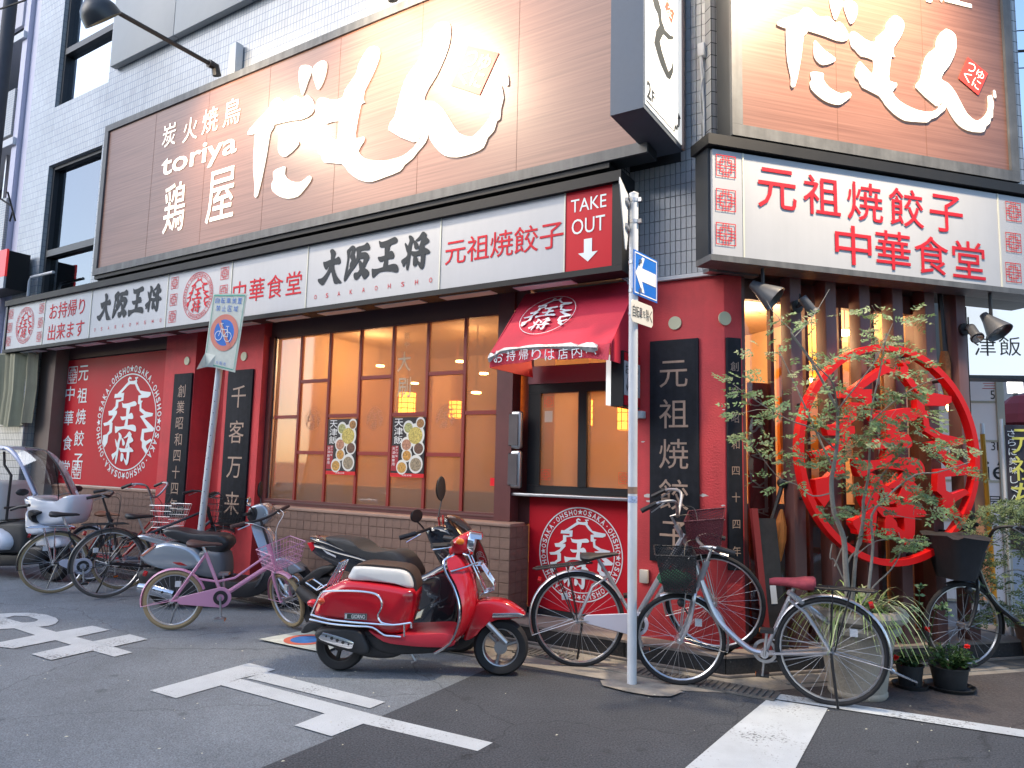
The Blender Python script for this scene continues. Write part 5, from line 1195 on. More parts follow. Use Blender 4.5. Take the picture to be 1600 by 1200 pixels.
# stop sign seen from behind, edge on
fo2 = Fdir((-.463-.045, -.535+.0, 0), 104)
aa = [fo2.px(970, 282), fo2.px(988, 300), fo2.px(985, 385)]
t = thing('triangular_sign_back', 'grey back of a triangular road sign seen nearly edge on at the pole top', 'road sign', tuple(fo2.p(0, aa[2][1])))
zt_ = aa[0][1]; mb = MB(); mb.prism([(-.36, zt_), (.10, zt_-.0), (.12, zt_-.05), (-.09, zt_-.42), (-.13, zt_-.42), (-.37, zt_-.05)], fo2, 0, .006); mb.build('plate', M_PIPE, t)
mb = MB()
for z in (zt_-.08, zt_-.26): mb.boxf(fo2, -.16, .0, z-.012, z+.012, .007, .022)
mb.build('rear_rail', M_STL, t)
mb = MB()
for z in (top.z-.045, top.z-.20, A(990, 410, -.535).z, A(990, 455, -.535).z, A(990, 490, -.535).z): mb = MB(); mb.lathe([(.036, -.012), (.036, .012)], (-.463, -.535, z), n=12, caps=True); mb.box(-.435, -.405, -.545, -.525, z-.014, z+.014); mb.build('clamp', M_STL, sp)
# cycle no-parking sign on a leaning pole
b0 = G(303, 925, 0.); pd = (b0-CAMPOS).dot(CAMF)
def atd(x, y, d): r = ray(x, y); return CAMPOS+r*(d/r.dot(CAMF))
tp = atd(343, 575, pd-.05); tpp = atd(352, 500, pd-.05)
npole = thing('leaning_sign_pole', 'thin white leaning pole carrying the no bicycle parking notice', 'sign pole', tuple(b0))
mb = MB(); mb.tube([b0, tp, tpp], [.035, .035, .03], 12); mb.build('pole_shaft', M_WPOLE, npole)
mb = MB()
for k in range(14): p = b0+(tp-b0)*(.25+.05*k); mb.cyl(p+Vector((.02, -.027, 0)), (.5, -.8, 0), .005, 0, .003, 6)
mb.build('bolt_holes', M_BLK, npole)
cor = [(333, 459), (386, 458.5), (367, 582), (318, 570)]
P3 = [atd(x, y, pd-.12+dd) for (x, y), dd in zip(cor, (0.05, -.10, -.10, .05))]
exx = (P3[1]-P3[0]); eyy = (P3[0]-P3[3]); n_ = exx.cross(eyy).normalized(); n_ = n_ if n_.dot(CAMPOS-P3[0]) > 0 else -n_
class Qd:
    def p(s, u, v, d=0.): return P3[3]*(1-u)*(1-v)+P3[2]*u*(1-v)+P3[0]*(1-u)*v+P3[1]*u*v+n_*d
qd = Qd()
t = thing('no_bicycle_parking_plate', 'bent white plate with crossed blue bicycle circle on the leaning pole', 'road sign', tuple(P3[3]))
mb = MB(); g8 = 6; vs = []
bot = [(-.12, .02), (.0, -.06)]
fl2 = atd(307, 577, pd-.3)
fr_ = [[qd.p(i/6, j/6, 0) for i in range(7)] for j in range(7)]
fr_[0][0] = fl2; fr_[0][1] = fr_[0][1]+n_*.03+Vector((0, 0, -.01)); fr_[1][0] = fr_[1][0]+n_*.0
v1 = [p+n_*.0 for r in fr_ for p in r]; v2 = [p-n_*.005 for r in fr_ for p in r]
fs_ = []
for j in range(6):
    for i in range(6): a = j*7+i; fs_.append((a, a+1, a+8, a+7)); fs_.append((49+a, 49+a+7, 49+a+8, 49+a+1))
mb.add(v1+v2, fs_); mb.build('plate', mat('plate_worn', (.56, .60, .55), .5, var=.1, vs=20), t)
M_SB = mat('notice_sign_blue', (.02, .16, .58), .5); M_SR = mat('notice_sign_pink', (.62, .22, .17), .6, var=.1); M_SG = mat('notice_green', (.10, .38, .30), .5)
W_, H_ = exx.length, eyy.length; kx_ = H_/W_
def el(cx, cy, r, n=40, a0=0, a1=2*math.pi): return [(cx+r*kx_*math.cos(a0+(a1-a0)*k/n), cy+r*math.sin(a0+(a1-a0)*k/n)) for k in range(n)]
mb = MB(); o_, i_ = el(.5, .48, .245), el(.5, .48, .175); rs = [[qd.p(*a, .004), qd.p(*b, .004)] for a, b in zip(o_, i_)]
vs = [p for r in rs for p in r]; mb.add(vs, [(2*k, 2*k+1, (2*k+3) % 80, (2*k+2) % 80) for k in range(40)])
mb.flat([(.25, .64), (.31, .68), (.75, .32), (.69, .28)], qd, .0065); mb.build('pink_ring', M_SR, t)
mb = MB(); mb.flat(el(.5, .48, .178), qd, .0035); mb.build('blue_disc', M_SB, t)
mb = MB()
def pl_(pts, w=.012, cl=False):
    pts = [Vector((a*W_, b*H_)) for a, b in pts]; m = len(pts)
    for k in range(m if cl else m-1):
        a, b = pts[k], pts[(k+1) % m]; t_ = (b-a).normalized()*w*.5; nn_ = Vector((-t_.y, t_.x)); q = [a-t_+nn_, b+t_+nn_, b+t_-nn_, a-t_-nn_]; mb.flat([(x.x/W_, x.y/H_) for x in q], qd, .009+.0002*k)
pl_(el(.36, .43, .062, 18), .007, True); pl_(el(.64, .43, .062, 18), .007, True)
for s_ in ([(.36, .43), (.43, .56)], [(.43, .52), (.61, .52)], [(.61, .52), (.64, .43)], [(.64, .43), (.5, .43)], [(.5, .43), (.44, .53)], [(.5, .43), (.60, .50)], [(.60, .50), (.59, .56)], [(.55, .565), (.63, .565)], [(.43, .56), (.41, .585)], [(.38, .59), (.45, .60)]): pl_(s_, .007)
mb.build('white_bicycle_mark', mat('notice_mark', (.72, .76, .78), .5), t)
mb = MB()
for k, ch in enumerate('自転車放置'): glyph(mb, ch, qd, .17+k*.165, .905, .125, .075, .005, .02)
for k, ch in enumerate('禁止区域'): glyph(mb, ch, qd, .22+k*.175, .80, .125, .075, .005, .02)
for k, ch in enumerate('大阪市'): glyph(mb, ch, qd, .42+k*.12, .075, .08, .045, .005, .01)
mb.split('blue_lettering', M_SB, t)
mb = MB()
for a, b, c, d in ((.04, .96, .965, .985), (.95, .965, .03, .964), (.04, .055, .17, .964), (.2, .94, .02, .035)): mb.flat([(a, c), (b, c), (b, d), (a, d)], qd, .004)
mb.build('green_border', M_SG, t)

# ================================================================ left end of the street
# tarp at the left end
t = thing('hanging_tarp', 'dusty beige tarp hanging under the left end of the white sign', 'tarp', (-10.6, -.1, 1.9))
mb = MB(); rs = []
zt_, zb_ = 2.88, 1.83
L0 = A(18, 560, -.1).x; L1 = A(78, 560, -.1).x
for k in range(33):
    s_ = k/32; x_ = -10.98+(.98)*s_; y_ = -.16+.045*math.sin(s_*19)+.02*math.sin(s_*47) + .25*max(0, s_-.45)
    zb2 = zb_+.03*math.sin(s_*8); rs.append([(x_, y_, zb2), (x_+.0, y_+.02, (zt_+zb2)/2), (x_, y_+.0, zt_), (x_, y_+.008, zt_), (x_, y_+.028, (zt_+zb2)/2), (x_, y_+.008, zb2)])
mb.rings(rs, smooth=True); mb.build('tarp_cloth', mat('beige_tarp', (.33, .32, .22), .8, var=.12, vs=4, streak=.2), t)
mb = MB(); mb.tube([(-11.0, -.16, 2.89), (-10.0, -.02, 2.89)], .03, 8); mb.build('rolled_edge', mat('beige_tarp_dark', (.2, .2, .15), .8), t)
# neighbouring apartment block with balconies
nb = thing('balcony_building', 'neighbouring apartment building with stacked balconies at the left edge', 'building', (-14, 1.5, 0)); fn = FA(.8)
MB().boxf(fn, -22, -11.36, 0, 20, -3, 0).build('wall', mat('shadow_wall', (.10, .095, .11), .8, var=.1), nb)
M_BAL = mat('balcony_lilac', (.50, .49, .55), .7, var=.06); M_BALT = tilemat('balcony_tile', (.42, .40, .36), (.18, .2, .25), .08, .04)
yb_ = -.05
def zpx(x, y): return A(x, y, yb_).z
for (z0, z1, m_) in ((zpx(30, 42), 13, M_BAL), (zpx(20, 208), zpx(20, 140), M_BALT)):
    MB().box(-17, -11.55, yb_, .0, z0, z1).build('balcony_parapet', m_, nb)
for y in (60, 215):
    z = zpx(20, y); MB().box(-17, -11.40, yb_-.02, .8, z-.12, z).build('balcony_slab', mat('balcony_slab', (.56, .58, .62), .7), nb)
MB().box(-11.54, -11.37, -.02, .8, 0, 20).build('balcony_fin', mat('lilac_edge', (.5, .5, .62), .6), nb)
z = zpx(10, 310); MB().box(-17, -11.40, yb_-.02, .8, z-1.0, z).build('balcony_parapet', M_BALT, nb)
MB().box(-17, -11.40, .79, .8, 0, 3.0).build('ground_floor_shutter', mat('shutter_dark', (.03, .03, .05), .6), nb)
for k, p in enumerate(((8, 265), (23, 262))): c = A(*p, .1); MB().box(c.x-.02, c.x+.02, .1, .14, c.z-.5, c.z+.5).build('drying_pole', M_STL, nb)
# red and black projecting sign at left edge
t = thing('red_black_side_sign', 'black projecting box sign with red front at the far left edge', 'shop sign', (-11.6, -.6, 3.6))
q0 = A(46, 398, -.55); q1 = A(46, 456, -.55)
Xs = A(45, 430, -.05).x; z0s, z1s = A(45, 456, -.05).z, A(45, 400, -.05).z
MB().box(Xs-1.0, Xs, -.34, -.05, z0s, z1s).build('sign_box', M_BLK, t)
q2 = A(12, 379, -1.0); 
fx = FA(-.341)
MB().boxf(fx, Xs-1.0, Xs, z0s+.18, z1s+.02, 0, .03).build('red_face', mat('left_red', (.62, .02, .03), .4, emit=(1, .05, .05), es=.15), t)
MB().boxf(fx, Xs-1.0, Xs-.01, z0s, z0s+.175, 0, .03).build('white_strip', M_WHT, t)
# utility pole on the far left
p = atd(-14, 300, 9.5); t = thing('utility_pole', 'dark utility pole with cables cut by the left edge of the view', 'utility pole', (p.x, p.y, 0))
mb = MB(); mb.tube([(p.x-.06, p.y, 0), (p.x, p.y, 12)], [.09, .075], 12); mb.build('pole_shaft', mat('pole_dark', (.05, .055, .07), .7, var=.2), t)
mb = MB(); a_ = atd(0, 14, 9.4); b_ = atd(40, 0, 9.2); mb.tube([a_, b_], .012, 5); mb.tube([atd(12, 300, 9.4), atd(20, 330, 9.4), atd(15, 346, 9.4)], .012, 5); mb.tube([atd(0, 310, 9.4), atd(18, 322, 9.3), atd(24, 345, 9.3)], .012, 5); mb.build('cable', M_BLK, t)
# far side of the street behind the camera: pale buildings, so that glass and paint have something to mirror
for k, (x0_, x1_, y_, h_, c_) in enumerate(((-26, -14, -19, 10, (.42, .41, .40)), (-13.8, -5, -18.5, 11.5, (.50, .48, .45)), (-4.8, 3, -18, 9.5, (.38, .36, .34)), (3.3, 12, -18, 9, (.46, .45, .44)))):
    t = thing('opposite_building', ['low grey', 'tall cream', 'low brown', 'grey corner'][k]+' building on the opposite side of the street behind the viewer', 'building', ((x0_+x1_)/2, y_-2, 0))
    MB().box(x0_, x1_, y_-5, y_, 0, h_).build('wall', mat('opp_%d' % k, c_, .8, var=.1), t)
    fo_ = Fr((0, y_, 0), (-1, 0, 0), (0, 1, 0))
    z = 1.0
    while z < h_-1.6:
        u = x0_+.8
        while u < x1_-1.6: MB().box(u, u+1.3, y_, y_+.04, z, z+1.3).build('window', M_GLASS, t); u += 2.4
        z += 2.9
# ================================================================ bicycles
M_SILV = mat('silver_paint', (.52, .53, .57), .28, metal=.75, coat=.3, var=.05)
M_SPK = mat('spoke_steel', (.42, .43, .45), .5, metal=.6)
M_ALU = mat('rim_aluminium', (.62, .63, .65), .3, metal=.9)
M_TAN = mat('tan_tyre', (.33, .25, .14), .8, var=.15)
M_PINK = mat('pink_paint', (.66, .30, .46), .35, coat=.4, var=.04)
M_BRSAD = mat('brown_saddle', (.075, .035, .03), .5, var=.2)
M_BKBK = mat('black_bike_paint', (.02, .021, .024), .3, coat=.4)
M_REDB = mat('red_bike_paint', (.42, .02, .015), .3, coat=.4)
M_MAR = mat('maroon_cloth', (.30, .045, .065), .85, var=.25, vs=30)
M_ORF = mat('orange_reflector', (.8, .22, .02), .3)
def Mz(a): return Matrix.Rotation(a, 4, 'Z')
def bicycle(label, p0, p1, Rr=.33, Rf=.33, fm=None, style='swan', tm=None, gm_=None, sm_=None, steer=0., lean=0., basket=None, bcol=None, rack=True, case=None, hb='swept', seat_h=.84, stem_h=.98, cover=None, group=None, back_rim=None, dress=True, rackm=None, tread=.017, bare=False):
    p0, p1 = Vector(p0), Vector(p1); h = p1-p0; wb = Vector((h.x, h.y)).length; rz = math.atan2(h.y, h.x)
    t = thing('bicycle', label, 'bicycle', tuple(p0), rz, group); pitch = -math.atan2(h.z, wb)
    t.matrix_basis = Matrix.Translation(p0) @ Mz(rz) @ Matrix.Rotation(pitch, 4, 'Y') @ Matrix.Rotation(lean, 4, 'X')
    fm = fm or M_SILV; tm = tm or M_RUB; gm_ = gm_ or fm; sm_ = sm_ or M_BPL; rackm = rackm or M_BPL
    V = Vector
    BBp = V((wb*.42, 0, .27)); RA = V((0, 0, Rr)); FAx = V((wb, 0, Rf))
    hl = V((wb-.085-.10*.35, 0, Rf*2+.05)); hu = hl+V((-.062, 0, .17)); ax_ = (hu-hl).normalized()
    piv = hl
    def ST(p):
        p = V(p); return (Matrix.Rotation(steer, 3, ax_) @ (p-piv))+piv
    tb = .0155
    # frame
    f = MB(); sc_ = BBp+V((-.155, 0, .36)); 
    f.tube([BBp, sc_], .014, 8)
    if style == 'swan':
        f.tube(smc([hl+V((-.01, 0, .06)), hl+V((-.10, 0, -.16)), V((wb*.66, 0, .38)), V((wb*.52, 0, .285)), BBp], 5, False), .019, 8)
    elif style == 'step':
        f.tube([hl+V((-.01, 0, .10)), BBp+V((.0, 0, .02))], .021, 8); f.tube([hl+V((0, 0, .02)), BBp+V((.05, 0, .0))], .016, 8)
    elif style == 'twin':
        f.tube([hl+V((-.005, 0, .02)), BBp], .019, 8); a_ = BBp+V((-.045, 0, .12)); f.tube([hl+V((-.02, 0, .11)), V((wb*.52, 0, .42)), a_+V((0, .0, .0)), V((.13, .0, .42))], .010, 7)
    else:
        f.tube([hl+V((0, 0, .03)), BBp], .016, 8); f.tube([hu+V((0, 0, -.03)), sc_+V((0, 0, -.03))], .014, 8)
    f.tube([hl, hu], .020, 10)
    for s in (-1, 1):
        f.tube([BBp+V((0, .03*s, 0)), RA+V((0, .055*s, 0))], .009, 6)
        f.tube([sc_+V((0, .02*s, -.02)), V((.14, .045*s, Rr+.22)), RA+V((0, .055*s, 0))], .008, 6)
    f.cyl(BBp, (0, 1, 0), .026, -.04, .04, 10)
    f.build('frame', fm, t, local=True)
    # fork
    f = MB(); cr = hl+V((.012, 0, -.025))
    f.tube([ST(hl), ST(cr)], .017, 8)
    for s in (-1, 1): f.tube([ST(q) for q in smc([cr, cr+V((.012, .042*s, -.03)), V((wb-.065, .05*s, Rf+.14)), V((wb-.02, .05*s, Rf+.03)), V((wb, .05*s, Rf))], 3, False)], [.013]*13, 6)
    f.build('fork', fm, t, local=True)
    # wheels
    def wheel(c, R, fr):
        X = ST if fr else (lambda p: V(p)); n = 40; m = MB()
        def circ(r, y=0.): return [X(c+V((math.cos(2*math.pi*k/n)*r, y, math.sin(2*math.pi*k/n)*r))) for k in range(n)]
        m.tube(circ(R-tread*1.9), .0095, 6, closed=True); m.cyl(X(c), (X(c+V((0, 1, 0)))-X(c)), .022, -.045, .045, 10); w_ = m.build('wheel', back_rim or M_ALU, t, local=True)
        m = MB(); m.tube(circ(R-tread*.98), tread, 8, closed=True); m.build('tyre', tm, w_, local=True)
        m = MB()
        for k in range(28):
            a = 2*math.pi*k/28; b = a+(.55 if k % 4 < 2 else -.55); y = .032*(1 if k % 2 else -1)
            m.tube([X(c+V((math.cos(b)*.024, y, math.sin(b)*.024))), X(c+V((math.cos(a)*(R-tread*2.2), 0, math.sin(a)*(R-tread*2.2))))], .0011, 3, caps=False)
        m.build('spokes', M_SPK, w_, local=True)
        if dress:
            m = MB(); a = 2.2+steer; q = c+V((math.cos(a)*R*.55, -.01, math.sin(a)*R*.55)); e = .022; m.rings([[X(q+V((x, y, z))) for x, z in ((-e, -e), (e, -e), (e, e), (-e, e))] for y in (-.012, .012)], smooth=False); m.build('spoke_reflector', M_PIPE, w_, local=True)
        return w_
    wheel(RA, Rr, False); wheel(FAx, Rf, True)
    def guard(c, R, a0, a1, fr, w_=.024):
        X = ST if fr else (lambda p: V(p)); m = MB(); rs = []
        for k in range(25):
            a = a0+(a1-a0)*k/24; u = V((math.cos(a), 0, math.sin(a)))
            rs.append([X(c+u*r+V((0, y, 0))) for y, r in ((-w_, R+.004), (-w_*.7, R+.014), (0, R+.018), (w_*.7, R+.014), (w_, R+.004), (w_*.6, R+.009), (0, R+.013), (-w_*.6, R+.009))])
        m.rings(rs); m.tube([X(c+V((math.cos(a1 if not fr else a1)*(R+.012), w_, math.sin(a1)*(R+.012)))), X(c+V((0, .05, 0)))], .0025, 4); m.tube([X(c+V((math.cos(a1)*(R+.012), -w_, math.sin(a1)*(R+.012)))), X(c+V((0, -.05, 0)))], .0025, 4)
        m.build('mudguard', gm_, t, local=True, ang=60)
    if not bare: guard(RA, Rr, .35, 3.35, False); guard(FAx, Rf, 1.15, 3.35, True)
    # handlebar
    stt = hu+ax_*(stem_h-hu.z); m = MB(); m.tube([ST(hu), ST(stt), ST(stt+V((.05, 0, .01)))], .011, 8)
    cl = stt+V((.05, 0, .01)); w_ = .27
    if hb == 'swept': pts = [V((-.16, -w_, .02)), V((-.04, -w_+.02, .045)), V((.03, -w_+.11, .03)), V((0, -.04, 0)), V((0, .04, 0)), V((.03, w_-.11, .03)), V((-.04, w_-.02, .045)), V((-.16, w_, .02))]
    elif hb == 'high': pts = [V((-.20, -w_, .10)), V((-.08, -w_+.02, .14)), V((.02, -w_+.09, .12)), V((0, -.05, 0)), V((0, .05, 0)), V((.02, w_-.09, .12)), V((-.08, w_-.02, .14)), V((-.20, w_, .10))]
    else: pts = [V((-.035, -w_, .015)), V((-.02, -w_+.1, .01)), V((0, -.05, 0)), V((0, .05, 0)), V((-.02, w_-.1, .01)), V((-.035, w_, .015))]
    bar = smc([cl+p for p in pts], 5, False); m.tube([ST(p) for p in bar], .011, 8); m.build('handlebar', M_BPL if hb == 'flat' or fm in (M_BKBK,) else M_STL, t, local=True)
    for s in (0, -1):
        m = MB(); e, e2 = V(bar[s]), V(bar[3 if s == 0 else -4]); dr = (e-e2).normalized(); m.tube([ST(e-dr*.11), ST(e+dr*.008)], .0165, 8); m.build('grip', sm_ if sm_ is M_BRSAD else M_BPL, t, local=True)
        m = MB(); q = e-dr*.13; m.tube([ST(q), ST(q+V((.035, 0, -.012))), ST(q+V((.03, 0, -.03))+dr*.10)], .005, 5); m.build('brake_lever', M_STL, t, local=True)
    m = MB(); sd_ = -1; q = cl+V((0, sd_*.16, .02)); 
    for s in (-1, 1): m.tube([ST(p) for p in smc([cl+V((.0, s*.17, .02)), cl+V((.10, s*.13, .01)), cl+V((.12, s*.03, -.10)), hl+V((.03, s*.01, -.02))], 4, False)], .0028, 4)
    m.build('brake_cable', M_BPL if fm is not M_PINK else M_PIPE, t, local=True)
    # saddle
    sp_ = sc_+(sc_-BBp).normalized()*max(.02, (seat_h-.06-sc_.z)/((sc_-BBp).normalized().z)); m = MB(); m.tube([sc_, sp_], .0125, 8); m.tube([sp_+V((-.08, .02, .0)), sp_+V((.10, .01, .005))], .004, 5); m.tube([sp_+V((-.08, -.02, .0)), sp_+V((.10, -.01, .005))], .004, 5); m.build('seat_post', M_STL, t, local=True)
    m = MB(); rs = []
    for x_, wd_, zt, zb in ((-.125, .045, .045, .01), (-.11, .085, .055, -.005), (-.06, .098, .05, -.01), (0, .07, .04, .0), (.06, .035, .036, .005), (.12, .024, .032, .005), (.15, .014, .022, .008)):
        rs.append([sp_+V((x_, math.cos(2*math.pi*k/12)*wd_*(1.05 if cover else 1), (zt+zb)/2+math.sin(2*math.pi*k/12)*((zt-zb)/2+(.012 if cover else 0)))) for k in range(12)])
    m.rings(rs); m.build('saddle', cover or sm_, t, local=True, ang=70)
    if rack:
        zr = Rr*2+.055; m = MB()
        m.tube([V((.12, -.06, zr)), V((-.24, -.06, zr)), V((-.27, 0, zr)), V((-.24, .06, zr)), V((.12, .06, zr)), V((.16, 0, zr-.01))], .0055, 6, closed=True)
        for y in (-.025, .025): m.tube([V((.13, y, zr)), V((-.26, y, zr))], .004, 5)
        for x_ in (-.15, 0): m.tube([V((x_, -.06, zr)), V((x_, .06, zr))], .004, 5)
        for s in (-1, 1): m.tube([V((-.12, .06*s, zr)), V((-.02, .062*s, Rr+.01))], .005, 5); m.tube([V((-.02, .06*s, zr)), V((.0, .062*s, Rr+.01))], .004, 5)
        m.build('rear_rack', rackm, t, local=True)
    # chain case, crank, pedals
    cm_ = case or M_BPL; m = MB(); rc = .085; yy = -.052
    if case:
        f2 = Fr((0, yy, 0), (1, 0, 0), (0, -1, 0)); rs = []
        out = [(BBp.x+rc*math.cos(a), BBp.z+rc*math.sin(a)) for a in [2.0-k*(3.9)/14 for k in range(15)]]
        m.prism(out+[(.07, Rr-.028), (.045, Rr-.012), (.045, Rr+.018), (.07, Rr+.034)], f2, -.006, .006)
        m.build('chain_case', case, t, local=True, bevel=.003, seg=1)
        m = MB(); annulus(m, Fr((0, yy, 0), (1, 0, 0), (0, -1, 0)), BBp.x, BBp.z, .03, .058, .008, .012, 24); m.build('chainring', M_BPL, t, local=True)
    else:
        annulus(m, Fr((0, yy, 0), (1, 0, 0), (0, -1, 0)), BBp.x, BBp.z, .055, .075, -.003, .003, 28)
        m.tube([V((BBp.x, yy, BBp.z+.073)), V((0, yy, Rr+.03))], .004, 4); m.tube([V((BBp.x, yy, BBp.z-.073)), V((0, yy, Rr-.03))], .004, 4); m.build('chainring', M_STL, t, local=True)
    m = MB(); ca = -1.45; cx_, cz_ = math.cos(ca)*.165, math.sin(ca)*.165
    m.tube([BBp+V((0, -.075, 0)), BBp+V((cx_, -.085, cz_))], .009, 6); m.tube([BBp+V((0, .075, 0)), BBp+V((-cx_, .085, -cz_))], .009, 6); m.tube([BBp+V((0, -.08, 0)), BBp+V((0, .08, 0))], .010, 6); m.build('crank', M_STL, t, local=True)
    for s in (-1, 1):
        c = BBp+V((cx_*-s, .125*s, cz_*-s)); m = MB(); m.rings([[c+V((x, y, z)) for x, z in ((-.04, -.01), (.04, -.01), (.04, .012), (-.04, .012))] for y in (-.04, .04)], smooth=False); pd_ = m.build('pedal', M_BPL if fm is not M_PINK else M_STL, t, local=True)
        m = MB(); m.rings([[c+V((x, y, z)) for x, z in ((.0405, -.006), (.043, -.006), (.043, .008), (.0405, .008))] for y in (-.03, .03)], smooth=False); m.build('pedal_reflector', M_ORF, pd_, local=True)
    # stand
    m = MB(); 
    if lean: m.tube([RA+V((.03, .07, -.02)), V((-.02, .11, .12)), V((-.05, .15, .012+abs(lean)*.2))], .0085, 6)
    else: m.tube([RA+V((0, .07, 0)), V((-.03, .075, .01))], .008, 6); m.tube([RA+V((0, -.07, 0)), V((-.03, -.075, .01))], .008, 6)
    m.build('kickstand', M_BPL if not case or fm is M_SILV else M_STL, t, local=True)
    m = MB(); m.cyl(V((-.235, 0, Rr*2-.03)), (-1, 0, .3), .022, -.012, .012, 10); m.build('rear_reflector', mat('red_reflector', (.4, .01, .01), .25), t, local=True)
    m = MB(); c = ST(V((wb-.01, .05, Rf*2-.05))); m.ball(c, .028, 6); m.tube([ST(V((wb-.05, .05, Rf+.18))), c], .006, 5); m.build('dynamo_lamp', M_BPL, t, local=True)
    if basket:
        bw, bh, bl_ = (.36, .24, .26) if basket != 'big' else (.40, .28, .33)
        if Rr < .28: bw, bh, bl_ = .33, .17, .22
        bc = V((wb+.02, 0, Rf*2+.035+(.05 if Rr < .28 else 0))); m = MB(); bm_ = bcol or M_BPL
        def bx(u, v, w_): k_ = .78+.22*w_; return ST(bc+V((-.12+u*bl_*k_, v*bw*.5*k_, w_*bh)))
        if basket in ('wire', 'big'):
            for w_ in (0, .25, .5, .75, 1):
                m.tube([bx(0, -1, w_), bx(1, -1, w_), bx(1, 1, w_), bx(0, 1, w_)], .0028 if w_ < 1 else .0045, 4, closed=True)
            for k in range(11):
                v = -1+.2*k; m.tube([bx(0, v, 1), bx(0, v, 0), bx(1, v, 0), bx(1, v, 1)], .0018, 4)
            for k in range(1, 8): u = k/8; m.tube([bx(u, -1, 1), bx(u, -1, 0), bx(u, 1, 0), bx(u, 1, 1)], .0018, 4)
        else:
            vs = [bx(u, v, w_) for w_ in (0, 1) for u, v in ((0, -1), (1, -1), (1, 1), (0, 1))]
            m.add(vs, [(0, 1, 2, 3), (0, 1, 5, 4), (1, 2, 6, 5), (2, 3, 7, 6), (3, 0, 4, 7)]); m.tube([bx(0, -1, 1), bx(1, -1, 1), bx(1, 1, 1), bx(0, 1, 1)], .006, 5, closed=True)
        m.build('basket', bm_, t, local=True)
        m = MB(); m.tube([bx(.3, -.5, 0), ST(V((wb, -.055, Rf)))], .004, 4); m.tube([bx(.3, .5, 0), ST(V((wb, .055, Rf)))], .004, 4); m.build('basket_stay', M_STL, t, local=True)
    t['_st'] = 0
    return t, ST, (wb, hu, hl, BBp, sp_)
# see-through mesh for the plastic-coated baskets
def meshmat(name, c, dens):
    m = bpy.data.materials.new(name); m.use_nodes = True; nt = m.node_tree; b = nt.nodes['Principled BSDF']; b.inputs['Base Color'].default_value = (*c, 1); b.inputs['Roughness'].default_value = .5
    tc = N(nt, 'ShaderNodeTexCoord'); ch = N(nt, 'ShaderNodeTexBrick'); ch.offset = 0
    mp = N(nt, 'ShaderNodeMapping'); mp.inputs['Rotation'].default_value = (1.2, .6, .4); nt.links.new(tc.outputs['Object'], mp.inputs[0]); nt.links.new(mp.outputs[0], ch.inputs[0])
    for k, v in (('Scale', 1.), ('Brick Width', .014), ('Row Height', .014), ('Mortar Size', .0032)): ch.inputs[k].default_value = v
    mr = N(nt, 'ShaderNodeMapRange'); mr.inputs[3].default_value = dens; mr.inputs[4].default_value = 1; nt.links.new(ch.outputs['Fac'], mr.inputs[0]); nt.links.new(mr.outputs[0], b.inputs['Alpha']); MATS[name] = m; return m
M_MESH = meshmat('black_mesh', (.02, .02, .022), .45); M_MESHR = meshmat('maroon_mesh', (.10, .02, .03), .55)

# silver city bike parked against the corner (black saddle)
bicycle('silver city bicycle with black saddle and maroon mesh basket leaning by the corner pillar', G(913, 1042), Vector((-.035, .085, .150)), Rr=.335, Rf=.345, style='step', rack=True, case=mat('lilac_case', (.62, .62, .72), .35), steer=R_(-14), lean=R_(2), basket='mesh', bcol=M_MESHR, hb='high', stem_h=.98, seat_h=.80)
# silver bike in front, facing left, maroon saddle
tb_, ST_, dd_ = bicycle('silver city bicycle with maroon covered saddle standing beside the white pole', G(1300, 1103), G(1062, 1072), Rr=.325, Rf=.30, style='swan', rack=True, case=None, steer=R_(12), lean=R_(0), basket='mesh', bcol=M_MESH, hb='swept', cover=M_MAR, stem_h=.90, seat_h=.76)
gc = thing('green_cloth', 'crumpled dark green cloth lying in the black mesh basket by the pole', 'cloth', (0, 0, 0))
mb = MB(); c = atd(1055, 905, 4.80); rs = []
for i in range(1, 9):
    a = math.pi*i/9; rs.append([c+CAMR*(math.cos(2*math.pi*k/14)*math.sin(a)*.115*(1+.14*math.sin(k*2.1+i)))+CAMF*(math.sin(2*math.pi*k/14)*math.sin(a)*.08*(1+.1*math.sin(k*3+i*2)))+Vector((0, 0, -math.cos(a)*.055*(1+.25*math.sin(k*1.7+i*1.3)))) for k in range(14)])
mb.rings(rs); o = mb.build('cloth_folds', mat('green_cloth', (.008, .10, .05), .7, var=.3, vs=30), gc)
# pink small bike
bicycle('pink small wheeled bicycle with brown saddle and pink wire basket', G(268, 984), G(447, 982), Rr=.243, Rf=.24, fm=M_PINK, style='twin', tm=M_TAN, sm_=M_BRSAD, steer=R_(-50), lean=R_(1.5), basket='wire', bcol=M_PINK, rack=False, case=M_PINK, hb='flat', stem_h=.93, seat_h=.74, tread=.02)
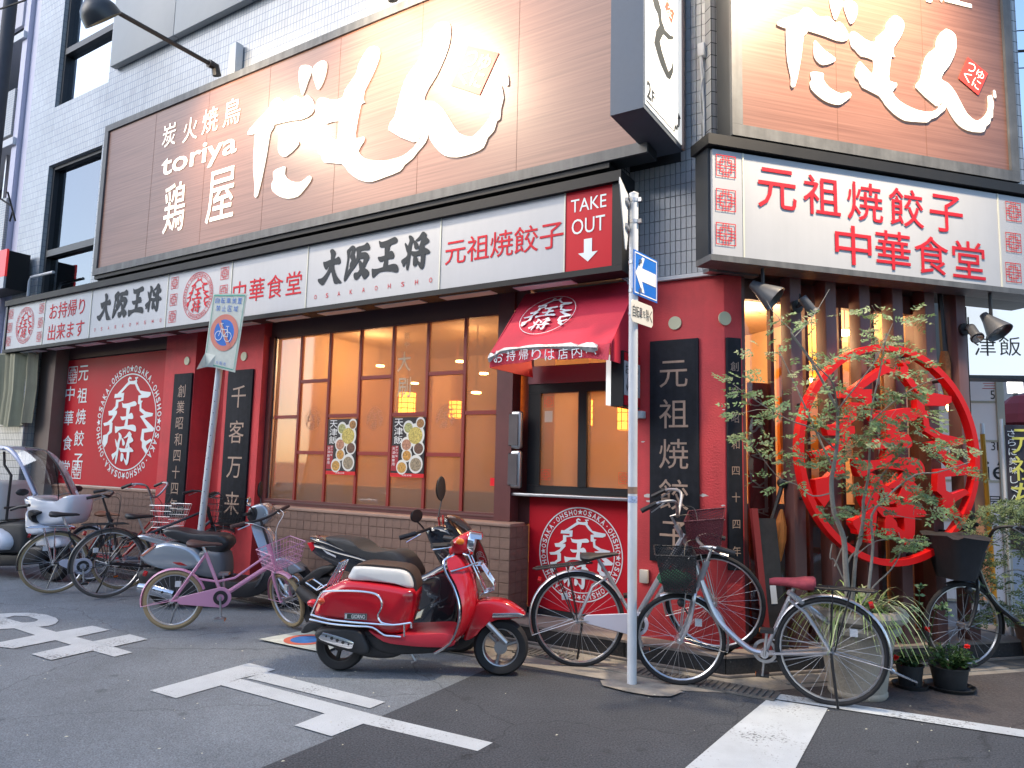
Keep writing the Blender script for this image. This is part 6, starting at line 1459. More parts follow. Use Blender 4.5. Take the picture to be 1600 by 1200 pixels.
# three on the left
bicycle('black bicycle with tan tyres, chrome handlebar and silver mudguard rack at the far left', G(80, 927), G(188, 921), Rr=.31, Rf=.30, fm=M_BKBK, style='step', tm=M_TAN, gm_=M_BKBK, steer=R_(-6), lean=R_(2), rack=True, rackm=M_CHR, case=mat('lilac_case', (.62, .62, .72), .35), hb='swept', stem_h=.98, seat_h=.84)
p0 = G(164, 934); bicycle('tall black roadster bicycle with black wire basket behind the silver scooter', p0, (-5.62, .06, 0), Rr=.34, Rf=.33, fm=M_BKBK, style='diamond', tm=mat('grey_tyre', (.12, .11, .10), .8), gm_=M_BKBK, steer=R_(6), lean=R_(2), rack=True, basket='big', bcol=M_BPL, hb='swept', stem_h=1.0, seat_h=.84)
bicycle('red framed bicycle with brown saddle and silver wire basket behind the black bicycle', (-7.0, -.62, 0), (-6.05, -.30, 0), Rr=.31, Rf=.31, fm=M_REDB, style='twin', gm_=M_STL, sm_=mat('tan_saddle', (.25, .10, .045), .5), steer=R_(4), lean=R_(2), rack=False, basket='wire', bcol=M_STL, hb='high', stem_h=.98, seat_h=.80)
# black bike with covered basket at the right
pR = G(1508, 1046); tr, STr, dr_ = bicycle('black bicycle with black covered basket parked under the leafy tree at the right', pR+Vector((.90, .62, 0)), pR, Rr=.325, Rf=.315, fm=M_BKBK, style='swan', gm_=M_BKBK, steer=R_(5), lean=0, rack=False, hb='high', stem_h=.92, seat_h=.8)
cvr = MB(); wb_ = dr_[0]
def cb(u, v, w_, k): return STr(Vector((wb_-.12+.30*u, v*.20*k, .65+w_*.33)))
rs = []
for w_, k in ((0, .62), (.3, .75), (.7, .92), (.95, 1.08), (1.0, 1.12), (1.03, .9)):
    ring = []
    for q in range(20):
        a = 2*math.pi*q/20; cx, cy = math.cos(a), math.sin(a); e = .45; sx = math.copysign(abs(cx)**e, cx); sy = math.copysign(abs(cy)**e, cy)
        ring.append(STr(Vector((wb_+.05+sx*.15*k, sy*.20*k, .66+w_*.31+.012*math.sin(q*1.9)*(w_ > .8)))))
    rs.append(ring)
cvr.rings(rs); cvr.build('basket_cover', mat('black_canvas', (.022, .022, .026), .75, var=.3, vs=12, bump=.4, bs=25), tr, local=True)

# ================================================================ scooters
class Veh:
    def __init__(s, name, label, cat, p0, p1):
        s.p0, s.p1 = Vector(p0), Vector(p1); h = s.p1-s.p0; s.wb = Vector((h.x, h.y)).length; s.rz = math.atan2(h.y, h.x)
        s.t = thing(name, label, cat, tuple(s.p0), s.rz); s.ex = Vector((math.cos(s.rz), math.sin(s.rz), 0)); s.ey = Vector((-s.ex.y, s.ex.x, 0))
    def L(s, px, py, yl=-.15):
        o = s.p0+s.ey*yl; r = ray(px, py); p = CAMPOS+r*((o-CAMPOS).dot(s.ey)/r.dot(s.ey)); d = p-s.p0; return (d.dot(s.ex), d.z)
    def tr(s, pts, org, sc, yl=-.15): return [s.L(org[0]+x/sc, org[1]+y/sc, yl) for x, y in pts]
    def pillow(s, name, out, m, w, prof=None, smo=4, y0=0., parent=None, cz=None):
        """body traced from the side, rounded over its width w"""
        if smo: out = [(p[0], p[1]) for p in smc([(a, b, 0) for a, b in out], smo)]
        prof = prof or [(-1, .72), (-.96, .84), (-.85, .94), (-.6, .99), (0, 1), (.6, .99), (.85, .94), (.96, .84), (1, .72)]
        cx = sum(p[0] for p in out)/len(out); cz_ = sum(p[1] for p in out)/len(out) if cz is None else cz
        mb = MB(); mb.rings([[Vector((cx+(x-cx)*k, y0+yy*w, cz_+(z-cz_)*k)) for x, z in out] for yy, k in prof])
        return mb.build(name, m, parent or s.t, local=True, ang=50)
    def slab(s, name, out, m, y0, y1, bev=.006, smo=3):
        if smo: out = [(p[0], p[1]) for p in smc([(a, b, 0) for a, b in out], smo)]
        mb = MB(); mb.rings([[Vector((x, y, z)) for x, z in out] for y in (y0, y1)], smooth=False); return mb.build(name, m, s.t, local=True, bevel=bev, seg=2, ang=40)
    def rod(s, name, pts, r, m, n=8, parent=None):
        mb = MB()
        for p in pts: mb.tube(p, r, n)
        return mb.build(name, m, parent or s.t, local=True)
    def wheel(s, x, R, w=.05, spokes=5, hub=M_BPL, z=None):
        z = R if z is None else z; mb = MB(); c = Vector((x, 0, z))
        mb.lathe([(R*.62, -w*.75), (R*.72, -w*.95), (R*.90, -w), (R*.985, -w*.55), (R, 0), (R*.985, w*.55), (R*.90, w), (R*.72, w*.95), (R*.62, w*.75)], c, (0, 1, 0), 36); w_ = mb.build('wheel', M_RUB, s.t, local=True)
        mb = MB(); mb.lathe([(R*.62, -w*.8), (R*.66, -w*.85), (R*.66, w*.85), (R*.62, w*.8), (R*.58, 0), (R*.62, -w*.8)], c, (0, 1, 0), 32)
        for k in range(spokes):
            a = 2*math.pi*k/spokes+.3; mb.tube([c+Vector((math.cos(a)*.02, 0, math.sin(a)*.02)), c+Vector((math.cos(a)*R*.6, 0, math.sin(a)*R*.6))], .014, 6)
        mb.cyl(c, (0, 1, 0), R*.24, -w*.9, w*.9, 14); mb.build('rim', hub, w_, local=True); return w_
def W3(v, pts, y): return [Vector((x, y, z)) for x, z in pts]
M_SRED = mat('scooter_red', (.50, .008, .018), .18, coat=.8, var=.04)
M_SRED2 = mat('scooter_red_floor', (.50, .03, .05), .35, var=.08)
M_CRM = mat('cream_vinyl', (.66, .66, .64), .45, var=.06)
M_DBR = mat('dark_brown_vinyl', (.045, .032, .028), .5, var=.1)
M_ENG = mat('engine_black', (.022, .022, .024), .55, var=.4, vs=18)
# ---- red retro scooter
v = Veh('red_scooter', 'shiny red retro scooter with cream and brown seat and chrome rails', 'motor scooter', G(531, 1046), G(783, 1054)); O, K = (460, 720), 3.429
T = lambda pts, y=-.17: v.tr(pts, O, K, y)
rc_ = T([(245, 985)], -.04)[0]; fc_ = T([(1105, 1000)], -.04)[0]
v.wheel(rc_[0], rc_[1]-.001+.0, .052, 3); v.wheel(fc_[0], fc_[1], .05, 3, hub=M_STL)
v.pillow('rear_body', T([(95, 835), (105, 780), (140, 705), (210, 665), (285, 640), (450, 655), (600, 680), (648, 700), (650, 770), (625, 865), (590, 925), (500, 935), (430, 900), (300, 868), (180, 850)]), M_SRED, .19, cz=.45)
v.pillow('seat', T([(283, 640), (290, 600), (315, 568), (370, 566), (470, 574), (590, 588), (632, 625), (640, 688), (560, 668), (400, 648)], -.15), M_CRM, .158, smo=4)
v.pillow('seat_top', T([(320, 566), (380, 556), (470, 562), (590, 578), (640, 622), (655, 695), (640, 690), (634, 625), (590, 584), (470, 570), (390, 562)], -.14), M_DBR, .125, [(-1, 1), (-.9, 1.0), (0, 1.0), (.9, 1.0), (1, 1)])
v.slab('floorboard', T([(400, 905), (470, 935), (600, 930), (720, 925), (830, 925), (862, 960), (840, 992), (720, 995), (590, 985), (480, 965)]), M_SRED2, -.19, .19, .012)
# leg shield: curved plate, wider at the middle
prof_ = T([(770, 995), (850, 945), (893, 850), (898, 750), (868, 655), (828, 585), (815, 525), (860, 500)], -.02)
fr_ = T([(850, 985), (930, 905), (975, 800), (985, 720), (965, 620), (940, 560), (920, 520), (895, 500)], -.02)
pa = smc([(a, b, 0) for a, b in prof_], 3, False); pb = smc([(a, b, 0) for a, b in fr_], 3, False)
mb = MB(); rs = []
nn_ = len(pa)
for k in range(nn_):
    t_ = k/(nn_-1); hw = .185*math.sin(math.pi*(.18+.64*t_))**.5+.01 if t_ > .2 else .19; hw = .20*(1-.55*t_**3)
    xa, za, xb, zb = pa[k][0], pa[k][1], pb[k][0], pb[k][1]; ring = []
    for q in range(24):
        a = 2*math.pi*q/24; c_, s_ = math.cos(a), math.sin(a); yy = hw*math.copysign(abs(c_)**.7, c_)
        f_ = .5+.5*s_  # 0 rear,1 front
        edge = abs(yy)/hw; f_ = f_*(1-.72*edge**2.2)
        ring.append(Vector((xa+(xb-xa)*f_, yy, za+(zb-za)*f_)))
    rs.append(ring)
mb.rings(rs); v_sh = mb.build('leg_shield', M_SRED, v.t, local=True, ang=70)
mb = MB(); 
for s in (-1, 1): mb.tube([Vector((pa[k][0]-.004, s*(.203*(1-.55*(k/(nn_-1))**3)), pa[k][1])) for k in range(nn_)], .0085, 7)
mb.tube([Vector((pa[-1][0], y_, pa[-1][1]+.004)) for y_ in (-.09, 0, .09)], .0085, 7); mb.build('shield_trim', M_CHR, v.t, local=True)
v.pillow('front_fender', T([(905, 962), (925, 885), (955, 800), (985, 752), (1050, 742), (1130, 752), (1190, 785), (1236, 828), (1160, 846), (1080, 852), (1000, 902), (960, 948)], -.06), M_SRED, .085, [(-1, .86), (-.9, .95), (-.5, 1), (0, 1.02), (.5, 1), (.9, .95), (1, .86)])
v.pillow('headlamp_pod', T([(828, 505), (830, 450), (865, 412), (938, 380), (940, 430), (938, 492), (890, 508)], -.06), M_SRED, .085, [(-1, .55), (-.85, .8), (-.5, .96), (0, 1), (.5, .96), (.85, .8), (1, .55)])
c = T([(948, 436)], 0)[0]; mb = MB(); mb.lathe([(.082, -.02), (.088, 0), (.085, .025), (.070, .022), (.0, .03)], (c[0], 0, c[1]), (1, 0, -.12), 22); mb.build('headlamp_bezel', M_CHR, v.t, local=True)
mb = MB(); mb.lathe([(.0, .034), (.045, .031), (.068, .024)], (c[0], 0, c[1]), (1, 0, -.12), 18); mb.build('headlamp_lens', mat('lens_glass', (.7, .72, .72), .05, metal=.3), v.t, local=True)
mb = MB(); rs = [[Vector((c[0]+x, math.sin(a)*r, c[1]+math.cos(a)*r)) for a in [-1.2+k*.2 for k in range(13)]] for x, r in ((.0, .09), (.075, .075), (.075, .071), (.0, .086))]
mb.rings(rs, closed=True, smooth=False) if False else mb.add([p for r in rs[:2] for p in r], [(k, k+1, 14+k, 13+k) for k in range(12)], True); mb.build('headlamp_visor', M_CHR, v.t, local=True)
hx = T([(845, 440)], -.05)[0]
v.rod('handlebar', [[(hx[0], -.22, hx[1]), (hx[0], .22, hx[1])]], .014, M_BPL)
v.rod('grip', [[(hx[0]-.11, -.27, hx[1]), (hx[0]-.005, -.19, hx[1])]], .019, M_BPL); v.rod('grip', [[(hx[0]-.09, .29, hx[1]), (hx[0]-.01, .20, hx[1])]], .019, M_BPL)
v.rod('brake_lever', [[(hx[0]+.02, -.19, hx[1]), (hx[0]+.0, -.24, hx[1]-.01), (hx[0]-.10, -.30, hx[1]-.02)]], .006, M_CHR)
mb = MB(); q = T([(888, 432)], -.09)[0]; mb.ball((q[0], -.088, q[1]), .022, 6, (1.3, .5, 1)); mb.build('front_indicator', M_ORF, v.t, local=True)
rails = [[(88, 822), (180, 848), (300, 862), (420, 872), (530, 878), (625, 866)], [(82, 848), (200, 872), (330, 884), (420, 892), (480, 932), (530, 938), (572, 942)], [(90, 822), (112, 770), (140, 715), (170, 698), (300, 696), (400, 704), (450, 722), (470, 765), (462, 800), (448, 830), (470, 866), (530, 878)]]
v.rod('side_guard_rail', [W3(v, [(p[0], p[1]) for p in smc([(a, b, 0) for a, b in T(r_, -.20)], 3, False)], -.205) for r_ in rails]+[W3(v, T([(590, 872), (590, 940)], -.2), -.205), W3(v, T([(626, 862), (628, 895)], -.2), -.205)], .0075, M_CHR)
v.rod('side_guard_rail', [[Vector((p.x, .205, p.z)) for p in W3(v, [(p[0], p[1]) for p in smc([(a, b, 0) for a, b in T(r_, -.20)], 3, False)], 0)] for r_ in rails], .0075, M_CHR)
rk = T([(180, 668), (248, 545), (262, 542), (235, 600), (205, 668)], -.05); rk2 = T([(70, 648), (128, 688), (172, 668)], -.05)
v.rod('rear_rack', [[Vector((x, y, z)) for x, z in rk] for y in (-.08, .0, .08)]+[[Vector((x, y, z)) for x, z in rk2] for y in (-.08, .08)]+[[Vector((rk[k][0], y, rk[k][1])) for y in (-.08, .08)] for k in (1, 3)]+[[Vector((rk2[0][0], y, rk2[0][1])) for y in (-.08, .08)]], .0065, M_CHR)
q = T([(112, 756)], -.02)[0]; mb = MB(); mb.ball((q[0], -.06, q[1]), .04, 7, (1.1, .9, .7)); mb.build('tail_lamp', mat('tail_red', (.6, .01, .02), .15, coat=.5), v.t, local=True)
q = T([(150, 752)], -.17)[0]; mb = MB(); mb.ball((q[0], -.165, q[1]), .028, 7, (1.5, .8, .8)); mb.build('rear_indicator', mat('amber_red', (.62, .07, .02), .2, coat=.5), v.t, local=True)
fb_ = Fr((0, -.195, 0), (1, 0, 0), (0, -1, 0)); a = T([(270, 815), (388, 851)], -.195); 
mb = MB(); mb.boxf(fb_, a[0][0], a[1][0], a[1][1], a[0][1], -.02, .004); bdg = mb.build('name_badge', M_CHR, v.t, local=True)
mb = MB(); mb.boxf(fb_, a[0][0]+.004, a[1][0]-.004, a[1][1]+.004, a[0][1]-.004, .0045, .006); mb.build('badge_field', mat('badge_dark', (.03, .045, .04), .4), bdg, local=True)
mb = MB(); wI = a[1][0]-a[0][0]; glyph(mb, 'GIORNO', fb_, a[0][0]+wI*.62, (a[0][1]+a[1][1])/2, wI*.62, .026, .008, .02); mb.build('badge_lettering', M_PIPE, bdg, local=True); MB().boxf(fb_, a[0][0]+.006, a[0][0]+.016, a[1][1]+.006, a[0][1]-.006, .0062, .0075).build('badge_stripe', M_PIPE, bdg, local=True)
ex = T([(150, 925), (175, 918), (310, 960), (318, 985), (295, 1003), (145, 955)], -.19); v.slab('muffler_plate', ex, M_CHR, -.215, -.20, .004, 3)
mb = MB(); 
for k in range(5): q = T([(170+k*30, 940+k*11)], -.216)[0]; mb.cyl((q[0], -.2145, q[1]), (0, -1, 0), .011 if k in (1, 2, 3) else .007, 0, .002, 10)
mb.build('muffler_holes', M_ENG, v.t, local=True)
v.pillow('muffler', T([(135, 900), (330, 900), (385, 960), (400, 1030), (330, 1030), (130, 965)], -.17), M_ENG, .05, y0=-.145)
v.pillow('engine_case', T([(200, 890), (430, 900), (520, 960), (610, 1000), (560, 1045), (480, 1055), (380, 1045), (320, 1010)], -.08), M_ENG, .13)
v.pillow('rear_hugger', T([(45, 905), (90, 850), (180, 870), (150, 880), (115, 900), (70, 915)], 0), M_BPL, .07)
v.pillow('underbody', T([(380, 900), (600, 950), (850, 970), (840, 1000), (560, 1015), (420, 980)], 0), M_ENG, .14)
v.rod('fork_leg', [W3(v, T([(1035, 870), (1135, 975)], -.08), -.085), ], .02, M_STL); v.rod('fork_leg', [W3(v, T([(1095, 855), (1170, 930)], .05), .085)], .018, M_STL)
v.rod('prop_stand', [W3(v, T([(615, 1010), (650, 1070), (628, 1078)], -.08), -.09), W3(v, T([(650, 1070), (662, 1045)], -.08), -.09)], .008, M_STL)
fk = T([(895, 495), (925, 505), (968, 600), (1012, 700), (990, 720)], -.06); fo_k = T([(968, 560), (1000, 558), (1035, 610), (1068, 660), (1068, 692), (1020, 706)], -.06)
v.rod('front_rack', [[Vector((x+.01, y, z)) for x, z in fk] for y in (-.07, .07)]+[[Vector((x, y, z)) for x, z in fo_k] for y in (-.08, -.03, .03, .08)]+[[Vector((x, -.08, z)), Vector((x, .08, z))] for x, z in fo_k[1:]]+[[Vector((fk[k][0]+.01, -.07, fk[k][1])), Vector((fk[k][0]+.01, .07, fk[k][1]))] for k in (1, 2, 3)], .0065, M_CHR)
tb2 = T([(838, 592), (900, 572), (952, 556)], -.15); v.rod('shield_band', [[(tb2[0][0], -.165, tb2[0][1]), (tb2[1][0]+.02, -.12, tb2[1][1]), (tb2[2][0]+.03, -.04, tb2[2][1])]], .007, M_CHR)
ft_ = T([(1062, 818), (1200, 815), (1236, 828), (1220, 838), (1060, 842)], -.1); v.slab('fender_stripe', ft_, M_CHR, -.098, -.086, .002, 0)
ft_ = T([(1030, 740), (1080, 744), (1130, 756), (1165, 775)], 0); v.rod('fender_trim', [[Vector((x, 0, z+.006)) for x, z in ft_]], .008, M_CHR)
# ---- black sports scooter behind it
v = Veh('black_scooter', 'glossy black sports scooter with dark windscreen standing behind the red scooter', 'motor scooter', G(508, 990), G(713, 1018))
P = lambda pts, y=-.12: [v.L(x, y_, y) for x, y_ in pts]
M_SBK = mat('scooter_black', (.012, .013, .018), .10, coat=1.); M_SEAT = mat('black_vinyl', (.035, .036, .038), .6, var=.15, bump=.3, bs=120)
fw_ = P([(714, 975)], 0)[0]; v.wheel(fw_[0], .235, .055, 5); v.wheel(0.0, .235, .06, 5)
v.pillow('tail_body', P([(478, 838), (500, 842), (540, 858), (600, 880), (636, 905), (640, 925), (600, 915), (560, 892), (520, 872), (496, 850)]), M_SBK, .13)
v.pillow('side_panel', P([(480, 850), (492, 848), (525, 858), (575, 872), (625, 895), (648, 925), (640, 960), (600, 945), (565, 905), (530, 888), (505, 874), (488, 864)]), M_SBK, .14)
v.pillow('seat', P([(506, 840), (525, 839), (548, 843), (565, 856), (590, 862), (615, 860), (632, 870), (648, 898), (628, 902), (590, 890), (555, 872), (525, 856)], -.1), M_SEAT, .13)
v.pillow('front_body', P([(645, 905), (668, 892), (692, 878), (708, 870), (722, 900), (718, 940), (706, 985), (680, 1000), (640, 1004), (630, 985), (650, 960), (652, 930)], -.14), M_SBK, .16)
v.pillow('cowl', P([(664, 826), (690, 822), (712, 832), (726, 850), (738, 880), (722, 905), (700, 898), (686, 880), (674, 856)], -.1), M_SBK, .12)
v.pillow('footwell', P([(600, 945), (650, 925), (660, 960), (706, 985), (690, 1005), (600, 1000)], -.12), M_ENG, .13)
v.slab('silver_strip', P([(660, 906), (675, 897), (702, 885), (702, 889), (680, 900), (664, 908)], -.165), M_CHR, -.168, -.160, .001, 0)
ws_ = P([(697, 806), (706, 808), (722, 826), (738, 850), (752, 888), (746, 896), (736, 876), (718, 846), (704, 826)], -.05)
v.pillow('windscreen', ws_, mat('smoke_screen', (.015, .012, .012), .06, coat=1., spec=.8), .13, [(-1, .8), (-.8, .92), (-.4, .98), (0, 1), (.4, .98), (.8, .92), (1, .8)])
hp = P([(668, 832)], -.1)[0]; v.rod('handlebar', [[(hp[0]-.02, -.26, hp[1]+.0), (hp[0]+.02, -.12, hp[1]+.03), (hp[0]+.02, .12, hp[1]+.03), (hp[0]-.02, .26, hp[1])]], .012, M_BPL)
v.rod('grip', [[(hp[0]-.11, -.33, hp[1]-.03), (hp[0]-.015, -.25, hp[1]+.005)]], .018, M_BPL); v.rod('grip', [[(hp[0]-.11, .33, hp[1]-.02), (hp[0]-.015, .25, hp[1]+.005)]], .018, M_BPL)
v.rod('brake_lever', [[(hp[0]+.02, -.24, hp[1]), (hp[0]-.06, -.31, hp[1]-.06)]], .006, M_CHR)
def mirror(v, px, py, y, rx, rz_, stalk, m=M_BPL, n=1.):
    q = v.L(px, py, y); mb = MB(); mb.lathe([(.0, -.012), (.7, -.01), (1, 0), (.95, .006), (0, .007)], (0, 0, 0), (1, 0, 0), 20)
    mb.v = [(q[0]+a*1.0, y+b*rx, q[1]+c*rz_) for a, b, c in mb.v]; o = mb.build('mirror', m, v.t, local=True)
    mb = MB(); mb.lathe([(.0, -.0135), (.85, -.0135)], (0, 0, 0), (1, 0, 0), 18); mb.v = [(q[0]+a, y+b*rx, q[1]+c*rz_) for a, b, c in mb.v]; mb.build('mirror_glass', M_CHR, o, local=True)
    s_ = v.L(stalk[0], stalk[1], y*.7); mb = MB(); mb.tube([(s_[0], y*.7, s_[1]), (s_[0]+.0, y*.85, (s_[1]+q[1]-rz_)/2), (q[0]+.01, y, q[1]-rz_*.9)], .0065, 6); mb.build('mirror_stalk', M_BPL, o, local=True)
mirror(v, 689, 763, .16, .075, .10, (684, 812)); mirror(v, 651, 806, -.26, .085, .05, (662, 826))
v.rod('helmet_hook_tag', [[Vector((hp[0]+.06, -.02, hp[1]+.05)), Vector((hp[0]+.05, -.02, hp[1]+.11)), Vector((hp[0]+.09, -.03, hp[1]+.13)), Vector((hp[0]+.10, -.03, hp[1]+.06))]], .008, M_REDB)
v.pillow('mud_flap', P([(468, 912), (484, 896), (505, 884), (530, 882), (520, 892), (506, 900), (498, 915), (486, 922)], -.03), M_BPL, .06)
v.rod('muffler', [W3(v, P([(468, 920), (478, 930), (504, 950), (522, 968)], -.17), -.17)], [.04, .048, .05, .03], M_ENG, 14)
v.rod('rear_grab_rail', [W3(v, P([(480, 906), (500, 920), (512, 910)], .0), y_) for y_ in (-.05, .05)], .006, M_CHR)
v.slab('tail_lamp', P([(480, 848), (486, 847), (492, 856), (487, 862)], -.135), mat('tail_red', (.6, .01, .02), .15), -.138, -.10, .002, 0)
fb_ = Fr((0, -.142, 0), (1, 0, 0), (0, -1, 0)); q = P([(514, 864)], -.145)[0]; mb = MB(); mb.flat([(q[0]-.07, q[1]+.028), (q[0]+.07, q[1]-.018), (q[0]+.07, q[1]-.032), (q[0]-.02, q[1]-.006)], fb_, .004); mb.build('side_flash', mat('flash_silver', (.6, .6, .62), .3), v.t, local=True)
v.pillow('front_fender', P([(688, 955), (690, 935), (705, 925), (722, 925), (740, 945), (742, 955), (716, 938), (700, 945)], -.03), M_SBK, .07)
v.rod('fork_leg', [W3(v, P([(700, 910), (713, 975)], 0), y_) for y_ in (-.08, .08)], .018, M_ENG)
# ---- silver retro scooter
v = Veh('silver_scooter', 'silver rounded scooter with long black seat behind the pink bicycle', 'motor scooter', G(262, 946), G(452, 950)); O, K = (210, 740), 4.614
T = lambda pts, y=-.16: v.tr(pts, O, K, y)
M_SSV = mat('scooter_silver', (.42, .46, .50), .22, metal=.55, coat=.7, var=.03)
v.wheel(.0, .215, .05, 5); fw_ = T([(1130, 870)], 0)[0]; v.wheel(fw_[0], .215, .05, 5, hub=M_STL)
v.pillow('side_cowl', T([(30, 600), (65, 555), (150, 510), (250, 492), (400, 525), (480, 585), (508, 660), (440, 690), (300, 702), (180, 692), (70, 650)]), M_SSV, .185)
v.pillow('tail_deck', T([(15, 452), (60, 440), (150, 462), (250, 490), (330, 505), (250, 515), (150, 505), (60, 475)], -.08), M_SSV, .10)
v.pillow('seat', T([(193, 425), (215, 398), (300, 400), (400, 425), (500, 432), (610, 438), (665, 465), (680, 510), (640, 560), (600, 590), (540, 560), (430, 535), (340, 495), (230, 460)], -.12), mat('gloss_black_vinyl', (.03, .03, .033), .35, var=.1), .14)
v.pillow('seat_base', T([(470, 560), (600, 560), (640, 600), (645, 740), (600, 765), (450, 740), (300, 720), (200, 700), (420, 690)], -.14), mat('scooter_grey', (.14, .15, .165), .4), .16)
v.slab('floorboard', T([(600, 770), (760, 785), (880, 770), (960, 700), (1000, 740), (960, 830), (860, 885), (700, 890), (600, 860)], -.16), M_BPL, -.18, .18, .02)
pa = smc([(a, b, 0) for a, b in T([(900, 800), (945, 720), (945, 620), (910, 520), (872, 430), (850, 370)], -.03)], 3, False); pb = smc([(a, b, 0) for a, b in T([(960, 800), (1030, 690), (1055, 590), (1040, 480), (990, 410), (930, 370)], -.03)], 3, False)
mb = MB(); rs = []; nn_ = len(pa)
for k in range(nn_):
    t_ = k/(nn_-1); hw = .20*(1-.5*t_**2.5); xa, za, xb, zb = pa[k][0], pa[k][1], pb[k][0], pb[k][1]; ring = []
    for q in range(20):
        a = 2*math.pi*q/20; c_, s_ = math.cos(a), math.sin(a); yy = hw*math.copysign(abs(c_)**.7, c_); f_ = (.5+.5*s_)*(1-.75*(abs(yy)/hw)**2); ring.append(Vector((xa+(xb-xa)*f_, yy, za+(zb-za)*f_)))
    rs.append(ring)
mb.rings(rs); mb.build('leg_shield', M_SSV, v.t, local=True, ang=70)
v.pillow('headlamp_pod', T([(832, 300), (835, 250), (880, 222), (940, 215), (985, 258), (985, 330), (925, 372), (850, 355)], -.05), M_SSV, .12)
v.pillow('handlebar_shroud', T([(820, 320), (830, 260), (875, 230), (905, 262), (895, 330), (860, 360)], -.07), M_BPL, .125)
v.pillow('front_fender', T([(960, 640), (1040, 600), (1110, 605), (1180, 645), (1232, 695), (1180, 715), (1120, 735), (1060, 760), (980, 730)], -.05), M_SSV, .10)
v.rod('muffler', [W3(v, T([(40, 820), (150, 835), (290, 870)], -.16), -.175)], [.048, .055, .045], M_CHR, 16)
mb = MB()
for k in range(3): q = T([(80+k*60, 825+k*15)], -.225)[0]; mb.cyl((q[0], -.222, q[1]), (0, -1, 0), .012, 0, .006, 10)
mb.build('muffler_holes', M_ENG, v.t, local=True)
v.pillow('engine_case', T([(60, 690), (400, 710), (620, 780), (600, 870), (420, 900), (200, 880), (60, 800)], -.05), M_ENG, .12)
v.rod('handlebar', [[(T([(860, 290)], 0)[0][0], -.25, T([(860, 290)], 0)[0][1]+.01), (T([(860, 290)], 0)[0][0]+.02, 0, T([(860, 290)], 0)[0][1]+.02), (T([(860, 290)], 0)[0][0], .25, T([(860, 290)], 0)[0][1]+.01)]], .016, M_BPL)
mirror(v, 407, 765, .20, .06, .085, (405, 805)); mirror(v, 389, 784, -.22, .055, .045, (398, 805), M_CHR)
v.slab('orange_side_lamp', T([(40, 595), (120, 530), (148, 520), (130, 545), (60, 598)], -.19), mat('clear_lamp', (.75, .3, .2), .15, coat=.5), -.188, -.14, .003, 0)
v.slab('red_wing_badge', T([(275, 640), (330, 640), (380, 665), (320, 660)], -.19), M_REDB, -.192, -.18, .001, 0)
v.rod('fork_leg', [W3(v, T([(1040, 720), (1130, 870)], 0), y_) for y_ in (-.08, .08)], .018, M_CHR)
v.rod('wheel_chrome_ring', [[Vector((fw_[0]+math.cos(a)*.1, -.06, .215+math.sin(a)*.1)) for a in [k*.4 for k in range(17)]]], .008, M_CHR)
# ---- white covered delivery scooter at the left edge
pf = G(84, 908); hd = Vector((math.cos(R_(12)), math.sin(R_(12)), 0))
v = Veh('canopy_scooter', 'white three wheeled delivery scooter with clear windscreen and canopy at the left edge', 'motor scooter', pf-hd*1.42, pf); O, K = (0, 680), 4.2875
T = lambda pts, y=-.2: v.tr(pts, O, K, y)
M_SWH = mat('scooter_white', (.72, .75, .82), .2, coat=.6, var=.02)
v.wheel(v.wb, .22, .05, 5)
for s in (-1, 1):
    mb = MB(); mb.lathe([(.12, -.05), (.20, -.055), (.22, 0), (.20, .055), (.12, .05)], (0, s*.25, .22), (0, 1, 0), 24); mb.build('rear_wheel', M_RUB, v.t, local=True)
v.rod('canopy_pillar', [W3(v, [(p[0], p[1]) for p in smc([(a, b, 0) for a, b in T([(-260, 70), (-100, 72), (0, 85), (55, 92), (100, 130), (150, 200), (195, 300), (240, 400)], -.2)], 3, False)], y_) for y_ in (-.20, )], .026, mat('lilac_plastic', (.45, .50, .68), .25, coat=.5))
v.rod('screen_edge', [W3(v, [(p[0], p[1]) for p in smc([(a, b, 0) for a, b in T([(-100, 72), (240, 88), (330, 150), (410, 270), (470, 410)], 0)], 3, False)], .03)], .008, M_BPL)
x0c = T([(-260, 70)], -.2)[0]; x1c = T([(40, 90)], -.2)[0]; mb = MB(); mb.rings([[Vector((x0c[0]+(x1c[0]-x0c[0])*k/6, y_, x0c[1]+(x1c[1]-x0c[1])*k/6+.03*math.cos(y_*5)+dz)) for y_, dz in ((-.24, 0), (-.1, 0), (.1, 0), (.24, 0), (.24, -.02), (-.24, -.02))] for k in range(7)]); mb.build('canopy_roof', M_SWH, v.t, local=True)
v.rod('frame_bar', [W3(v, T([(28, 110), (30, 200), (75, 270), (60, 400), (42, 570)], -.16), -.16)], .014, M_BPL)
M_SCR = winglass('clear_screen', (.82, .84, .84), .10)
scr = [(p[0], p[1]) for p in smc([(a, b, 0) for a, b in T([(55, 92), (230, 88), (310, 130), (380, 220), (440, 330), (475, 410)], 0)], 3, False)]
base = T([(240, 400), (475, 410)], 0)
mb = MB(); rs = []
Lp = [(p[0], p[1]) for p in smc([(a, b, 0) for a, b in T([(100, 130), (150, 200), (195, 300), (240, 400)], -.2)], 4, False)]; Rp = [(p[0], p[1]) for p in smc([(a, b, 0) for a, b in T([(240, 88), (330, 150), (410, 270), (470, 410)], .0)], 4, False)]
for (xa, za), (xb, zb) in zip(Lp, Rp): rs.append([Vector((xa, -.22, za)), Vector((xa+(xb-xa)*.85, -.15, zb*.8+za*.2)), Vector((xb, 0, zb)), Vector((xa+(xb-xa)*.85, .15, zb*.8+za*.2)), Vector((xa, .22, za))])
n_ = 5; mb.add([p for r in rs for p in r], [(k*n_+i, k*n_+i+1, (k+1)*n_+i+1, (k+1)*n_+i) for k in range(len(rs)-1) for i in range(4)], True); mb.build('windscreen', M_SCR, v.t, local=True)
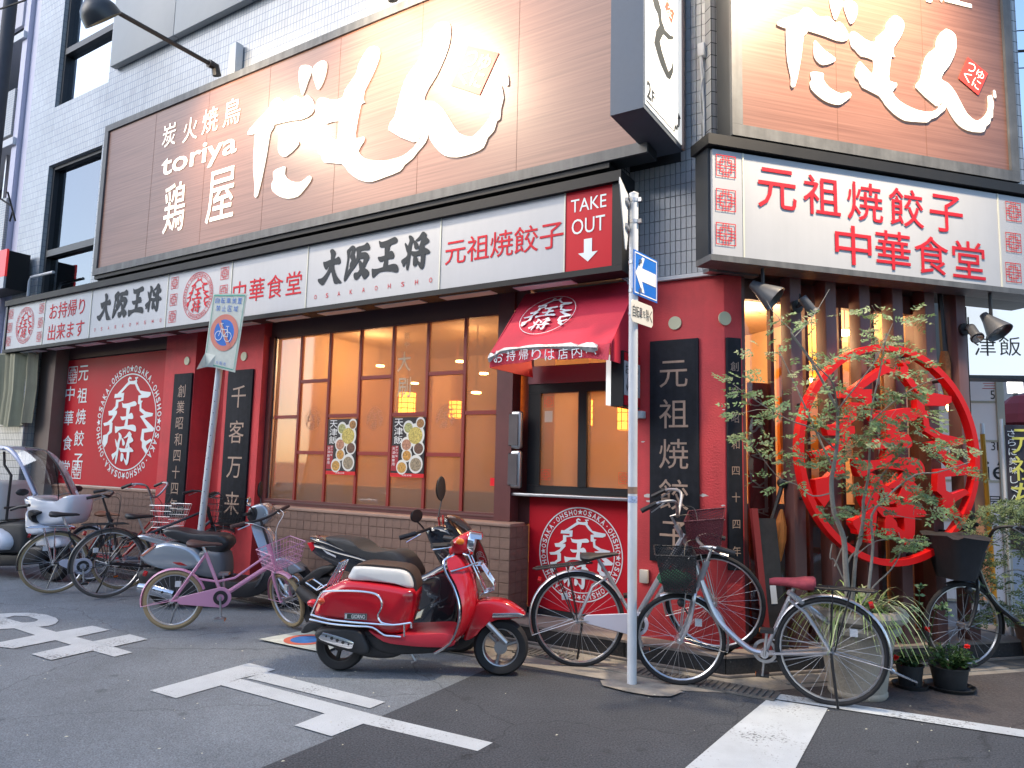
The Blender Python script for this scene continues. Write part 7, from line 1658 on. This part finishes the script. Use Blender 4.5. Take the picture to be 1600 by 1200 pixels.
v.rod('wiper', [W3(v, T([(400, 460), (405, 380), (390, 260), (370, 190)], .0), -.02)], .006, M_BPL)
v.pillow('front_cowl', T([(168, 425), (215, 402), (262, 418), (380, 440), (440, 425), (485, 400), (492, 470), (455, 580), (390, 602), (260, 600), (205, 555), (185, 480)], -.12), M_SWH, .17)
v.pillow('leg_panel', T([(185, 500), (220, 560), (290, 620), (300, 660), (200, 668), (180, 600)], -.16), M_SWH, .2)
v.pillow('cowl_vent', T([(200, 500), (260, 510), (262, 525), (225, 545), (240, 590), (205, 560)], -.2), M_BPL, .235)
v.pillow('front_fender', T([(250, 740), (270, 700), (330, 672), (400, 690), (425, 740), (330, 760)], -.05), M_SWH, .09)
v.pillow('seat', T([(-60, 600), (20, 585), (130, 580), (170, 605), (172, 700), (150, 790), (50, 800), (-60, 780)], -.15), M_SEAT, .17)
v.pillow('rear_body', T([(-330, 640), (-50, 620), (20, 640), (58, 670), (76, 715), (60, 758), (0, 775), (-330, 780)], -.2), M_SWH, .27)
v.pillow('floor', T([(-60, 800), (100, 800), (180, 790), (230, 740), (300, 760), (280, 830), (190, 870), (0, 880), (-60, 870)], -.15), M_BPL, .17)
v.pillow('cargo_box', T([(-330, 300), (80, 300), (108, 330), (104, 560), (70, 575), (-330, 575)], .0), mat('box_cream', (.58, .59, .56), .5, var=.04), .24, smo=0)
v.rod('handlebar', [[Vector((T([(180, 480)], 0)[0][0], y_, T([(180, 480)], 0)[0][1])) for y_ in (-.26, .26)]], .014, M_BPL)
v.rod('grip', [W3(v, T([(60, 500), (120, 480), (185, 470)], -.3), -.28)], .017, M_BPL)
def mir2(px, py, y): 
    q = v.L(O[0]+px/K, O[1]+py/K, y); mb = MB(); mb.ball((q[0], y, q[1]), 1, 8); mb.v = [(q[0]+(a-q[0])*.03, y+(b-y)*.075, q[1]+(c-q[1])*.04) for a, b, c in mb.v]; o = mb.build('mirror', M_BPL, v.t, local=True)
    s_ = T([(225, 430)], y*.5)[0]; mb = MB(); mb.tube([(q[0], y, q[1]-.03), (s_[0], y*.7, s_[1])], .007, 6); mb.build('mirror_stalk', M_STL, o, local=True)
mir2(150, 382, -.32); mir2(515, 358, .30)
# ================================================================ plants
M_LF = mat('shrub_leaf', (.17, .27, .12), .5, var=.45, vs=9); M_LF2 = mat('pale_leaf', (.22, .28, .15), .5, var=.35, vs=12); M_BARK = mat('grey_bark', (.26, .24, .21), .8, var=.2, vs=20, bump=.4)
M_LF3 = mat('deep_leaf', (.04, .10, .03), .45, var=.4, vs=14)
def leafy(m):
    nt = m.node_tree; b = nt.nodes['Principled BSDF']; o = nt.nodes['Material Output']; tl = N(nt, 'ShaderNodeBsdfTranslucent'); mx = N(nt, 'ShaderNodeMixShader'); mx.inputs[0].default_value = .35
    src = b.inputs['Base Color'].links[0].from_socket; nt.links.new(src, tl.inputs[0]); nt.links.new(b.outputs[0], mx.inputs[1]); nt.links.new(tl.outputs[0], mx.inputs[2]); nt.links.new(mx.outputs[0], o.inputs[0])
for m in (M_LF, M_LF2, M_LF3): leafy(m)
def leaf(mb, p, d, n_, l, w_):
    d = d.normalized(); s = d.cross(n_); s = s.normalized() if s.length > 1e-4 else Vector((1, 0, 0)); n2 = s.cross(d)
    mb.add([p, p+d*l*.5+s*w_*.5+n2*l*.06, p+d*l, p+d*l*.5-s*w_*.5+n2*l*.06], [(0, 1, 2, 3)])
def sprig(mb, p, d, L_, nl, ls):
    d = d.normalized(); up = Vector((random.uniform(-.9, .9), random.uniform(-1.3, .3), .9)).normalized(); s = d.cross(up).normalized()
    q = p
    for k in range(nl):
        q = p+d*L_*(k+1)/nl+Vector((0, 0, -.10*L_*((k+1)/nl)**2))
        for sg in (-1, 1): leaf(mb, q, s*sg+d*.45+Vector((0, 0, random.uniform(-.35, .2))), up+Vector((random.uniform(-.6, .6), random.uniform(-.6, .6), 0)), ls*random.uniform(.7, 1.25), ls*.58)
    leaf(mb, q, d, up, ls*1.1, ls*.5)
def pot(name, label, c, prof, m, soil=None):
    t = thing(name, label, 'plant pot', tuple(c)); mb = MB(); mb.lathe(prof, c, n=36); mb.build('pot_body', m, t)
    r, h = soil; mb = MB(); mb.cyl(c, (0, 0, 1), r, h-.01, h, 24); mb.build('soil', mat('soil', (.04, .03, .022), .95, var=.3), t); return t
# big urn
UC = Vector((.80, .165, .004)); M_URN = mat('stone_urn', (.36, .32, .26), .8, var=.18, vs=5, bump=.4, bs=60)
pot('stone_urn', 'large beige stone urn with rolled rim behind the bicycle rear wheel', UC, [(0, 0), (.17, 0), (.178, .012), (.178, .03), (.172, .04), (.20, .22), (.232, .385), (.238, .395), (.262, .405), (.27, .43), (.262, .452), (.25, .458), (.275, .465), (.305, .49), (.31, .52), (.295, .548), (.26, .555), (.235, .54), (.23, .50)], M_URN, (.235, .52))
ud = (UC-CAMPOS).dot(CAMF)
def U(x, y, dd=0.): return atd(x, y, ud+dd)
tr_ = thing('potted_tree', 'slender multi stemmed tree with small compound leaves growing in the stone urn', 'tree', tuple(UC+Vector((0, 0, .52))))
br = [([(1325, 935, 0), (1321, 884, 0), (1318, 840, 0), (1303, 799, -.02), (1299, 754, -.04), (1303, 726, -.05), (1308, 690, -.05), (1309, 637, -.06)], .019, .010),
 ([(1308, 640, -.06), (1287, 599, -.10), (1262, 556, -.12), (1240, 527, -.14), (1236, 515, -.15)], .010, .005), ([(1305, 735, -.05), (1290, 707, .02), (1260, 640, .05), (1240, 596, .08)], .009, .0045),
 ([(1240, 596, .08), (1217, 548, .1)], .0045, .003), ([(1308, 650, -.06), (1302, 600, -.2), (1275, 570, -.25), (1236, 520, -.3)], .006, .003), ([(1240, 528, -.14), (1270, 495, -.12), (1296, 452, -.1)], .004, .002), ([(1236, 515, -.15), (1210, 490, -.1), (1198, 470, -.05)], .003, .0015),
 ([(1332, 940, .05), (1337, 870, .06), (1348, 818, .08), (1349, 783, .1), (1357, 742, .1), (1359, 697, .12), (1362, 640, .1), (1375, 580, .08), (1385, 520, .05)], .013, .004),
 ([(1356, 930, -.05), (1364, 852, -.04), (1362, 805, -.05), (1389, 773, -.1), (1430, 742, -.14), (1465, 738, -.18), (1515, 722, -.2)], .010, .003), ([(1346, 945, 0), (1366, 915, .04), (1392, 890, .05), (1408, 860, .04), (1404, 832, .02)], .006, .003),
 ([(1300, 770, -.03), (1270, 775, .0), (1244, 757, .03), (1215, 745, .03), (1180, 700, .0)], .005, .002), ([(1318, 905, .04), (1304, 875, .05), (1297, 872, .05), (1300, 850, .05)], .006, .004), ([(1304, 885, .05), (1318, 850, .05), (1325, 838, .05)], .005, .002),
 ([(1303, 700, -.05), (1270, 670, -.1), (1230, 655, -.14), (1180, 625, -.16), (1145, 600, -.17)], .006, .002), ([(1309, 640, -.06), (1340, 600, -.15), (1370, 560, -.2), (1395, 505, -.22)], .006, .002), ([(1360, 660, .1), (1400, 625, .0), (1440, 600, -.05), (1475, 590, -.08)], .005, .002),
 ([(1349, 800, .08), (1372, 790, .0), (1400, 805, -.05), (1440, 812, -.08)], .004, .002), ([(1335, 870, .05), (1370, 845, .0), (1420, 843, -.05), (1455, 850, -.05)], .004, .002), ([(1328, 930, 0), (1324, 880, .06), (1345, 850, .1), (1352, 800, .12), (1380, 740, .12), (1425, 690, .1)], .008, .003)]
mb = MB()
for pts, r0, r1 in br:
    q = smc([U(x, y, d) for x, y, d in pts], 3, False); mb.tube(q, [r0+(r1-r0)*k/(len(q)-1) for k in range(len(q))], 7)
mb.build('trunk', M_BARK, tr_)
clus = [(1165, 600, 42, 26, 14, -.15), (1205, 640, 50, 22, 16, -.12), (1150, 645, 25, 14, 5, -.1), (1235, 700, 50, 24, 16, 0), (1215, 745, 40, 16, 8, 0), (1180, 690, 35, 25, 8, .05), (1285, 560, 30, 10, 8, -.1), (1240, 500, 40, 18, 9, -.15), (1215, 545, 40, 20, 8, 0), (1262, 600, 28, 25, 8, 0), (1372, 497, 60, 22, 16, 0), (1385, 540, 55, 26, 20, .05), (1420, 570, 40, 22, 14, 0), (1340, 560, 35, 14, 8, -.1), (1290, 650, 40, 40, 18, -.05), (1340, 660, 60, 40, 34, 0), (1400, 640, 50, 40, 26, .05), (1350, 720, 60, 35, 30, 0), (1420, 700, 55, 30, 24, 0), (1480, 705, 40, 18, 18, -.15), (1520, 735, 22, 12, 6, -.18), (1460, 660, 30, 20, 9, -.05), (1385, 765, 60, 25, 24, 0), (1430, 790, 30, 16, 8, -.05), (1340, 800, 45, 16, 11, 0), (1410, 848, 48, 12, 15, -.05), (1470, 800, 26, 12, 9, -.1), (1280, 720, 35, 18, 9, 0), (1370, 830, 30, 12, 6, 0), (1310, 610, 25, 25, 7, -.1), (1280, 800, 20, 10, 4, 0), (1440, 610, 30, 14, 7, -.05)]
mb = MB(); mb2 = MB()
for cx, cy, rx, ry, n, dd in clus:
    for k in range(int(n*1.45)):
        a = random.random()*6.28; r = math.sqrt(random.random()); p = U(cx+rx*r*math.cos(a), cy+ry*r*math.sin(a), dd+random.uniform(-.16, .16))
        d = (CAMR*(random.uniform(-1, 1)+(cx-1330)/260)+CAMF*random.uniform(-.8, .8)+Vector((0, 0, random.uniform(-.35, .35))))
        sprig(mb if random.random() < .7 else mb2, p, d, random.uniform(.05, .11), random.randint(3, 6), random.uniform(.024, .036))
mb.build('crown', M_LF, tr_); mb2.build('pale_foliage', M_LF2, tr_)
mb = MB()
for k in range(30):
    cx, cy, rx, ry, n, dd = random.choice(clus); a = U(cx, cy, dd); b = U(cx+random.uniform(-rx, rx), cy+random.uniform(-ry, ry), dd+random.uniform(-.1, .1)); mb.tube([a, (a+b)/2+Vector((0, 0, .01)), b], .0016, 4)
mb.build('twigs', M_BARK, tr_)
# spider plant round the stems
sp_ = thing('spider_plant', 'arching striped spider plant filling the rim of the stone urn', 'plant', tuple(UC+Vector((0, 0, .53)))); mb = MB(); mb2 = MB()
for k in range(190):
    a = random.random()*6.28; r0 = random.uniform(.02, .20); b = UC+Vector((math.cos(a)*r0, math.sin(a)*r0, .52)); L_ = random.uniform(.22, .44); o_ = Vector((math.cos(a+random.uniform(-.5, .5)), math.sin(a+random.uniform(-.5, .5)), 0)); lift = random.uniform(.5, 1.3); pts = []
    for q in range(6): t_ = q/5; pts.append(b+o_*L_*t_*.75+Vector((0, 0, L_*(lift*t_-1.15*t_*t_))))
    w_ = .008; s = o_.cross(Vector((0, 0, 1))); m_ = mb if k % 3 else mb2
    m_.add([p+s*w_*(1-.85*(i/5)) for i, p in enumerate(pts)]+[p-s*w_*(1-.85*(i/5)) for i, p in enumerate(pts)], [(i, i+1, 7+i, 6+i) for i in range(5)])
mb.build('blades', mat('spider_green', (.20, .30, .09), .5, var=.2), sp_); mb2.build('pale_blades', mat('spider_pale', (.42, .48, .24), .5, var=.15), sp_)
# two black pots with red flowers
M_PBK = mat('black_pot', (.028, .030, .032), .6, var=.3, vs=12, streak=.2); M_FLW = mat('red_petal', (.75, .02, .015), .5, var=.1)
def flowerpot(c, r, h, label, flow, lp, spread, tall, n):
    c = Vector(c); pot('black_plant_pot', label, c, [(0, .012), (r*.78, .012), (r*.80, .02), (r*.98, h*.93), (r*1.04, h*.93), (r*1.05, h), (r*.98, h), (r*.9, h*.7)], M_PBK, (r*.95, h*.85))
    s = thing('pot_saucer', ('small' if r < .1 else 'wide')+' black saucer under the '+('smaller' if r < .1 else 'larger')+' black plant pot', 'saucer', tuple(c)); mb = MB(); mb.lathe([(0, 0), (r*1.15, 0), (r*1.32, .025), (r*1.27, .026), (r*1.1, .008), (0, .008)], c, n=28); mb.build('saucer_dish', M_PBK, s)
    t = thing('red_flower_plant', lp, 'plant', tuple(c+Vector((0, 0, h)))); ms = MB(); ml = MB()
    for k in range(n):
        a = random.random()*6.28; q = random.random()**.6; tip = c+Vector((math.cos(a)*spread*q, math.sin(a)*spread*q, h+tall*(1-.55*q)*random.uniform(.5, 1))); b0_ = c+Vector((math.cos(a)*r*.3, math.sin(a)*r*.3, h*.85)); ms.tube([b0_, (b0_+tip)/2+Vector((0, 0, .03)), tip], .0022, 4)
        for j in range(5):
            p = b0_+(tip-b0_)*random.uniform(.3, 1); leaf(ml, p, Vector((random.uniform(-1, 1), random.uniform(-1, 1), random.uniform(-.5, .6))), Vector((random.uniform(-.5, .5), random.uniform(-.5, .5), 1)), random.uniform(.028, .048), random.uniform(.020, .032))
    ms.build('stems', M_LF3, t); ml.build('leaves', M_LF3, t)
    for fx, fy in flow:
        p = atd(fx, fy, (c-CAMPOS).dot(CAMF)-.06); mf = MB()
        for k in range(26): leaf(mf, p, Vector((random.uniform(-1, 1), random.uniform(-1, 1), random.uniform(-.6, 1))), Vector((random.uniform(-1, 1), random.uniform(-1, 1), 1)), random.uniform(.018, .028), .020)
        mf.build('flower', M_FLW, t); mb = MB(); mb.tube([p, c+Vector((0, 0, h*.9))], .002, 4); mb.build('flower_stem', M_LF3, t)
    return t
flowerpot((1.075, .545, .004), .085, .15, 'smaller black plant pot nearest the stone urn', [(1400, 1027)], 'low leafy plant with one red flower in the smaller black pot', .13, .12, 26)
t = flowerpot((1.30, .665, .004), .118, .15, 'larger black plant pot to the right of the smaller one', [(1449, 984), (1511, 1011)], 'taller leafy plant with two red flowers in the larger black pot', .19, .20, 55)
ml = MB(); ms = MB(); c = Vector((1.26, .64, .15)); dpt = (c-CAMPOS).dot(CAMF)
for pts in ([(1450, 1030), (1440, 980), (1436, 930), (1440, 915)], [(1450, 1020), (1460, 960), (1475, 945), (1482, 960)], [(1446, 1000), (1432, 960), (1428, 950)]):
    q = smc([atd(x, y, dpt) for x, y in pts], 3, False); ms.tube(q, .0025, 4)
    for p in q[4:]:
        for k in range(5): leaf(ml, Vector(p), Vector((random.uniform(-1, 1), random.uniform(-1, 1), random.uniform(-.4, .6))), Vector((random.uniform(-.6, .6), random.uniform(-1, 0), .8)), random.uniform(.03, .045), random.uniform(.022, .03))
ms.build('tall_stems', M_LF3, t); ml.build('rounded_leaves', mat('grey_green_leaf', (.10, .19, .09), .5, var=.25, vs=15), t)
# terracotta pot and feathery tree at the right edge
c = G(1622, 1030); c.z = .004
pot('terracotta_pot', 'terracotta pot cut by the right edge of the view', c, [(0, 0), (.10, 0), (.105, .02), (.15, .24), (.165, .25), (.17, .29), (.155, .30), (.15, .24)], mat('terracotta', (.30, .17, .12), .8, var=.2, vs=6), (.14, .26))
t = thing('feathery_tree', 'feathery small leaved tree spreading over the covered basket at the right edge', 'tree', tuple(c+Vector((0, 0, .26)))); dpt = (c-CAMPOS).dot(CAMF)
def Q(x, y, d=0): return atd(x, y, dpt+d)
mb = MB()
for pts, r0 in (([(1620, 975, 0), (1612, 920, 0), (1600, 870, -.05), (1575, 835, -.1), (1540, 812, -.15)], .012), ([(1612, 900, 0), (1590, 890, -.1), (1560, 900, -.15), (1540, 930, -.2)], .007), ([(1618, 960, 0), (1590, 965, -.15), (1555, 960, -.25), (1530, 955, -.3)], .006), ([(1605, 860, 0), (1615, 820, .05), (1600, 795, .1)], .007), ([(1575, 835, -.1), (1550, 850, -.1), (1525, 880, -.12)], .004)):
    q = smc([Q(*p) for p in pts], 3, False); mb.tube(q, [r0*(1-.8*k/(len(q)-1)) for k in range(len(q))], 6)
mb.build('trunk', M_BARK, t); mb = MB()
for cx, cy, rx, ry, n in ((1560, 805, 50, 18, 60), (1590, 795, 30, 18, 34), (1520, 845, 22, 22, 22), (1545, 890, 26, 30, 34), (1535, 930, 20, 18, 16), (1590, 850, 30, 20, 16), (1570, 960, 44, 16, 34), (1530, 965, 14, 14, 12), (1595, 920, 30, 20, 14), (1620, 830, 30, 50, 30)):
    for k in range(int(n*2.4)):
        a = random.random()*6.28; r = math.sqrt(random.random()); sprig(mb, Q(cx+rx*r*math.cos(a), cy+ry*r*math.sin(a), random.uniform(-.3, .1)), Vector((random.uniform(-1, 1), random.uniform(-1, 1), random.uniform(-.4, .3))), .08, 5, .022)
mb.build('crown', mat('feather_leaf', (.10, .15, .055), .55, var=.4, vs=12), t)

tb9 = thing('silver_tube', 'thick silver metal tube slanting between the bicycle rear wheel and the stone urn', 'metal tube', tuple(G(1385, 1078)))
mb = MB(); mb.tube([atd(1232, 925, 4.52), atd(1395, 1050, 4.60)], .018, 10); mb.tube([atd(1395, 1050, 4.60), atd(1432, 1066, 4.6), G(1432, 1072)], .008, 6); mb.build('tube_shaft', M_SILV, tb9)
